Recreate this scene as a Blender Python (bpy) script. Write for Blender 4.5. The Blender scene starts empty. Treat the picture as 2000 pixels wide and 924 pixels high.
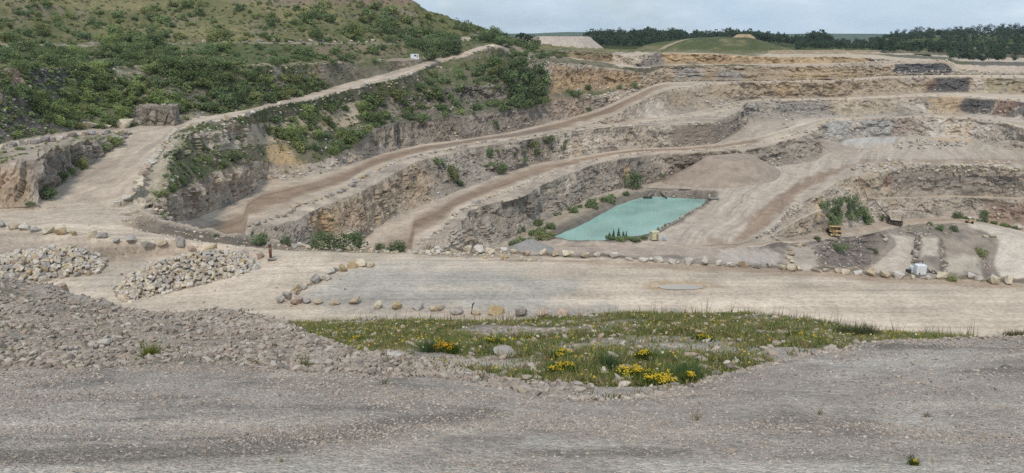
import bpy, bmesh, math, random
import numpy as np
from mathutils import Vector, Matrix
random.seed(7); rng = np.random.default_rng(7)
scene = bpy.context.scene
COL = scene.collection

# ------------------------------------------------------------------ camera geometry
F = 1450.0; PITCH = math.atan(391/1450.0); CP, SP = math.cos(PITCH), math.sin(PITCH)
def tanang(py):
    return np.tan(PITCH + np.arctan((np.asarray(py, float)-462.0)/F))
def world_x(px, py, Y):
    b = (np.asarray(py, float)-462.0)/F
    return (np.asarray(px, float)-1000.0)/F*Y/(CP-b*SP)
def pt_z(px, py, z):
    Y = -z/tanang(py); return Vector((float(world_x(px, py, Y)), float(Y), float(z)))
def pt_y(px, py, Y):
    return Vector((float(world_x(px, py, Y)), float(Y), float(-Y*tanang(py))))
def project(P):
    X, Y, Z = P[..., 0], P[..., 1], P[..., 2]
    dep = Y*CP - Z*SP; up = Y*SP + Z*CP
    return 1000+F*X/dep, 462-F*up/dep

# ------------------------------------------------------------------ noise (numpy)
def _h(ix, iy, iz, seed):
    h = (ix*374761393 + iy*668265263 + iz*2147483647 + seed*1274126177) & 0xffffffff
    h = ((h ^ (h >> 13))*1274126177) & 0xffffffff
    h = ((h ^ (h >> 16))*2246822519) & 0xffffffff
    return ((h ^ (h >> 15)) & 0xffffff)/float(0xffffff)
def vnoise(x, y, z, seed=0):
    x, y, z = np.broadcast_arrays(np.asarray(x, float), np.asarray(y, float), np.asarray(z, float))
    ix, iy, iz = np.floor(x).astype(np.int64), np.floor(y).astype(np.int64), np.floor(z).astype(np.int64)
    fx, fy, fz = x-ix, y-iy, z-iz
    fx, fy, fz = fx*fx*(3-2*fx), fy*fy*(3-2*fy), fz*fz*(3-2*fz)
    r = 0
    for a in (0, 1):
        for b in (0, 1):
            for c in (0, 1):
                w = (fx if a else 1-fx)*(fy if b else 1-fy)*(fz if c else 1-fz)
                r = r + w*_h(ix+a, iy+b, iz+c, seed)
    return r
def fbm(x, y, z, oct=4, seed=0, gain=0.5):
    r, a, t = 0, 1.0, 0
    for o in range(oct):
        r = r + a*(vnoise(x, y, z, seed+o*17)-0.5); t += a; a *= gain
        x, y, z = x*2.03+7.1, y*2.03+3.7, z*2.03+1.3
    return r/t*2
def cells(x, y, z, seed=0):
    """value of the nearest jittered cell (blocky facets) and distance difference to the second nearest"""
    x, y, z = np.broadcast_arrays(np.asarray(x, float), np.asarray(y, float), np.asarray(z, float))
    ix, iy, iz = np.floor(x).astype(np.int64), np.floor(y).astype(np.int64), np.floor(z).astype(np.int64)
    d1 = np.full(x.shape, 9.0); d2 = np.full(x.shape, 9.0); v = np.zeros(x.shape)
    for a in (-1, 0, 1):
        for b in (-1, 0, 1):
            for c in (-1, 0, 1):
                jx, jy, jz = ix+a, iy+b, iz+c
                dx = jx+_h(jx, jy, jz, seed)-x; dy = jy+_h(jx, jy, jz, seed+1)-y; dz = jz+_h(jx, jy, jz, seed+2)-z
                d = dx*dx+dy*dy+dz*dz
                near = d < d1
                d2 = np.where(near, d1, np.minimum(d2, d)); d1 = np.where(near, d, d1)
                v = np.where(near, _h(jx, jy, jz, seed+3), v)
    return v, np.sqrt(d2)-np.sqrt(d1)
def sstep(a, b, x):
    t = np.clip((np.asarray(x, float)-a)/(b-a), 0, 1); return t*t*(3-2*t)
def lin(r, g, b, k=1.0):
    def f(c):
        c = c/255.0
        return (c/12.92 if c <= 0.04045 else ((c+0.055)/1.055)**2.4)*k
    return np.array((f(r), f(g), f(b)))

# ------------------------------------------------------------------ mesh helpers
def new_mesh(name, verts, faces, mat=None, colors=None, flows=None, smooth=False, rock=None, nl=None):
    """verts (n,3); faces (m,k) array with constant k, or list of arrays"""
    me = bpy.data.meshes.new(name)
    verts = np.ascontiguousarray(verts, np.float32)
    if isinstance(faces, np.ndarray):
        m, k = faces.shape
        me.vertices.add(len(verts)); me.vertices.foreach_set('co', verts.ravel())
        me.loops.add(m*k); me.loops.foreach_set('vertex_index', faces.astype(np.int32).ravel())
        me.polygons.add(m)
        me.polygons.foreach_set('loop_start', np.arange(0, m*k, k, dtype=np.int32))
        me.polygons.foreach_set('loop_total', np.full(m, k, np.int32))
        me.polygons.foreach_set('use_smooth', np.full(m, bool(smooth)))
        me.update(calc_edges=True)
    else:
        me.from_pydata([tuple(v) for v in verts], [], faces); me.update()
        if smooth:
            for p in me.polygons: p.use_smooth = True
    if colors is not None:
        at = me.attributes.new('Col', 'FLOAT_COLOR', 'POINT')
        c = np.ones((len(verts), 4), np.float32); c[:, :3] = colors
        at.data.foreach_set('color', c.ravel())
    if flows is not None:
        at = me.attributes.new('flow', 'FLOAT_VECTOR', 'POINT')
        at.data.foreach_set('vector', np.ascontiguousarray(flows, np.float32).ravel())
    if rock is not None:
        at = me.attributes.new('rock', 'FLOAT', 'POINT')
        at.data.foreach_set('value', np.ascontiguousarray(rock, np.float32).ravel())
    if mat: me.materials.append(mat)
    return me
def link(name, me, parent=None):
    o = bpy.data.objects.new(name, me); COL.objects.link(o)
    if parent is not None: o.parent = parent
    return o
def tag(o, label=None, cat=None, group=None, kind=None):
    if label: o['label'] = label
    if cat: o['category'] = cat
    if group: o['group'] = group
    if kind: o['kind'] = kind
    return o
def empty(name, loc, rz=0.0):
    o = bpy.data.objects.new(name, None); COL.objects.link(o)
    o.location = loc; o.rotation_euler = (0, 0, rz); o.empty_display_size = 0.3
    return o
ONES = 'zeroth first second third fourth fifth sixth seventh eighth ninth tenth eleventh twelfth thirteenth fourteenth fifteenth sixteenth seventeenth eighteenth nineteenth'.split()
TENS = {2: 'twent', 3: 'thirt', 4: 'fort', 5: 'fift', 6: 'sixt', 7: 'sevent', 8: 'eight', 9: 'ninet'}
def ordinal(n):
    if n < 20: return ONES[n]
    if n >= 100: return 'hundred and '+ordinal(n-100) if n > 100 else 'hundredth'
    t, u = divmod(n, 10)
    return TENS[t]+('ieth' if u == 0 else 'y-'+ONES[u])

# ------------------------------------------------------------------ materials
def nodes(name):
    m = bpy.data.materials.new(name); m.use_nodes = True
    nt = m.node_tree; nt.nodes.clear()
    out = nt.nodes.new('ShaderNodeOutputMaterial'); b = nt.nodes.new('ShaderNodeBsdfPrincipled')
    nt.links.new(b.outputs[0], out.inputs[0]); b.inputs['Roughness'].default_value = 0.95
    b.inputs['Specular IOR Level'].default_value = 0.15
    return m, nt, b
def N(nt, t, **kw):
    n = nt.nodes.new(t)
    for k, v in kw.items():
        if k.startswith('i_'):
            key = k[2:].replace('_', ' ')
            n.inputs[int(key) if key.isdigit() else key].default_value = v
        else: setattr(n, k, v)
    return n
def ramp(nt, fac, stops):
    r = nt.nodes.new('ShaderNodeValToRGB'); e = r.color_ramp.elements
    while len(e) > 1: e.remove(e[-1])
    for i, (p, c) in enumerate(stops):
        el = e[0] if i == 0 else e.new(p)
        el.position = p; el.color = (c, c, c, 1) if np.isscalar(c) else (*c, 1)
    nt.links.new(fac, r.inputs[0]); return r.outputs[0]
def mul(nt, a, b, fac=1.0):
    m = nt.nodes.new('ShaderNodeMix'); m.data_type = 'RGBA'; m.blend_type = 'MULTIPLY'
    m.inputs[0].default_value = fac if not hasattr(fac, 'links') else 1.0
    if hasattr(fac, 'links'): nt.links.new(fac, m.inputs[0])
    nt.links.new(a, m.inputs[6]); nt.links.new(b, m.inputs[7]); return m.outputs[2]
def math_(nt, op, a, b):
    m = nt.nodes.new('ShaderNodeMath'); m.operation = op
    for i, v in enumerate((a, b)):
        if hasattr(v, 'links'): nt.links.new(v, m.inputs[i])
        else: m.inputs[i].default_value = v
    return m.outputs[0]

def ground_material(name, grain=6.0, crack=0.0, streak=0.0, bump=0.4, pebble=0.0, joints=(0.62, 0.62, 0.12)):
    m, nt, b = nodes(name)
    col = N(nt, 'ShaderNodeAttribute', attribute_name='Col').outputs['Color']
    tc = N(nt, 'ShaderNodeTexCoord').outputs['Object']
    n1 = N(nt, 'ShaderNodeTexNoise', i_Scale=grain*0.12, i_Detail=6.0, i_Roughness=0.65); nt.links.new(tc, n1.inputs['Vector'])
    n2 = N(nt, 'ShaderNodeTexNoise', i_Scale=grain, i_Detail=4.0, i_Roughness=0.7); nt.links.new(tc, n2.inputs['Vector'])
    c = mul(nt, col, ramp(nt, n1.outputs['Fac'], [(0.25, 0.72), (0.5, 1.0), (0.75, 1.22)]))
    c = mul(nt, c, ramp(nt, n2.outputs['Fac'], [(0.3, 0.72), (0.5, 1.0), (0.72, 1.25)]))
    hgt = n2.outputs['Fac']
    if pebble:
        v = N(nt, 'ShaderNodeTexVoronoi', i_Scale=pebble); nt.links.new(tc, v.inputs['Vector'])
        sep = N(nt, 'ShaderNodeSeparateColor'); nt.links.new(v.outputs['Color'], sep.inputs[0])
        c = mul(nt, c, ramp(nt, sep.outputs[0], [(0.0, 0.7), (0.5, 1.0), (0.9, 1.12), (1.0, 1.35)]))
        hgt = math_(nt, 'ADD', hgt, math_(nt, 'MULTIPLY', v.outputs['Distance'], -0.9))
    if streak:
        fl = N(nt, 'ShaderNodeAttribute', attribute_name='flow').outputs['Vector']
        for sc, det, s0 in (((0.9, 0.02, 1), 5.0, 1.0), ((0.22, 0.012, 1), 3.0, 1.0)):
            mp = N(nt, 'ShaderNodeMapping', i_Scale=sc); nt.links.new(fl, mp.inputs['Vector'])
            ns = N(nt, 'ShaderNodeTexNoise', i_Scale=1.0, i_Detail=det, i_Roughness=0.6, i_Distortion=0.4); nt.links.new(mp.outputs[0], ns.inputs['Vector'])
            c = mul(nt, c, ramp(nt, ns.outputs['Fac'], [(0.28, 1-0.42*streak), (0.5, 1.0), (0.72, 1+0.3*streak)]))
            hgt = math_(nt, 'ADD', hgt, math_(nt, 'MULTIPLY', ns.outputs['Fac'], 0.5))
    if crack:
        rk = N(nt, 'ShaderNodeAttribute', attribute_name='rock').outputs['Fac']
        mp = N(nt, 'ShaderNodeMapping', i_Scale=joints); nt.links.new(tc, mp.inputs['Vector'])
        ns = N(nt, 'ShaderNodeTexNoise', i_Scale=1.6, i_Detail=6.0, i_Roughness=0.7, i_Distortion=0.6); nt.links.new(mp.outputs[0], ns.inputs['Vector'])
        c = mul(nt, c, ramp(nt, ns.outputs['Fac'], [(0.30, 0.36), (0.41, 0.84), (0.53, 1.06), (0.72, 1.34)]), rk)
        mp2 = N(nt, 'ShaderNodeMapping', i_Scale=(0.12, 0.12, 0.7)); nt.links.new(tc, mp2.inputs['Vector'])
        n3 = N(nt, 'ShaderNodeTexNoise', i_Scale=1.3, i_Detail=4.0, i_Roughness=0.6, i_Distortion=0.5); nt.links.new(mp2.outputs[0], n3.inputs['Vector'])
        c = mul(nt, c, ramp(nt, n3.outputs['Fac'], [(0.33, 0.62), (0.45, 1.0), (0.7, 1.12)]), rk)
        hgt = math_(nt, 'ADD', hgt, math_(nt, 'MULTIPLY', ns.outputs['Fac'], 2.0))
    nt.links.new(c, b.inputs['Base Color'])
    bp = N(nt, 'ShaderNodeBump', i_Strength=bump, i_Distance=0.25); nt.links.new(hgt, bp.inputs['Height'])
    nt.links.new(bp.outputs[0], b.inputs['Normal'])
    return m
M_ROCK = ground_material('quarry_rock', grain=1.6, crack=1.0, bump=0.7)
M_BEDS = ground_material('bedded_rock', grain=1.4, crack=0.85, bump=0.6, joints=(0.16, 0.16, 0.34))
M_DIRT = ground_material('haul_road_dust', grain=2.0, streak=0.5, bump=0.25)
M_SLOPE = ground_material('loose_slope', grain=2.4, bump=0.8)
M_GRAVEL = ground_material('bank_gravel', grain=9.0, bump=0.5, pebble=30.0)

def plain(name, rgb, rough=0.6, metal=0.0, vary=0.15, scale=3.0):
    m, nt, b = nodes(name)
    tc = N(nt, 'ShaderNodeTexCoord').outputs['Object']
    n1 = N(nt, 'ShaderNodeTexNoise', i_Scale=scale, i_Detail=5.0); nt.links.new(tc, n1.inputs['Vector'])
    rgbn = N(nt, 'ShaderNodeRGB'); rgbn.outputs[0].default_value = (*rgb, 1)
    c = mul(nt, rgbn.outputs[0], ramp(nt, n1.outputs['Fac'], [(0.3, 1-vary*1.6), (0.5, 1.0), (0.7, 1+vary)]))
    nt.links.new(c, b.inputs['Base Color']); b.inputs['Roughness'].default_value = rough; b.inputs['Metallic'].default_value = metal
    b.inputs['Specular IOR Level'].default_value = 0.4
    return m
def stone_material(name):
    m, nt, b = nodes(name)
    oi = N(nt, 'ShaderNodeObjectInfo')
    tc = N(nt, 'ShaderNodeTexCoord').outputs['Object']
    ad = N(nt, 'ShaderNodeVectorMath', operation='ADD'); nt.links.new(tc, ad.inputs[0]); nt.links.new(oi.outputs['Location'], ad.inputs[1])
    n1 = N(nt, 'ShaderNodeTexNoise', i_Scale=1.6, i_Detail=6.0, i_Roughness=0.65); nt.links.new(ad.outputs[0], n1.inputs['Vector'])
    n2 = N(nt, 'ShaderNodeTexNoise', i_Scale=7.0, i_Detail=4.0, i_Roughness=0.7); nt.links.new(ad.outputs[0], n2.inputs['Vector'])
    c = mul(nt, oi.outputs['Color'], ramp(nt, n1.outputs['Fac'], [(0.3, (0.62, 0.58, 0.53)), (0.5, (1, 1, 1)), (0.75, (1.15, 1.15, 1.15))]))
    c = mul(nt, c, ramp(nt, n2.outputs['Fac'], [(0.3, 0.7), (0.5, 1.0), (0.7, 1.15)]))
    nt.links.new(c, b.inputs['Base Color'])
    bp = N(nt, 'ShaderNodeBump', i_Strength=0.6, i_Distance=0.08); nt.links.new(n2.outputs['Fac'], bp.inputs['Height']); nt.links.new(bp.outputs[0], b.inputs['Normal'])
    return m
M_STONE = stone_material('limestone_block')
def attr_material(name, rough=0.95, trans=0.0, vary=0.0):
    m, nt, b = nodes(name)
    col = N(nt, 'ShaderNodeAttribute', attribute_name='Col').outputs['Color']
    if vary:
        oi = N(nt, 'ShaderNodeObjectInfo')
        col = mul(nt, col, oi.outputs['Color'])
        col = mul(nt, col, ramp(nt, oi.outputs['Random'], [(0, 1-vary), (1, 1+vary)]))
    nt.links.new(col, b.inputs['Base Color']); b.inputs['Roughness'].default_value = rough
    if trans:
        tr = nt.nodes.new('ShaderNodeBsdfTranslucent'); nt.links.new(col, tr.inputs['Color'])
        mx = nt.nodes.new('ShaderNodeMixShader'); mx.inputs[0].default_value = trans
        out = [n for n in nt.nodes if n.type == 'OUTPUT_MATERIAL'][0]
        nt.links.new(b.outputs[0], mx.inputs[1]); nt.links.new(tr.outputs[0], mx.inputs[2]); nt.links.new(mx.outputs[0], out.inputs[0])
    return m
M_LEAF = attr_material('foliage', trans=0.35, vary=0.22)
M_BARK = plain('bark', (0.07, 0.055, 0.04), 0.95)
M_PEB = attr_material('loose_stones')
M_BLADE = attr_material('grass_blades', trans=0.3)
# ------------------------------------------------------------------ terrain: traced bench edges lofted into one surface
DU = 2.0
cols = np.arange(-400, 2401, DU); NC = len(cols)
def I(pts): p = np.array(pts, float); return np.interp(cols, p[:, 0], p[:, 1])
def gs(a, s):
    if s <= 0: return a
    k = int(3*s)+1; w = np.exp(-0.5*(np.arange(-k, k+1)/s)**2); w /= w.sum()
    return np.convolve(np.pad(a, k, mode='edge'), w, mode='valid')
ROWS = []; RN = {}
def row(name, y, z=None, run=None, Y=None, w=None, minrun=0.3, sm=3):
    yy = gs(I(y), sm) if y is not None else None
    if Y is not None: Yv = gs(Y, sm); zv = gs(I(z), sm) if not isinstance(z, np.ndarray) else z
    elif z is not None:
        zv = gs(I(z), sm); Yv = -zv/tanang(yy)
    else:
        Yv = ROWS[-1][0]+gs(I(run), sm); zv = -Yv*tanang(yy)
    if ROWS:
        Yp, zp = ROWS[-1]
        if w is not None:
            ww = sstep(w[0], w[1], cols)
            Yv = (1-ww)*(Yp+0.3)+ww*Yv; zv = (1-ww)*zp+ww*zv
        Yv = np.maximum(Yv, Yp+minrun)
    RN[name] = len(ROWS); ROWS.append((Yv, zv))

row('P0', [(0, 750)], z=[(-200, -33.5), (0, -33.3), (520, -32), (740, -31.5), (2200, -31.5)])
row('P1', [(-200, 560), (0, 545), (100, 530), (200, 512), (330, 497), (440, 497), (500, 506), (540, 515), (740, 520), (1000, 530), (2200, 590)],
    z=[(-200, -33), (0, -33), (330, -32.3), (520, -31.2), (740, -31), (2200, -31)])
row('P2', [(-200, 425), (0, 446), (70, 454), (143, 465), (259, 478), (318, 481), (377, 488), (408, 494), (470, 503), (529, 508), (740, 512), (1000, 522), (2200, 585)],
    z=[(-200, -29), (0, -29.5), (259, -30), (470, -30.8), (529, -31), (740, -31), (2200, -31)], minrun=1)
row('P3', [(-200, 423), (0, 440), (28, 441), (70, 440), (150, 430), (203, 428), (225, 430), (281, 452), (405, 470), (520, 483), (560, 487), (800, 494), (940, 499), (1000, 496), (1250, 506), (1400, 514), (1500, 521), (1650, 531), (1760, 540), (1880, 547), (2000, 554), (2200, 566)],
    z=[(-200, -28.8), (0, -29.3), (225, -29.7), (281, -30), (520, -30.8), (740, -31), (2200, -31)])
row('P4', [(-200, 422.5), (0, 439.5), (150, 429.5), (225, 428), (248, 427), (267, 414), (304, 421), (366, 433), (422, 444), (478, 453), (520, 464), (600, 474), (700, 480), (800, 487), (900, 492), (960, 494), (1000, 494), (1250, 504), (1400, 512), (1500, 519), (1650, 529), (1760, 538), (1880, 545), (2000, 552), (2200, 564)],
    run=[(225, .3), (248, 1.5), (267, 3), (500, 3), (900, 2), (1000, .8), (2200, .8)], w=(222, 250))
zf = [(225, -29.7), (250, -29.9), (270, -30.3), (302, -31.6), (330, -34.5), (360, -39), (400, -43.4), (440, -44.4), (484, -45), (560, -48), (650, -57), (809, -58.5), (880, -66), (950, -71.5), (1300, -71.5), (1440, -76), (1550, -81), (1700, -104), (1850, -106), (2000, -111), (2200, -113)]
row('P5', None, z=zf, Y=ROWS[-1][0]+I([(225, .3), (260, 3), (302, 7), (330, 10), (484, 14), (700, 25), (900, 30), (1300, 35), (1450, 38), (1700, 45), (2200, 50)]))
QW = (925, 1000)
row('Q1', [(950, 515), (1440, 515), (1480, 515), (1600, 530), (2000, 556), (2200, 565)],
    z=[(950, -71.5), (1380, -72), (1440, -75), (1530, -80.5), (1600, -83), (1625, -90), (1685, -102), (1700, -103), (1785, -103.5), (1797, -101), (1835, -101.5), (1845, -105), (1915, -106.5), (1935, -110), (2200, -112)], w=QW, sm=1)
row('Q2', [(950, 505), (1440, 503), (1480, 500), (1600, 515), (1700, 518), (2000, 530), (2200, 540)],
    z=[(950, -71.5), (1380, -72), (1440, -74.5), (1530, -80), (1592, -82), (1612, -88), (1688, -100), (1700, -101), (1785, -101.5), (1797, -99.5), (1835, -100), (1843, -103.5), (1915, -104.5), (1932, -107), (2000, -107), (2200, -109)], w=QW, sm=1)
row('Q3', [(950, 497), (1440, 493), (1480, 492), (1590, 492), (1700, 492), (1800, 492), (2000, 500), (2200, 510)],
    z=[(950, -71.5), (1380, -72), (1440, -74), (1530, -80), (1588, -82), (1615, -88), (1690, -97), (1700, -97.5), (1782, -98.5), (1796, -97), (1832, -97.5), (1842, -100), (1905, -101), (1925, -103), (2000, -103), (2200, -105)], w=QW, sm=1)
row('Q4', [(950, 488), (1440, 486), (1480, 485), (1590, 476), (1700, 470), (1745, 468), (1800, 465), (1900, 466), (2000, 475), (2200, 490)],
    z=[(950, -71.5), (1380, -72), (1440, -73.5), (1480, -76), (1530, -80.3), (1585, -84), (1650, -88.5), (1700, -93), (1735, -94), (1782, -95), (1795, -94), (1835, -95.5), (1845, -96.5), (1900, -97.5), (1950, -98.5), (2000, -98.8), (2200, -101)], w=QW, sm=1)
row('Q5', [(950, 484), (1440, 482), (1480, 482), (1540, 477), (1607, 469), (1705, 456), (1761, 440), (1800, 436), (1874, 434.5), (1930, 444), (1960, 455), (2000, 466), (2200, 482)],
    z=[(950, -71.5), (1380, -72), (1440, -73.3), (1480, -75.8), (1515, -77), (1540, -80), (1607, -85.5), (1705, -90), (1761, -92.5), (1874, -94.3), (1930, -95.8), (2000, -97.7), (2200, -100)], w=QW)
row('Q6', [(950, 483), (1440, 480.5), (1480, 474), (1560, 461), (1621, 450), (1680, 441), (1733, 430), (1775, 424.5), (1874, 425.5), (1940, 437), (2000, 451), (2200, 474)],
    z=[(950, -71.5), (1380, -72), (1440, -73), (1480, -75.5), (1515, -76.5), (1535, -79.5), (1560, -82.5), (1621, -86.5), (1733, -91.5), (1775, -92.7), (1874, -94), (1940, -96), (2000, -97.3), (2200, -99.5)], w=QW)
row('Q7', [(950, 482), (1440, 479.8), (1480, 470), (1515, 456), (1560, 430), (1600, 412), (1650, 398), (1690, 389), (1860, 384), (2000, 388), (2200, 400)],
    run=[(950, .6), (1440, .6), (1480, 1), (1560, 4), (1690, 5), (2200, 5)], w=QW)
row('Q8', [(950, 481.5), (1440, 479.4), (1480, 468), (1515, 453), (1560, 426), (1600, 408), (1650, 395), (1690, 386.5), (1860, 381), (2000, 385), (2200, 397)],
    run=[(950, .5), (1600, 1.5), (1690, 3), (2200, 3)], w=QW)
row('Q9', [(950, 481), (1440, 479), (1480, 464), (1515, 448), (1535, 410), (1560, 398), (1595, 381), (1640, 353), (1665, 344), (1690, 339), (1800, 336), (2000, 341), (2200, 348)],
    z=[(950, -71.5), (1380, -72), (1440, -73), (1480, -74), (1515, -73), (1535, -72), (1560, -71.5), (1600, -70), (1690, -67.5), (1800, -67), (2200, -67)], w=QW)
row('T0', [(880, 500), (920, 492), (960, 484), (988, 468), (1030, 449), (1095, 415), (1151, 385), (1213, 368), (1255, 362), (1298, 352), (1480, 329), (1593, 315), (1630, 288), (1655, 270), (1719, 266), (1818, 267), (1902, 272), (1955, 290), (2000, 296), (2200, 310)],
    z=[(880, -66), (960, -71), (1300, -71), (1382, -69), (1480, -66.5), (1593, -66), (2200, -66)], w=(850, 900))
row('T1', [(820, 486), (860, 470), (890, 442), (919, 411), (960, 397), (1030, 383), (1053, 363), (1101, 343), (1171, 318), (1213, 311), (1269, 304), (1382, 297), (1480, 289), (1550, 269), (1596, 254), (1608, 242), (1620, 233), (1719, 231), (1818, 226), (1902, 231), (1958, 239), (2000, 253), (2200, 275)],
    z=[(820, -58), (960, -57.8), (1300, -57.3), (1480, -57), (1560, -55), (1600, -54), (2200, -54)], w=(800, 830), minrun=2)
row('T2', [(809, 479), (826, 470), (860, 453), (885, 422), (902, 411), (955, 386), (1000, 372), (1039, 352), (1087, 334), (1157, 314), (1213, 304), (1269, 297), (1348, 295), (1421, 289), (1480, 282), (1517, 272), (1564, 261), (1604, 240), (1620, 232.5), (1719, 230.5), (1818, 225.5), (1902, 230.5), (1958, 238), (2000, 250), (2200, 270)],
    z=[(809, -58), (960, -57.5), (1300, -57), (1480, -56.5), (1560, -54.8), (1600, -53.9), (2200, -53.9)], w=(795, 812), minrun=.6)
row('T3', [(560, 512), (650, 500), (714, 464), (728, 450), (761, 428), (798, 411), (846, 394), (896, 372), (947, 355), (960, 348), (1000, 333), (1044, 320), (1109, 310), (1185, 297), (1241, 290), (1326, 288), (1410, 281), (1480, 267), (1536, 250), (1560, 241), (1600, 231), (1620, 230), (1742, 229), (1818, 224), (1896, 228.5), (2000, 237), (2200, 247)],
    z=[(560, -54), (650, -58), (809, -57.6), (960, -56.8), (1044, -56), (1300, -55.7), (1480, -55), (1536, -54), (2200, -53.8)], w=(560, 630))
row('T3b', [(560, 511), (650, 499), (714, 463.5), (728, 449.5), (761, 427.5), (798, 410.5), (846, 393.5), (896, 371.5), (947, 354.5), (1000, 332.5), (1044, 319.5), (1109, 309.5), (1185, 296.5), (1241, 289.5), (1326, 287), (1400, 280), (1440, 256), (1460, 240), (1480, 231), (1536, 230), (1600, 229.5), (1742, 228), (1818, 223.5), (1896, 228), (2000, 235), (2200, 245)],
    z=[(560, -54), (650, -58), (809, -57.6), (960, -56.8), (1044, -56), (1300, -55.7), (1400, -55.2), (1440, -54.5), (1480, -53.8), (2200, -53.6)], w=(560, 630))
row('T4', [(484, 447), (508, 446), (540, 444), (576, 433), (612, 411), (638, 400), (694, 380), (728, 363), (761, 344), (815, 315), (846, 307), (896, 296), (944, 284), (1000, 278), (1044, 270), (1092, 262), (1143, 253), (1213, 248), (1298, 246), (1340, 243), (1400, 236), (1440, 219), (1452, 203), (1470, 195), (1621, 193), (1719, 189), (1806, 186), (1874, 187), (2000, 196), (2200, 205)],
    z=[(484, -45), (560, -46), (700, -45.6), (960, -44.8), (1143, -44.4), (1300, -44), (1440, -43.5), (1480, -43), (2200, -43)], w=(478, 495), minrun=1.5)
row('T5', [(484, 444), (508, 437), (564, 417), (573, 405), (621, 390), (677, 372), (699, 352), (730, 336), (770, 317), (832, 301), (874, 294), (930, 280), (1000, 273), (1073, 262), (1143, 250), (1194, 247), (1241, 241), (1312, 234), (1382, 224), (1438, 214), (1452, 199), (1470, 194.7), (1621, 192.6), (1719, 188.6), (1806, 185.5), (1874, 186.5), (2000, 195), (2200, 204)],
    z=[(484, -44.8), (700, -45.2), (960, -44.4), (1143, -43.9), (1440, -43.3), (1480, -42.9), (2200, -42.9)], w=(474, 486), minrun=.5)
# upper edge of the second road first, then the rows inside it
yT8 = [(225, 429), (250, 430), (270, 432), (300, 434), (371, 430), (450, 399), (484, 382), (508, 362), (520, 357), (615, 343), (705, 314), (722, 304), (761, 296), (818, 282), (902, 272), (1000, 257), (1073, 239), (1129, 225), (1194, 203), (1241, 180), (1272, 166), (1295, 160), (1350, 159), (1480, 157.5), (1621, 156), (1719, 149), (1851, 146), (2000, 146), (2200, 150)]
zT8 = [(225, -29.7), (250, -29.6), (270, -30.0), (302, -31), (325, -33), (345, -36), (371, -40), (400, -43), (430, -44.1), (484, -44.3), (700, -44.5), (960, -43.8), (1129, -42), (1194, -37.8), (1241, -32.3), (1272, -30), (1350, -30.2), (2200, -30.2)]
save = ROWS[-1]
row('T8tmp', yT8, z=zT8, w=(228, 250)); T8 = ROWS.pop(); del RN['T8tmp']
wB = sstep(1100, 1150, cols)
row('T6', [(1100, 246), (1143, 246), (1174, 244), (1255, 233), (1326, 224), (1374, 214), (1425, 200), (1455, 194.5), (1480, 193), (1621, 191), (1719, 187), (1806, 182), (1874, 180.5), (2000, 185), (2200, 195)],
    z=[(1100, -43.5), (1440, -43), (1480, -42.6), (2200, -42.5)])
Yd, zd = ROWS[-1]; fr = 0.34
ROWS[-1] = ((1-wB)*(save[0]+(T8[0]-save[0])*fr)+wB*Yd, (1-wB)*(save[1]+(T8[1]-save[1])*fr)+wB*zd)
row('T7', [(1100, 247), (1143, 244), (1168, 237), (1205, 223), (1241, 205), (1275, 187), (1314, 175), (1348, 171), (1365, 167), (1400, 162), (1480, 160), (1621, 158), (1740, 151), (1851, 148.5), (2000, 150), (2200, 155)],
    z=[(1100, -43.4), (1143, -43), (1168, -42), (1205, -39), (1241, -35.5), (1275, -32), (1314, -31), (1365, -30.5), (2200, -30.5)])
Yd, zd = ROWS[-1]; fr = 0.62
ROWS[-1] = ((1-wB)*(save[0]+(T8[0]-save[0])*fr)+wB*Yd, (1-wB)*(save[1]+(T8[1]-save[1])*fr)+wB*zd)
RN['T8'] = len(ROWS); ROWS.append((np.maximum(T8[0], ROWS[-1][0]+1.0), T8[1]))
LW = (222, 246)
row('T9', [(225, 427), (307, 388), (338, 375), (360, 363), (422, 335), (461, 324), (490, 312), (530, 318), (580, 322), (620, 318), (680, 290), (705, 262), (730, 249), (781, 242), (874, 228), (960, 217), (1030, 209), (1078, 195), (1140, 191), (1200, 178), (1240, 168), (1272, 158), (1295, 157.5), (1480, 155), (2200, 148)],
    run=[(225, .3), (270, .6), (300, 3), (422, 4), (490, 4), (580, 6), (680, 6), (730, 3), (1000, 4), (1078, 5), (1240, 6), (1300, .5), (2200, .5)], w=LW)
row('T10', [(225, 427), (307, 384), (338, 368), (360, 350), (422, 325), (461, 310), (490, 300), (530, 300), (580, 305), (620, 300), (680, 270), (705, 255), (730, 245), (781, 238), (874, 222), (960, 210), (1030, 200), (1078, 188), (1140, 186), (1200, 174), (1240, 165), (1272, 157), (1295, 152), (1480, 150), (2200, 146)],
    run=[(225, .3), (272, .5), (300, 2), (422, 4), (580, 4), (705, 6), (730, 8), (1000, 10), (1078, 6), (1240, 3), (1295, .6), (2200, .6)], w=LW)
row('T11', [(225, 427), (307, 378), (340, 340), (366, 302), (422, 292), (461, 288), (490, 284), (530, 278), (600, 262), (700, 240), (781, 222), (832, 208), (902, 198), (1000, 189), (1040, 186), (1078, 179), (1143, 174), (1200, 171), (1255, 166), (1275, 155), (1295, 145), (1480, 143), (2200, 145)],
    run=[(225, .3), (272, .5), (300, 2), (325, 4), (345, 5), (368, 21), (400, 11), (422, 6), (490, 8), (600, 10), (781, 8), (1000, 6), (1143, 10), (1255, 5), (1295, 1), (2200, 1)], w=LW)
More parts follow.
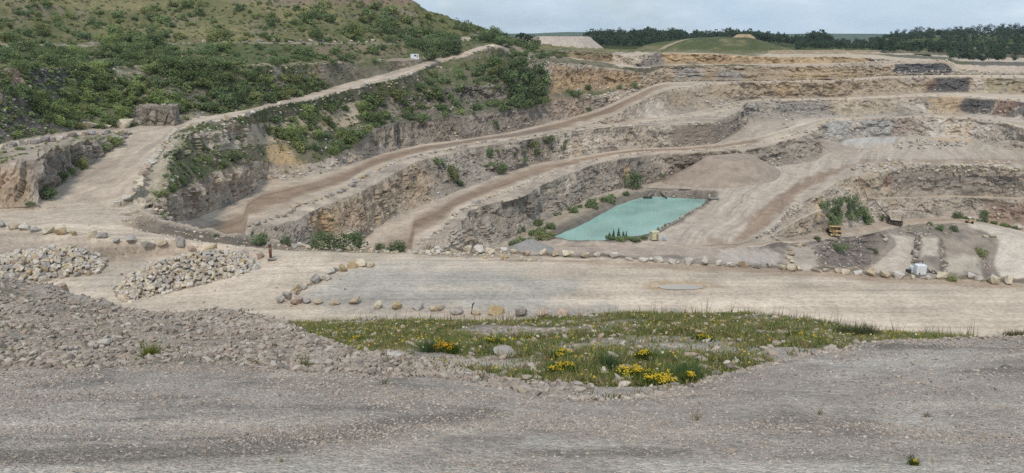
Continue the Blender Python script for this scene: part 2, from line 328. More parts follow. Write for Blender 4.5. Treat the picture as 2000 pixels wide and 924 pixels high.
row('T12', [(225, 425), (280, 395), (298, 362), (307, 343), (324, 323), (338, 303), (357, 284), (368, 263), (422, 253), (464, 246), (490, 242), (530, 236), (600, 222), (700, 195), (781, 186), (832, 179), (902, 169), (990, 163), (1030, 124), (1060, 119), (1140, 125), (1208, 133), (1258, 141), (1275, 140), (1295, 131), (1480, 129.5), (1621, 129), (1719, 127), (1745, 124), (1850, 122), (1858, 135), (1875, 142), (2000, 143), (2200, 146)],
    run=[(225, .3), (268, .6), (289, 4), (310, 10), (325, 9), (345, 11), (368, 4), (490, 6), (600, 12), (700, 16), (781, 6), (1000, 5), (1040, 8), (1258, 6), (1295, 6), (2200, 6)], w=LW)
row('T13', [(-200, 422), (225, 417), (229, 402), (242, 395), (262, 383), (270, 365), (277, 342), (290, 326), (302, 312), (312, 300), (325, 278), (333, 263), (342, 256), (363, 250), (394, 243), (430, 237), (480, 226), (559, 209), (607, 196), (660, 184), (711, 171), (756, 159), (795, 147), (834, 132), (857, 122), (896, 112), (941, 98), (970, 91), (1000, 100), (1039, 113.5), (1060, 112), (1106, 112), (1140, 118), (1199, 124), (1208, 131), (1258, 137), (1270, 131), (1295, 128.3), (1480, 127.5), (1621, 127.5), (1719, 126), (1745, 123.5), (1850, 121.5), (1875, 141), (2000, 142), (2200, 144)],
    z=[(225, -29.6), (270, -27.5), (312, -26.2), (342, -25.4), (430, -24.2), (607, -22.5), (711, -19.8), (781, -17.2), (834, -14.5), (896, -10.6), (970, -4.8), (1000, -8), (1039, -11), (1106, -12), (1199, -17), (1258, -19.5), (1850, -19.5), (1875, -28.5), (2200, -28.5)], w=(214, 228), sm=2, minrun=.8)
# upper edge of the top road
yT17 = [(-200, 300), (0, 279), (84, 263), (158, 252), (267, 246), (346, 240), (408, 226), (520, 206), (536, 199), (598, 185), (637, 174), (688, 159), (747, 146), (803, 130), (849, 115), (902, 102), (947, 88), (970, 86), (1000, 98), (1039, 112.5), (1106, 111), (1140, 117), (1199, 123), (1258, 135), (1295, 127.8), (1621, 127), (1745, 123), (1850, 121), (1875, 140.6), (2200, 143.5)]
zT17 = [(-200, -20), (0, -21), (84, -22.3), (158, -23.8), (267, -24.9), (346, -25), (480, -23.5), (598, -21.6), (700, -18.5), (781, -15.3), (834, -12.2), (896, -8.5), (947, -4.8), (970, -4.2), (1000, -7.8), (1039, -10.9), (1106, -11.9), (1199, -16.8), (1258, -19.3), (1850, -19.3), (1875, -28.4), (2200, -28.4)]
s13 = ROWS[-1]
Y17 = -gs(I(zT17), 3)/tanang(gs(I(yT17), 3)); Y17 = np.maximum(Y17, s13[0]+6); z17 = gs(I(zT17), 3)
wA = 1-sstep(236, 262, cols)
def inner(fr, Yd, zd):
    Yi = s13[0]+(Y17-s13[0])*fr; zi = s13[1]+(z17-s13[1])*fr
    Yn = wA*Yd+(1-wA)*Yi; Yn = np.maximum(Yn, ROWS[-1][0]+.3)
    return Yn, wA*zd+(1-wA)*zi
zc = I([(-200, -28.5), (0, -29.3), (65, -29), (118, -28.3), (158, -27.6), (197, -26.8), (248, -25.3)])
yc = gs(I([(-200, 418), (0, 437), (28, 433), (65, 410), (84, 390), (118, 359), (158, 334), (197, 303), (236, 281), (248, 262), (265, 256)]), 3)
RN['T14'] = len(ROWS); ROWS.append(inner(.88, -zc/tanang(yc), zc))
Yc = ROWS[-1][0]+I([(-200, 6), (70, 5), (197, 4), (240, 1), (250, .5)]); yc = gs(I([(-200, 310), (0, 323), (28, 317), (70, 309), (127, 284), (160, 279), (197, 273), (242, 261.5), (255, 258)]), 3)
RN['T15'] = len(ROWS); ROWS.append(inner(.92, Yc, -Yc*tanang(yc)))
zc = I([(-200, -20), (0, -21), (84, -22), (135, -23), (234, -25)]); yc = gs(I([(-200, 308), (0, 289), (84, 280), (135, 268), (234, 258), (255, 256)]), 3)
RN['T16'] = len(ROWS); ROWS.append(inner(.96, -zc/tanang(yc), zc))
RN['T17'] = len(ROWS); ROWS.append((np.maximum(Y17, ROWS[-1][0]+1), z17))
row('T18', [(-200, 135), (0, 136), (145, 133), (300, 130), (400, 128), (540, 128), (640, 124), (740, 121), (800, 118), (849, 113), (902, 100.5), (947, 87), (970, 85), (1000, 93), (1039, 108), (1090, 100), (1106, 99), (1194, 104), (1210, 106), (1225, 112), (1250, 108), (1280, 104), (1295, 102), (1382, 104), (1480, 110), (1607, 111), (1654, 111), (1720, 116), (1745, 121.5), (1850, 120.5), (1875, 140), (2000, 141), (2200, 143)],
    run=[(-200, 28), (0, 28), (145, 32), (300, 34), (540, 14), (640, 10), (740, 8), (800, 3), (849, .5), (970, .5), (1039, 4), (1106, 14), (1194, 14), (1295, 14), (1654, 14), (1745, 1), (2200, 1)])
row('T19', [(-200, 132), (0, 133), (300, 128), (540, 124), (640, 120), (740, 116), (800, 111), (849, 109), (902, 99.5), (947, 86), (970, 84), (1000, 92), (1039, 107), (1106, 97), (1194, 103), (1230, 104), (1295, 101), (1382, 102), (1480, 105), (1607, 105), (1654, 104), (1720, 108), (1760, 112), (1850, 117), (1875, 127), (2000, 128), (2200, 130)],
    run=[(-200, 12), (300, 14), (540, 10), (800, 10), (902, 2), (970, 1), (1039, 8), (1106, 20), (1850, 20), (1875, 6), (2200, 6)])
row('T20', [(-200, 92), (0, 90), (40, 88), (160, 90), (330, 87), (500, 86), (740, 86), (800, 88), (850, 84), (900, 78), (945, 68), (970, 74), (1000, 87), (1039, 103), (1106, 95.5), (1194, 102), (1230, 99), (1295, 100), (1382, 101), (1480, 103), (1607, 103), (1720, 105), (1850, 112), (1875, 121), (2000, 122), (2200, 124)],
    run=[(-200, 50), (0, 55), (300, 60), (540, 40), (640, 30), (740, 30), (800, 35), (900, 60), (945, 80), (1000, 60), (1106, 40), (1295, 40), (1850, 40), (1875, 60), (2200, 60)])
row('T21', [(-200, 88), (0, 86), (330, 84), (500, 83), (740, 82), (830, 80), (900, 72), (930, 64), (945, 62), (970, 70), (1000, 84), (1039, 98), (1106, 95), (1194, 101), (1295, 99.5), (1480, 102), (1720, 103), (1850, 108), (1875, 112), (2000, 113), (2200, 115)],
    run=[(-200, 10), (900, 12), (1000, 20), (1850, 30), (1875, 60), (2200, 60)])
row('T22', [(-200, 45), (0, 45), (300, 45), (500, 45), (700, 50), (800, 56), (870, 60), (910, 57), (945, 57), (965, 62), (985, 72), (1010, 80), (1050, 90), (1106, 94), (1194, 100), (1295, 99), (1480, 101), (1720, 101), (1850, 102), (1875, 101), (2000, 101), (2200, 102)],
    run=[(-200, 80), (500, 60), (800, 40), (900, 20), (945, 10), (1000, 20), (1850, 30), (1875, 110), (2200, 110)])
row('T23', [(-200, -60), (0, -50), (300, -40), (500, -28), (700, -12), (800, 0), (830, 14), (870, 33), (905, 45), (940, 52), (960, 59), (985, 70), (1010, 78), (1050, 87), (1106, 93), (1194, 99.5), (1295, 98.5), (1480, 100.5), (1720, 100), (1850, 98), (1875, 93), (2000, 92), (2200, 93)],
    run=[(-200, 100), (500, 80), (800, 40), (900, 25), (960, 8), (1000, 20), (1850, 30), (1875, 120), (2200, 120)])
Yl, zl = ROWS[-1]
RN['T24'] = len(ROWS); ROWS.append((Yl+I([(0, 60), (960, 30), (1000, 20), (2200, 20)]), zl-I([(-200, 6), (900, 12), (1000, 4), (1100, 3), (2200, 3)])))

# band table: (lower row, kind, resolution in m, max sub-rows)
BANDS = [('P0', 'platform', 1.2, 60), ('P1', 'platform', .8, 60), ('P2', 'platform', .8, 60), ('P3', 'berm', .5, 14), ('P4', 'drop', 2, 14), ('P5', 'floor', 6, 34),
         ('Q1', 'pit', 1, 26), ('Q2', 'pit', .8, 26), ('Q3', 'pit', .8, 26), ('Q4', 'pit', .8, 30), ('Q5', 'truckroad', 1, 16), ('Q6', 'pitwall', .7, 24), ('Q7', 'shelf', 1.2, 6), ('Q8', 'pitwall', .7, 24),
         ('Q9', 'floor', 1.4, 90), ('T0', 'cliffC', .5, 34), ('T1', 'shelf', 1.2, 8), ('T2', 'roadC', 1.2, 28), ('T3', 'floor', 1.5, 36), ('T3b', 'cliffB', .5, 34), ('T4', 'shelf', 1.2, 8),
         ('T5', 'roadB', 1.2, 18), ('T6', 'faceB', .7, 24), ('T7', 'roadB', 1.2, 24), ('T8', 'cliffA', .5, 30), ('T9', 'bench', 1.2, 8), ('T10', 'bushslope', .9, 18), ('T11', 'cliffU', .6, 30), ('T12', 'shelfA', 1.5, 40),
         ('T13', 'roadA', 1.2, 36), ('T14', 'leftcliff', .5, 34), ('T15', 'leftshelf', 1.2, 16), ('T16', 'roadA', 1.2, 16), ('T17', 'rockslope', .9, 34), ('T18', 'ledge', 1.5, 12), ('T19', 'vegslope', 1.2, 50),
         ('T20', 'ledge', 1.2, 12), ('T21', 'hill', 1.4, 60), ('T22', 'hill', 1.6, 70), ('T23', 'hill', 6, 12)]
gY, gZ, gBand, gT = [], [], [], []
for i, (rn, kind, res, mx) in enumerate(BANDS):
    a = RN[rn]; (Y0, Z0), (Y1, Z1) = ROWS[a], ROWS[a+1]
    d = np.hypot(Y1-Y0, Z1-Z0)
    cl = kind in ('cliffC', 'cliffB', 'cliffA', 'cliffU', 'faceB', 'leftcliff', 'pitwall', 'rockslope', 'pit', 'bushslope', 'shelfA')
    n = int(np.clip(np.percentile(d, 93 if cl else 75)/res, 3, mx))
    cl = kind in ('cliffC', 'cliffB', 'cliffA', 'cliffU', 'faceB', 'leftcliff', 'pitwall', 'rockslope')
    for k in range(n):
        t = k/n
        g = (0.55*t+0.45*(1-(1-t)**2.6)) if cl else t
        gY.append(Y0+(Y1-Y0)*g); gZ.append(Z0+(Z1-Z0)*t); gBand.append(i); gT.append(t)
gY.append(ROWS[-1][0]); gZ.append(ROWS[-1][1]); gBand.append(len(BANDS)-1); gT.append(1.0)
GY, GZ = np.array(gY), np.array(gZ); GB = np.array(gBand); GT = np.array(gT); NR = len(GB)
GPY = 462+F*np.tan(np.arctan2(-GZ, GY)-PITCH)           # image row of each vertex (used to place bushes and stains where they grow)
GX = world_x(cols[None, :], GPY, GY)
GPX = np.broadcast_to(cols[None, :], GX.shape)
BK = [b[1] for b in BANDS]; BI = {}
for i, k in enumerate(BK): BI.setdefault(k, []).append(i)
def is_band(*ks): return np.isin(GB, sum((BI[k] for k in ks), []))
def rows_of(*ks): return np.where(is_band(*ks))[0]

# how rocky each vertex is (drives displacement and the cracked rock shading)
ROCK = np.zeros((NR, NC))
def setrock(ks, wc, edge0=0.25, edge1=0.5):
    r = rows_of(*ks); t = GT[r]
    prof = edge0+(1-edge0)*sstep(0, .25, t); prof *= 1-(1-edge1)*sstep(.75, 1, t)
    ROCK[r] = np.maximum(ROCK[r], prof[:, None]*wc[None, :])
one = np.ones(NC)
setrock(['cliffC'], one); setrock(['cliffB'], 1-.75*(sstep(1290, 1330, cols)*(1-sstep(1425, 1445, cols))))
setrock(['faceB'], .55*sstep(1130, 1180, cols)+.45*sstep(1400, 1460, cols)); setrock(['cliffA'], 1-.8*(sstep(520, 560, cols)*(1-sstep(690, 725, cols))))
setrock(['cliffU'], .25+.75*sstep(330, 350, cols)-.9*(sstep(475, 500, cols)*(1-sstep(730, 790, cols)))); setrock(['bushslope'], .25+.5*sstep(1230, 1290, cols)); ROCK[rows_of('shelfA')] = (.35*sstep(740, 850, cols)*(1-sstep(1040, 1100, cols)))[None, :]
setrock(['leftcliff'], wA); setrock(['pitwall'], sstep(1490, 1560, cols)*.6)
setrock(['rockslope'], .38+.62*sstep(1030, 1080, cols)-.2*sstep(830, 900, cols)*(1-sstep(1030, 1050, cols))); setrock(['pit'], sstep(1500, 1560, cols)*.45, .8, .9); setrock(['drop'], .6*one); setrock(['bench'], .25*one)
ROCK = np.clip(ROCK, 0, 1)
# where the rows between the platform and the steep bend close up they lie inside the road
iP3, iT12 = [b[0] for b in BANDS].index('P3'), [b[0] for b in BANDS].index('T12')
WCOL = sstep(226, 275, cols); CLOSED = (GB >= iP3) & (GB <= iT12)
ROCK[CLOSED] *= WCOL[None, :]
# smooth ground inside the pit: the ramp, the shelves beside it and the dusty road
rp = rows_of('pit'); ROCK[rp] *= np.clip(sstep(1575, 1600, cols)*(1-sstep(1690, 1735, cols))+.35*sstep(1832, 1845, cols)*(1-sstep(1848, 1860, cols))+.25, .0, 1)[None, :]
# edges: a crest shares its vertices with the shelf above it
for i in range(1, NR):
    if GT[i] == 0: ROCK[i] = np.maximum(ROCK[i], ROCK[i-1]*.75)

# the freshly worked far benches keep crisp crests and toes
far_w = sstep(1280, 1330, cols)
for i in range(NR):
    e = min(GT[i], 1-GT[i]) if GT[i] > 0 else 0
    ROCK[i] *= 1-far_w*(.8*(1-sstep(.0, .16, e)))
P = np.stack([GX, GY, GZ], -1)
def grid_normals(P):
    du = np.gradient(P, axis=1); dv = np.gradient(P, axis=0)
    n = np.cross(du, dv); n /= np.linalg.norm(n, axis=-1, keepdims=True)+1e-9
    return n
Nn = grid_normals(P)
hn = Nn.copy(); hn[..., 2] *= .25; hn /= np.linalg.norm(hn, axis=-1, keepdims=True)+1e-9
sgn = np.where(hn[..., 1:2] > 0, -1.0, 1.0)*1.0
hn = hn*np.where(Nn[..., 2:3] < 0, -1, 1)
X, Y, Z = GX, GY, GZ
dist = Y/200.0
big, _ = cells(X/9, Y/9, Z/14, 5)
c1, e1 = cells(X/2.8, Y/2.8, Z/8.5, 11)
c2, e2 = cells(X/1.3, Y/1.3, Z/2.6, 23)
strata = vnoise(X/40, Y/40, Z/1.3, 3)
D = 3.0*(big-.5)+1.9*(c1-.5)+1.0*(c2-.5)+.8*(strata-.5)+2.4*fbm(X/14, Y/14, Z/30, 3, 8)-.5*(1-sstep(0, .12, e1))
q1, f1 = cells(X/5.0, Y/5.0, Z/3.2, 51); q2, f2 = cells(X/2.2, Y/2.2, Z/1.5, 53)
big2, _ = cells(X/11, Y/11, Z/5, 57)
D2 = 2.6*(big2-.5)+2.4*(q1-.5)+1.2*(q2-.5)+1.2*(strata-.5)+2.6*fbm(X/14, Y/14, Z/9, 4, 8)
wb = sstep(1270, 1320, cols)[None, :]*np.ones((NR, 1)); wb[rows_of('pitwall', 'pit')] = 1
D = D*(1-wb)+D2*wb
P = P+hn*(D*ROCK*.85)[..., None]
# vertical unevenness of loose slopes, floors and roads
soft = np.zeros((NR, 1))
for ks, a in ((('bushslope', 'vegslope', 'bench'), 1.6), (('hill',), 3.0), (('shelfA',), 1.5), (('rockslope', 'leftshelf'), 1.0), (('shelf', 'ledge'), .5), (('pit',), .7), (('floor',), .35), (('berm',), .6), (('drop',), 2.5), (('roadA', 'roadB', 'roadC', 'truckroad'), .14), (('platform',), .07)):
    soft[rows_of(*ks)] = a
softf = gs(soft[:, 0], 2)[:, None]
softf = softf*np.where(CLOSED[:, None], WCOL[None, :], 1.0)
P[..., 2] += softf*(.7*fbm(X/9, Y/9, 0, 4, 40)+.5*fbm(X/2.5, Y/2.5, 0, 3, 41))
# pond basin
def inside(px, py, poly):
    px, py = np.asarray(px, float), np.asarray(py, float); r = np.zeros(np.broadcast(px, py).shape, bool)
    n = len(poly)
    for i in range(n):
        x0, y0 = poly[i]; x1, y1 = poly[(i+1) % n]
        c = ((y0 > py) != (y1 > py)) & (px < (x1-x0)*(py-y0)/(y1-y0+1e-9)+x0)
        r ^= c
    return r
POND = [(1076, 464), (1116, 472), (1180, 472), (1264, 459), (1317, 433), (1383, 399), (1386, 388), (1330, 386), (1268, 383), (1241, 388), (1200, 402), (1150, 431)]
pond3 = [pt_z(px, py, -72.3) for px, py in POND]
pp = [(v.x, v.y) for v in pond3]
def poly_dist(x, y, poly):
    d = np.full(x.shape, 1e9)
    for i in range(len(poly)):
        (ax, ay), (bx, by) = poly[i], poly[(i+1) % len(poly)]
        L = (bx-ax)**2+(by-ay)**2; t = np.clip(((x-ax)*(bx-ax)+(y-ay)*(by-ay))/L, 0, 1)
        d = np.minimum(d, np.hypot(x-ax-t*(bx-ax), y-ay-t*(by-ay)))
    return np.where(inside(x, y, poly), -d, d)
fr_ = rows_of('floor')
sd = poly_dist(P[fr_][..., 0], P[fr_][..., 1], pp)+1.3*fbm(P[fr_][..., 0]/5, P[fr_][..., 1]/5, 0, 4, 44)*.35
P[fr_, :, 2] -= 3.0*(1-sstep(-3.0, 1.0, sd))*(P[fr_][..., 2] < -64)
P[fr_, :, 2] += (.5+.6*sstep(272, 300, P[fr_][..., 1]))*np.exp(-((sd-3.2)/2.2)**2)*(P[fr_][..., 2] < -64)

# ------------------------------------------------------------------ base colours (dust, rock, soil, turf)
KA = 0.72
def mix(a, b, w): return a*(1-w[..., None])+b*w[..., None]
C_dust = lin(214, 196, 176, KA); C_dust2 = lin(196, 178, 160, KA); C_wet = lin(158, 133, 113, KA); C_floor = lin(205, 189, 172, KA)
C_rock = lin(200, 184, 167, KA); C_rockd = lin(142, 133, 125, KA); C_och = lin(204, 177, 142, KA); C_pale = lin(222, 208, 192, KA); C_grey = lin(172, 168, 164, KA)
C_soil = lin(146, 134, 116, KA); C_turf = lin(122, 121, 84, KA); C_turf2 = lin(106, 112, 76, KA); C_dry = lin(156, 146, 108, KA); C_scree = lin(182, 167, 152, KA)
C_rust = lin(160, 124, 106, KA); C_grav = lin(186, 179, 168, KA); C_beige = lin(222, 204, 183, KA); C_dark = lin(112, 107, 102, KA); C_orange = lin(218, 186, 142, KA)
colr = np.zeros((NR, NC, 3))
n_a = fbm(X/25, Y/25, Z/12, 4, 60); n_b = fbm(X/6, Y/6, Z/4, 4, 61); n_c = fbm(X/60, Y/60, Z/30, 3, 62); n_d = fbm(X/3, Y/3, Z/9, 3, 63)
def band_color(ks, f):
    r = rows_of(*ks); colr[r] = f(r)
def rockcol(r, ochre=0.3, dark=0.3, pale=.3):
    c = np.broadcast_to(C_rock, (len(r), NC, 3)).copy()
    c = mix(c, C_rockd, sstep(.05, .5, n_a[r]+.25*n_d[r])*dark*2)
    c = mix(c, C_och, sstep(.05, .45, n_c[r]+.35*n_b[r])*ochre*2)
    c = mix(c, C_pale, sstep(.0, .4, -n_a[r]+.4*n_d[r])*pale*2)
    c = mix(c, C_dark, sstep(.25, .5, n_b[r]+.3*n_d[r])*.5)
    return c
def roadcol(r, wet=0.0, lo=.25, hi=.75):
    t = np.zeros((len(r), 1)); t[:, 0] = GT[r]
    w = sstep(lo-.18, lo+.12, t+.12*n_b[r])*(1-sstep(hi-.12, hi+.18, t+.12*n_b[r]))
    c = np.broadcast_to(C_dust, (len(r), NC, 3)).copy()
    c = mix(c, C_dust2, sstep(-.2, .5, n_b[r]))
    return mix(c, C_wet, w*wet)
band_color(['platform'], lambda r: mix(np.broadcast_to(C_beige, (len(r), NC, 3)).copy(), C_dust, sstep(-.3, .4, n_b[r])))
band_color(['berm'], lambda r: mix(np.broadcast_to(C_soil, (len(r), NC, 3)).copy(), C_dark, sstep(-.2, .4, n_b[r])*.6))
band_color(['drop'], lambda r: rockcol(r))
band_color(['floor'], lambda r: mix(np.broadcast_to(C_floor, (len(r), NC, 3)).copy(), C_dust2, sstep(-.3, .5, n_a[r]+.4*n_b[r])))
band_color(['pit'], lambda r: mix(np.broadcast_to(C_scree, (len(r), NC, 3)).copy(), C_rockd, sstep(-.3, .5, n_b[r]+.3*n_a[r])*.8))
band_color(['truckroad'], lambda r: roadcol(r, .4))
band_color(['pitwall'], lambda r: rockcol(r, .18, .35, .35)*.93)
band_color(['cliffC'], lambda r: rockcol(r, .12, .35, .35))
band_color(['cliffB'], lambda r: rockcol(r, .22, .3, .4))
band_color(['cliffA'], lambda r: rockcol(r, .2, .35, .35))
band_color(['cliffU'], lambda r: rockcol(r, .25, .45, .15))
band_color(['faceB'], lambda r: rockcol(r, .3, .2, .4))
band_color(['leftcliff'], lambda r: rockcol(r, .3, .35, .4))
band_color(['rockslope'], lambda r: mix(mix(rockcol(r, .2, .5, .1)*.85, C_soil, sstep(0, .4, -n_a[r])*.6), C_turf2*.95, (1-sstep(1000, 1040, cols))[None, :]*sstep(-.3, .25, n_b[r]+.5*n_a[r]+.1)*.85))
band_color(['shelf'], lambda r: mix(np.broadcast_to(C_scree, (len(r), NC, 3)).copy(), C_dust, sstep(-.3, .4, n_b[r])))
band_color(['roadA'], lambda r: roadcol(r))
band_color(['roadB'], lambda r: roadcol(r, .0))
band_color(['roadC'], lambda r: roadcol(r, .85, .3, .68))
band_color(['bench', 'bushslope', 'shelfA'], lambda r: mix(mix(np.broadcast_to(C_soil, (len(r), NC, 3)).copy(), C_turf2, sstep(-.35, .25, n_b[r]+.4*n_a[r])*.9), C_rockd, sstep(.2, .5, n_d[r])*.5))
band_color(['leftshelf'], lambda r: mix(np.broadcast_to(C_scree, (len(r), NC, 3)).copy(), C_turf, sstep(-.1, .3, n_b[r])*.8))
band_color(['ledge'], lambda r: mix(np.broadcast_to(C_dust2, (len(r), NC, 3)).copy()*.85, C_turf, sstep(-.3, .3, n_b[r])*.8))
band_color(['vegslope'], lambda r: mix(mix(np.broadcast_to(C_turf2, (len(r), NC, 3)).copy(), C_dry, sstep(0, .5, n_a[r])*.7), C_soil, sstep(.1, .45, n_b[r])*.7))
band_color(['hill'], lambda r: mix(mix(np.broadcast_to(C_turf, (len(r), NC, 3)).copy(), C_dry, sstep(-.15, .35, n_c[r]+.3*n_b[r])*.85), C_soil, sstep(.05, .4, n_a[r]+.3*n_b[r])*.75))
# second road: dark damp band in the middle from the full road width
rB = rows_of('roadB', 'faceB')
q = (GY[rB]-ROWS[RN['T5']][0])/(ROWS[RN['T8']][0]-ROWS[RN['T5']][0])
q7 = (GY[rB]-ROWS[RN['T7']][0])/(ROWS[RN['T8']][0]-ROWS[RN['T7']][0])
qq = (1-wB)*q+wB*q7
w = sstep(.18, .42, qq+.1*n_b[rB])*(1-sstep(.62, .85, qq+.1*n_b[rB]))*(1-sstep(1270, 1330, cols))*(GB[rB] != BI['faceB'][0])[:, None]
isf = (GB[rB] == BI['faceB'][0])[:, None]*(1-wB)[None, :]
base = mix(colr[rB], np.broadcast_to(C_dust, colr[rB].shape), isf)
w = np.maximum(w, isf*sstep(.18, .42, q+.1*n_b[rB])*(1-sstep(.62, .85, q+.1*n_b[rB])))
colr[rB] = mix(base, C_wet, w*.85)
# inner road of the top leg keeps its dust where the left cliff rows run inside the road
for k in ('leftcliff', 'leftshelf'):
    r = rows_of(k); colr[r] = mix(roadcol(r), colr[r], np.broadcast_to(wA, (len(r), NC)))
# far-right faces: ochre and grey beds
def patch(poly, c, s=1.0, soft=6.0, ks=None, amp=1.1):
    """a bed or stain of its own colour, its edge broken up by the rock's grain"""
    poly = np.array(poly, float); x0, y0 = poly.min(0)-20; x1, y1 = poly.max(0)+20
    m = (GPX > x0) & (GPX < x1) & (GPY > y0) & (GPY < y1)
    if ks: m &= is_band(*ks)[:, None]
    ii = np.where(m)
    if len(ii[0]) == 0: return
    d = poly_dist(GPX[ii], GPY[ii], [tuple(p) for p in poly])+soft*amp*2*(n_b[ii]+.5*n_d[ii])
    w = (1-sstep(-soft, soft, d))*s
    colr[ii] = colr[ii]*(1-w[:, None])+np.asarray(c)*w[:, None]
R_ = lambda x0, y0, x1, y1: [(x0, y0), (x1, y0), (x1, y1), (x0, y1)]
FC = ('cliffC', 'cliffB', 'faceB', 'cliffA', 'bench', 'bushslope', 'cliffU', 'rockslope')
# far faces
patch(R_(1285, 100, 1700, 128), C_orange, .75, 5, FC); patch(R_(1380, 112, 1480, 128), C_rust, .35, 4, FC)
patch(R_(1270, 128, 1760, 160), lin(196, 174, 147, KA), .8, 4, FC); patch(R_(1320, 132, 1372, 156), C_grey, .7, 5, FC); patch(R_(1400, 136, 1445, 156), C_grey, .7, 5, FC); patch(R_(1540, 130, 1680, 156), C_och, .6, 6, FC)
patch(R_(1745, 121, 1858, 143), lin(112, 110, 112, KA), .95, 1.5, FC, .15)
patch(R_(1380, 160, 2000, 190), lin(200, 178, 150, KA), .7, 4, FC); patch(R_(1505, 165, 1560, 190), C_orange, .5, 6, FC)
patch([(1825, 152), (1895, 152), (1893, 180), (1808, 180)], lin(98, 96, 98, KA), .9, 3, FC, .3); patch([(1808, 160), (1830, 153), (1822, 180), (1806, 180)], C_rust*.7, .6, 3, FC); patch(R_(1900, 150, 1925, 178), C_pale, .6, 4, FC); patch(R_(1955, 150, 1965, 178), C_grey, .6, 2, FC); patch(R_(1930, 150, 2100, 180), lin(168, 158, 124, KA), .5, 5, FC)
patch(R_(1455, 194, 1620, 230), C_grey, .45, 8, FC); patch(R_(1620, 190, 1745, 230), lin(206, 188, 162, KA), .6, 6, FC); patch(R_(1815, 190, 1880, 228), C_orange, .55, 8, FC)
patch([(1885, 193), (1945, 195), (1935, 225), (1870, 214)], lin(88, 86, 88, KA), .85, 3, FC, .4); patch([(1950, 196), (1996, 197), (1975, 228), (1935, 228)], C_rust*.75, .8, 3, FC); patch([(1996, 200), (2150, 205), (2150, 235), (1970, 228)], C_dark, .8, 3, FC)
patch(R_(1610, 230, 1770, 268), lin(196, 193, 188, KA), .8, 6, FC); patch(R_(1660, 236, 1680, 258), C_pale*1.1, .7, 4, FC); patch([(1745, 232), (1775, 232), (1770, 266), (1740, 266)], C_rust*1.15, .5, 4, FC); patch(R_(1810, 232, 1930, 272), lin(226, 214, 200, KA), .8, 8, FC); patch(R_(1850, 240, 1895, 268), C_orange*1.2, .3, 8, FC)
patch([(1590, 235), (1603, 235), (1614, 250), (1604, 253)], C_dark*.7, .9, 2, FC, .2)
patch(R_(1555, 234, 1590, 252), lin(225, 212, 198, KA), .6, 4)
# middle faces
patch([(1078, 128), (1250, 140), (1255, 172), (1070, 182)], lin(178, 148, 115, KA), .8, 5, FC); patch(R_(1075, 150, 1140, 178), C_orange, .5, 6, FC); patch(R_(1195, 140, 1235, 168), C_och, .6, 5, FC); patch(R_(1100, 98, 1220, 124), lin(186, 158, 122, KA), .75, 4, FC)
patch(R_(1070, 190, 1150, 232), lin(172, 148, 126, KA), .7, 6, FC)
patch(R_(735, 160, 1040, 205), lin(112, 106, 100, KA), .55, 8, FC)
patch(R_(700, 205, 1075, 285), lin(142, 132, 122, KA), .6, 8, FC)
patch([(520, 270), (560, 285), (600, 330), (560, 340), (520, 305)], C_orange*.95, .8, 6); patch([(505, 285), (620, 330), (610, 345), (500, 350), (480, 320)], C_scree*1.05, .6, 6, ('cliffA',))
patch([(600, 420), (650, 405), (655, 450), (615, 455)], C_orange, .7, 8, ('cliffB',)); patch([(640, 400), (760, 345), (830, 330), (840, 395), (720, 450), (630, 460)], lin(178, 156, 132, KA), .65, 10, ('cliffB',))
patch([(820, 310), (1090, 262), (1090, 318), (860, 390)], lin(140, 132, 124, KA), .55, 10, ('cliffB',))
patch([(1305, 240), (1440, 235), (1480, 262), (1400, 280), (1310, 285)], lin(164, 148, 134, KA), .85, 5, ('cliffB',))
patch([(880, 440), (960, 400), (1290, 310), (1290, 370), (980, 480)], lin(142, 136, 128, KA), .5, 10, ('cliffC',)); patch(R_(1218, 325, 1230, 350), C_orange, .6, 4, ('cliffC',)); patch([(1300, 300), (1600, 265), (1600, 320), (1300, 350)], lin(150, 138, 126, KA), .5, 8, ('cliffC',))
patch([(440, 320), (520, 300), (540, 345), (400, 425), (370, 425)], lin(198, 180, 160, KA), .75, 8, ('cliffA',)); patch([(225, 425), (310, 385), (360, 365), (440, 330), (440, 345), (370, 430), (300, 430)], lin(196, 178, 158, KA), .6, 8, ('cliffA', 'bench', 'bushslope', 'cliffU', 'shelfA'))
patch([(0, 330), (40, 330), (60, 400), (30, 430), (0, 430)], lin(182, 158, 132, KA), .75, 8, ('leftcliff',)); patch([(50, 320), (240, 270), (200, 300), (80, 385)], lin(118, 112, 106, KA), .55, 8, ('leftcliff',))
# shelf of pale ribs beside the top road
patch([(226, 418), (262, 385), (277, 340), (302, 312), (345, 258), (372, 262), (357, 286), (338, 305), (312, 345), (308, 385), (262, 415)], lin(212, 198, 178, KA), .92, 3, None, .5); patch([(308, 345), (340, 305), (365, 268), (395, 300), (340, 370), (312, 384)], lin(186, 176, 150, KA), .6, 6)
patch([(350, 270), (390, 275), (410, 330), (330, 385), (310, 370)], C_turf, .5, 8, ('shelfA', 'cliffU', 'bushslope'))
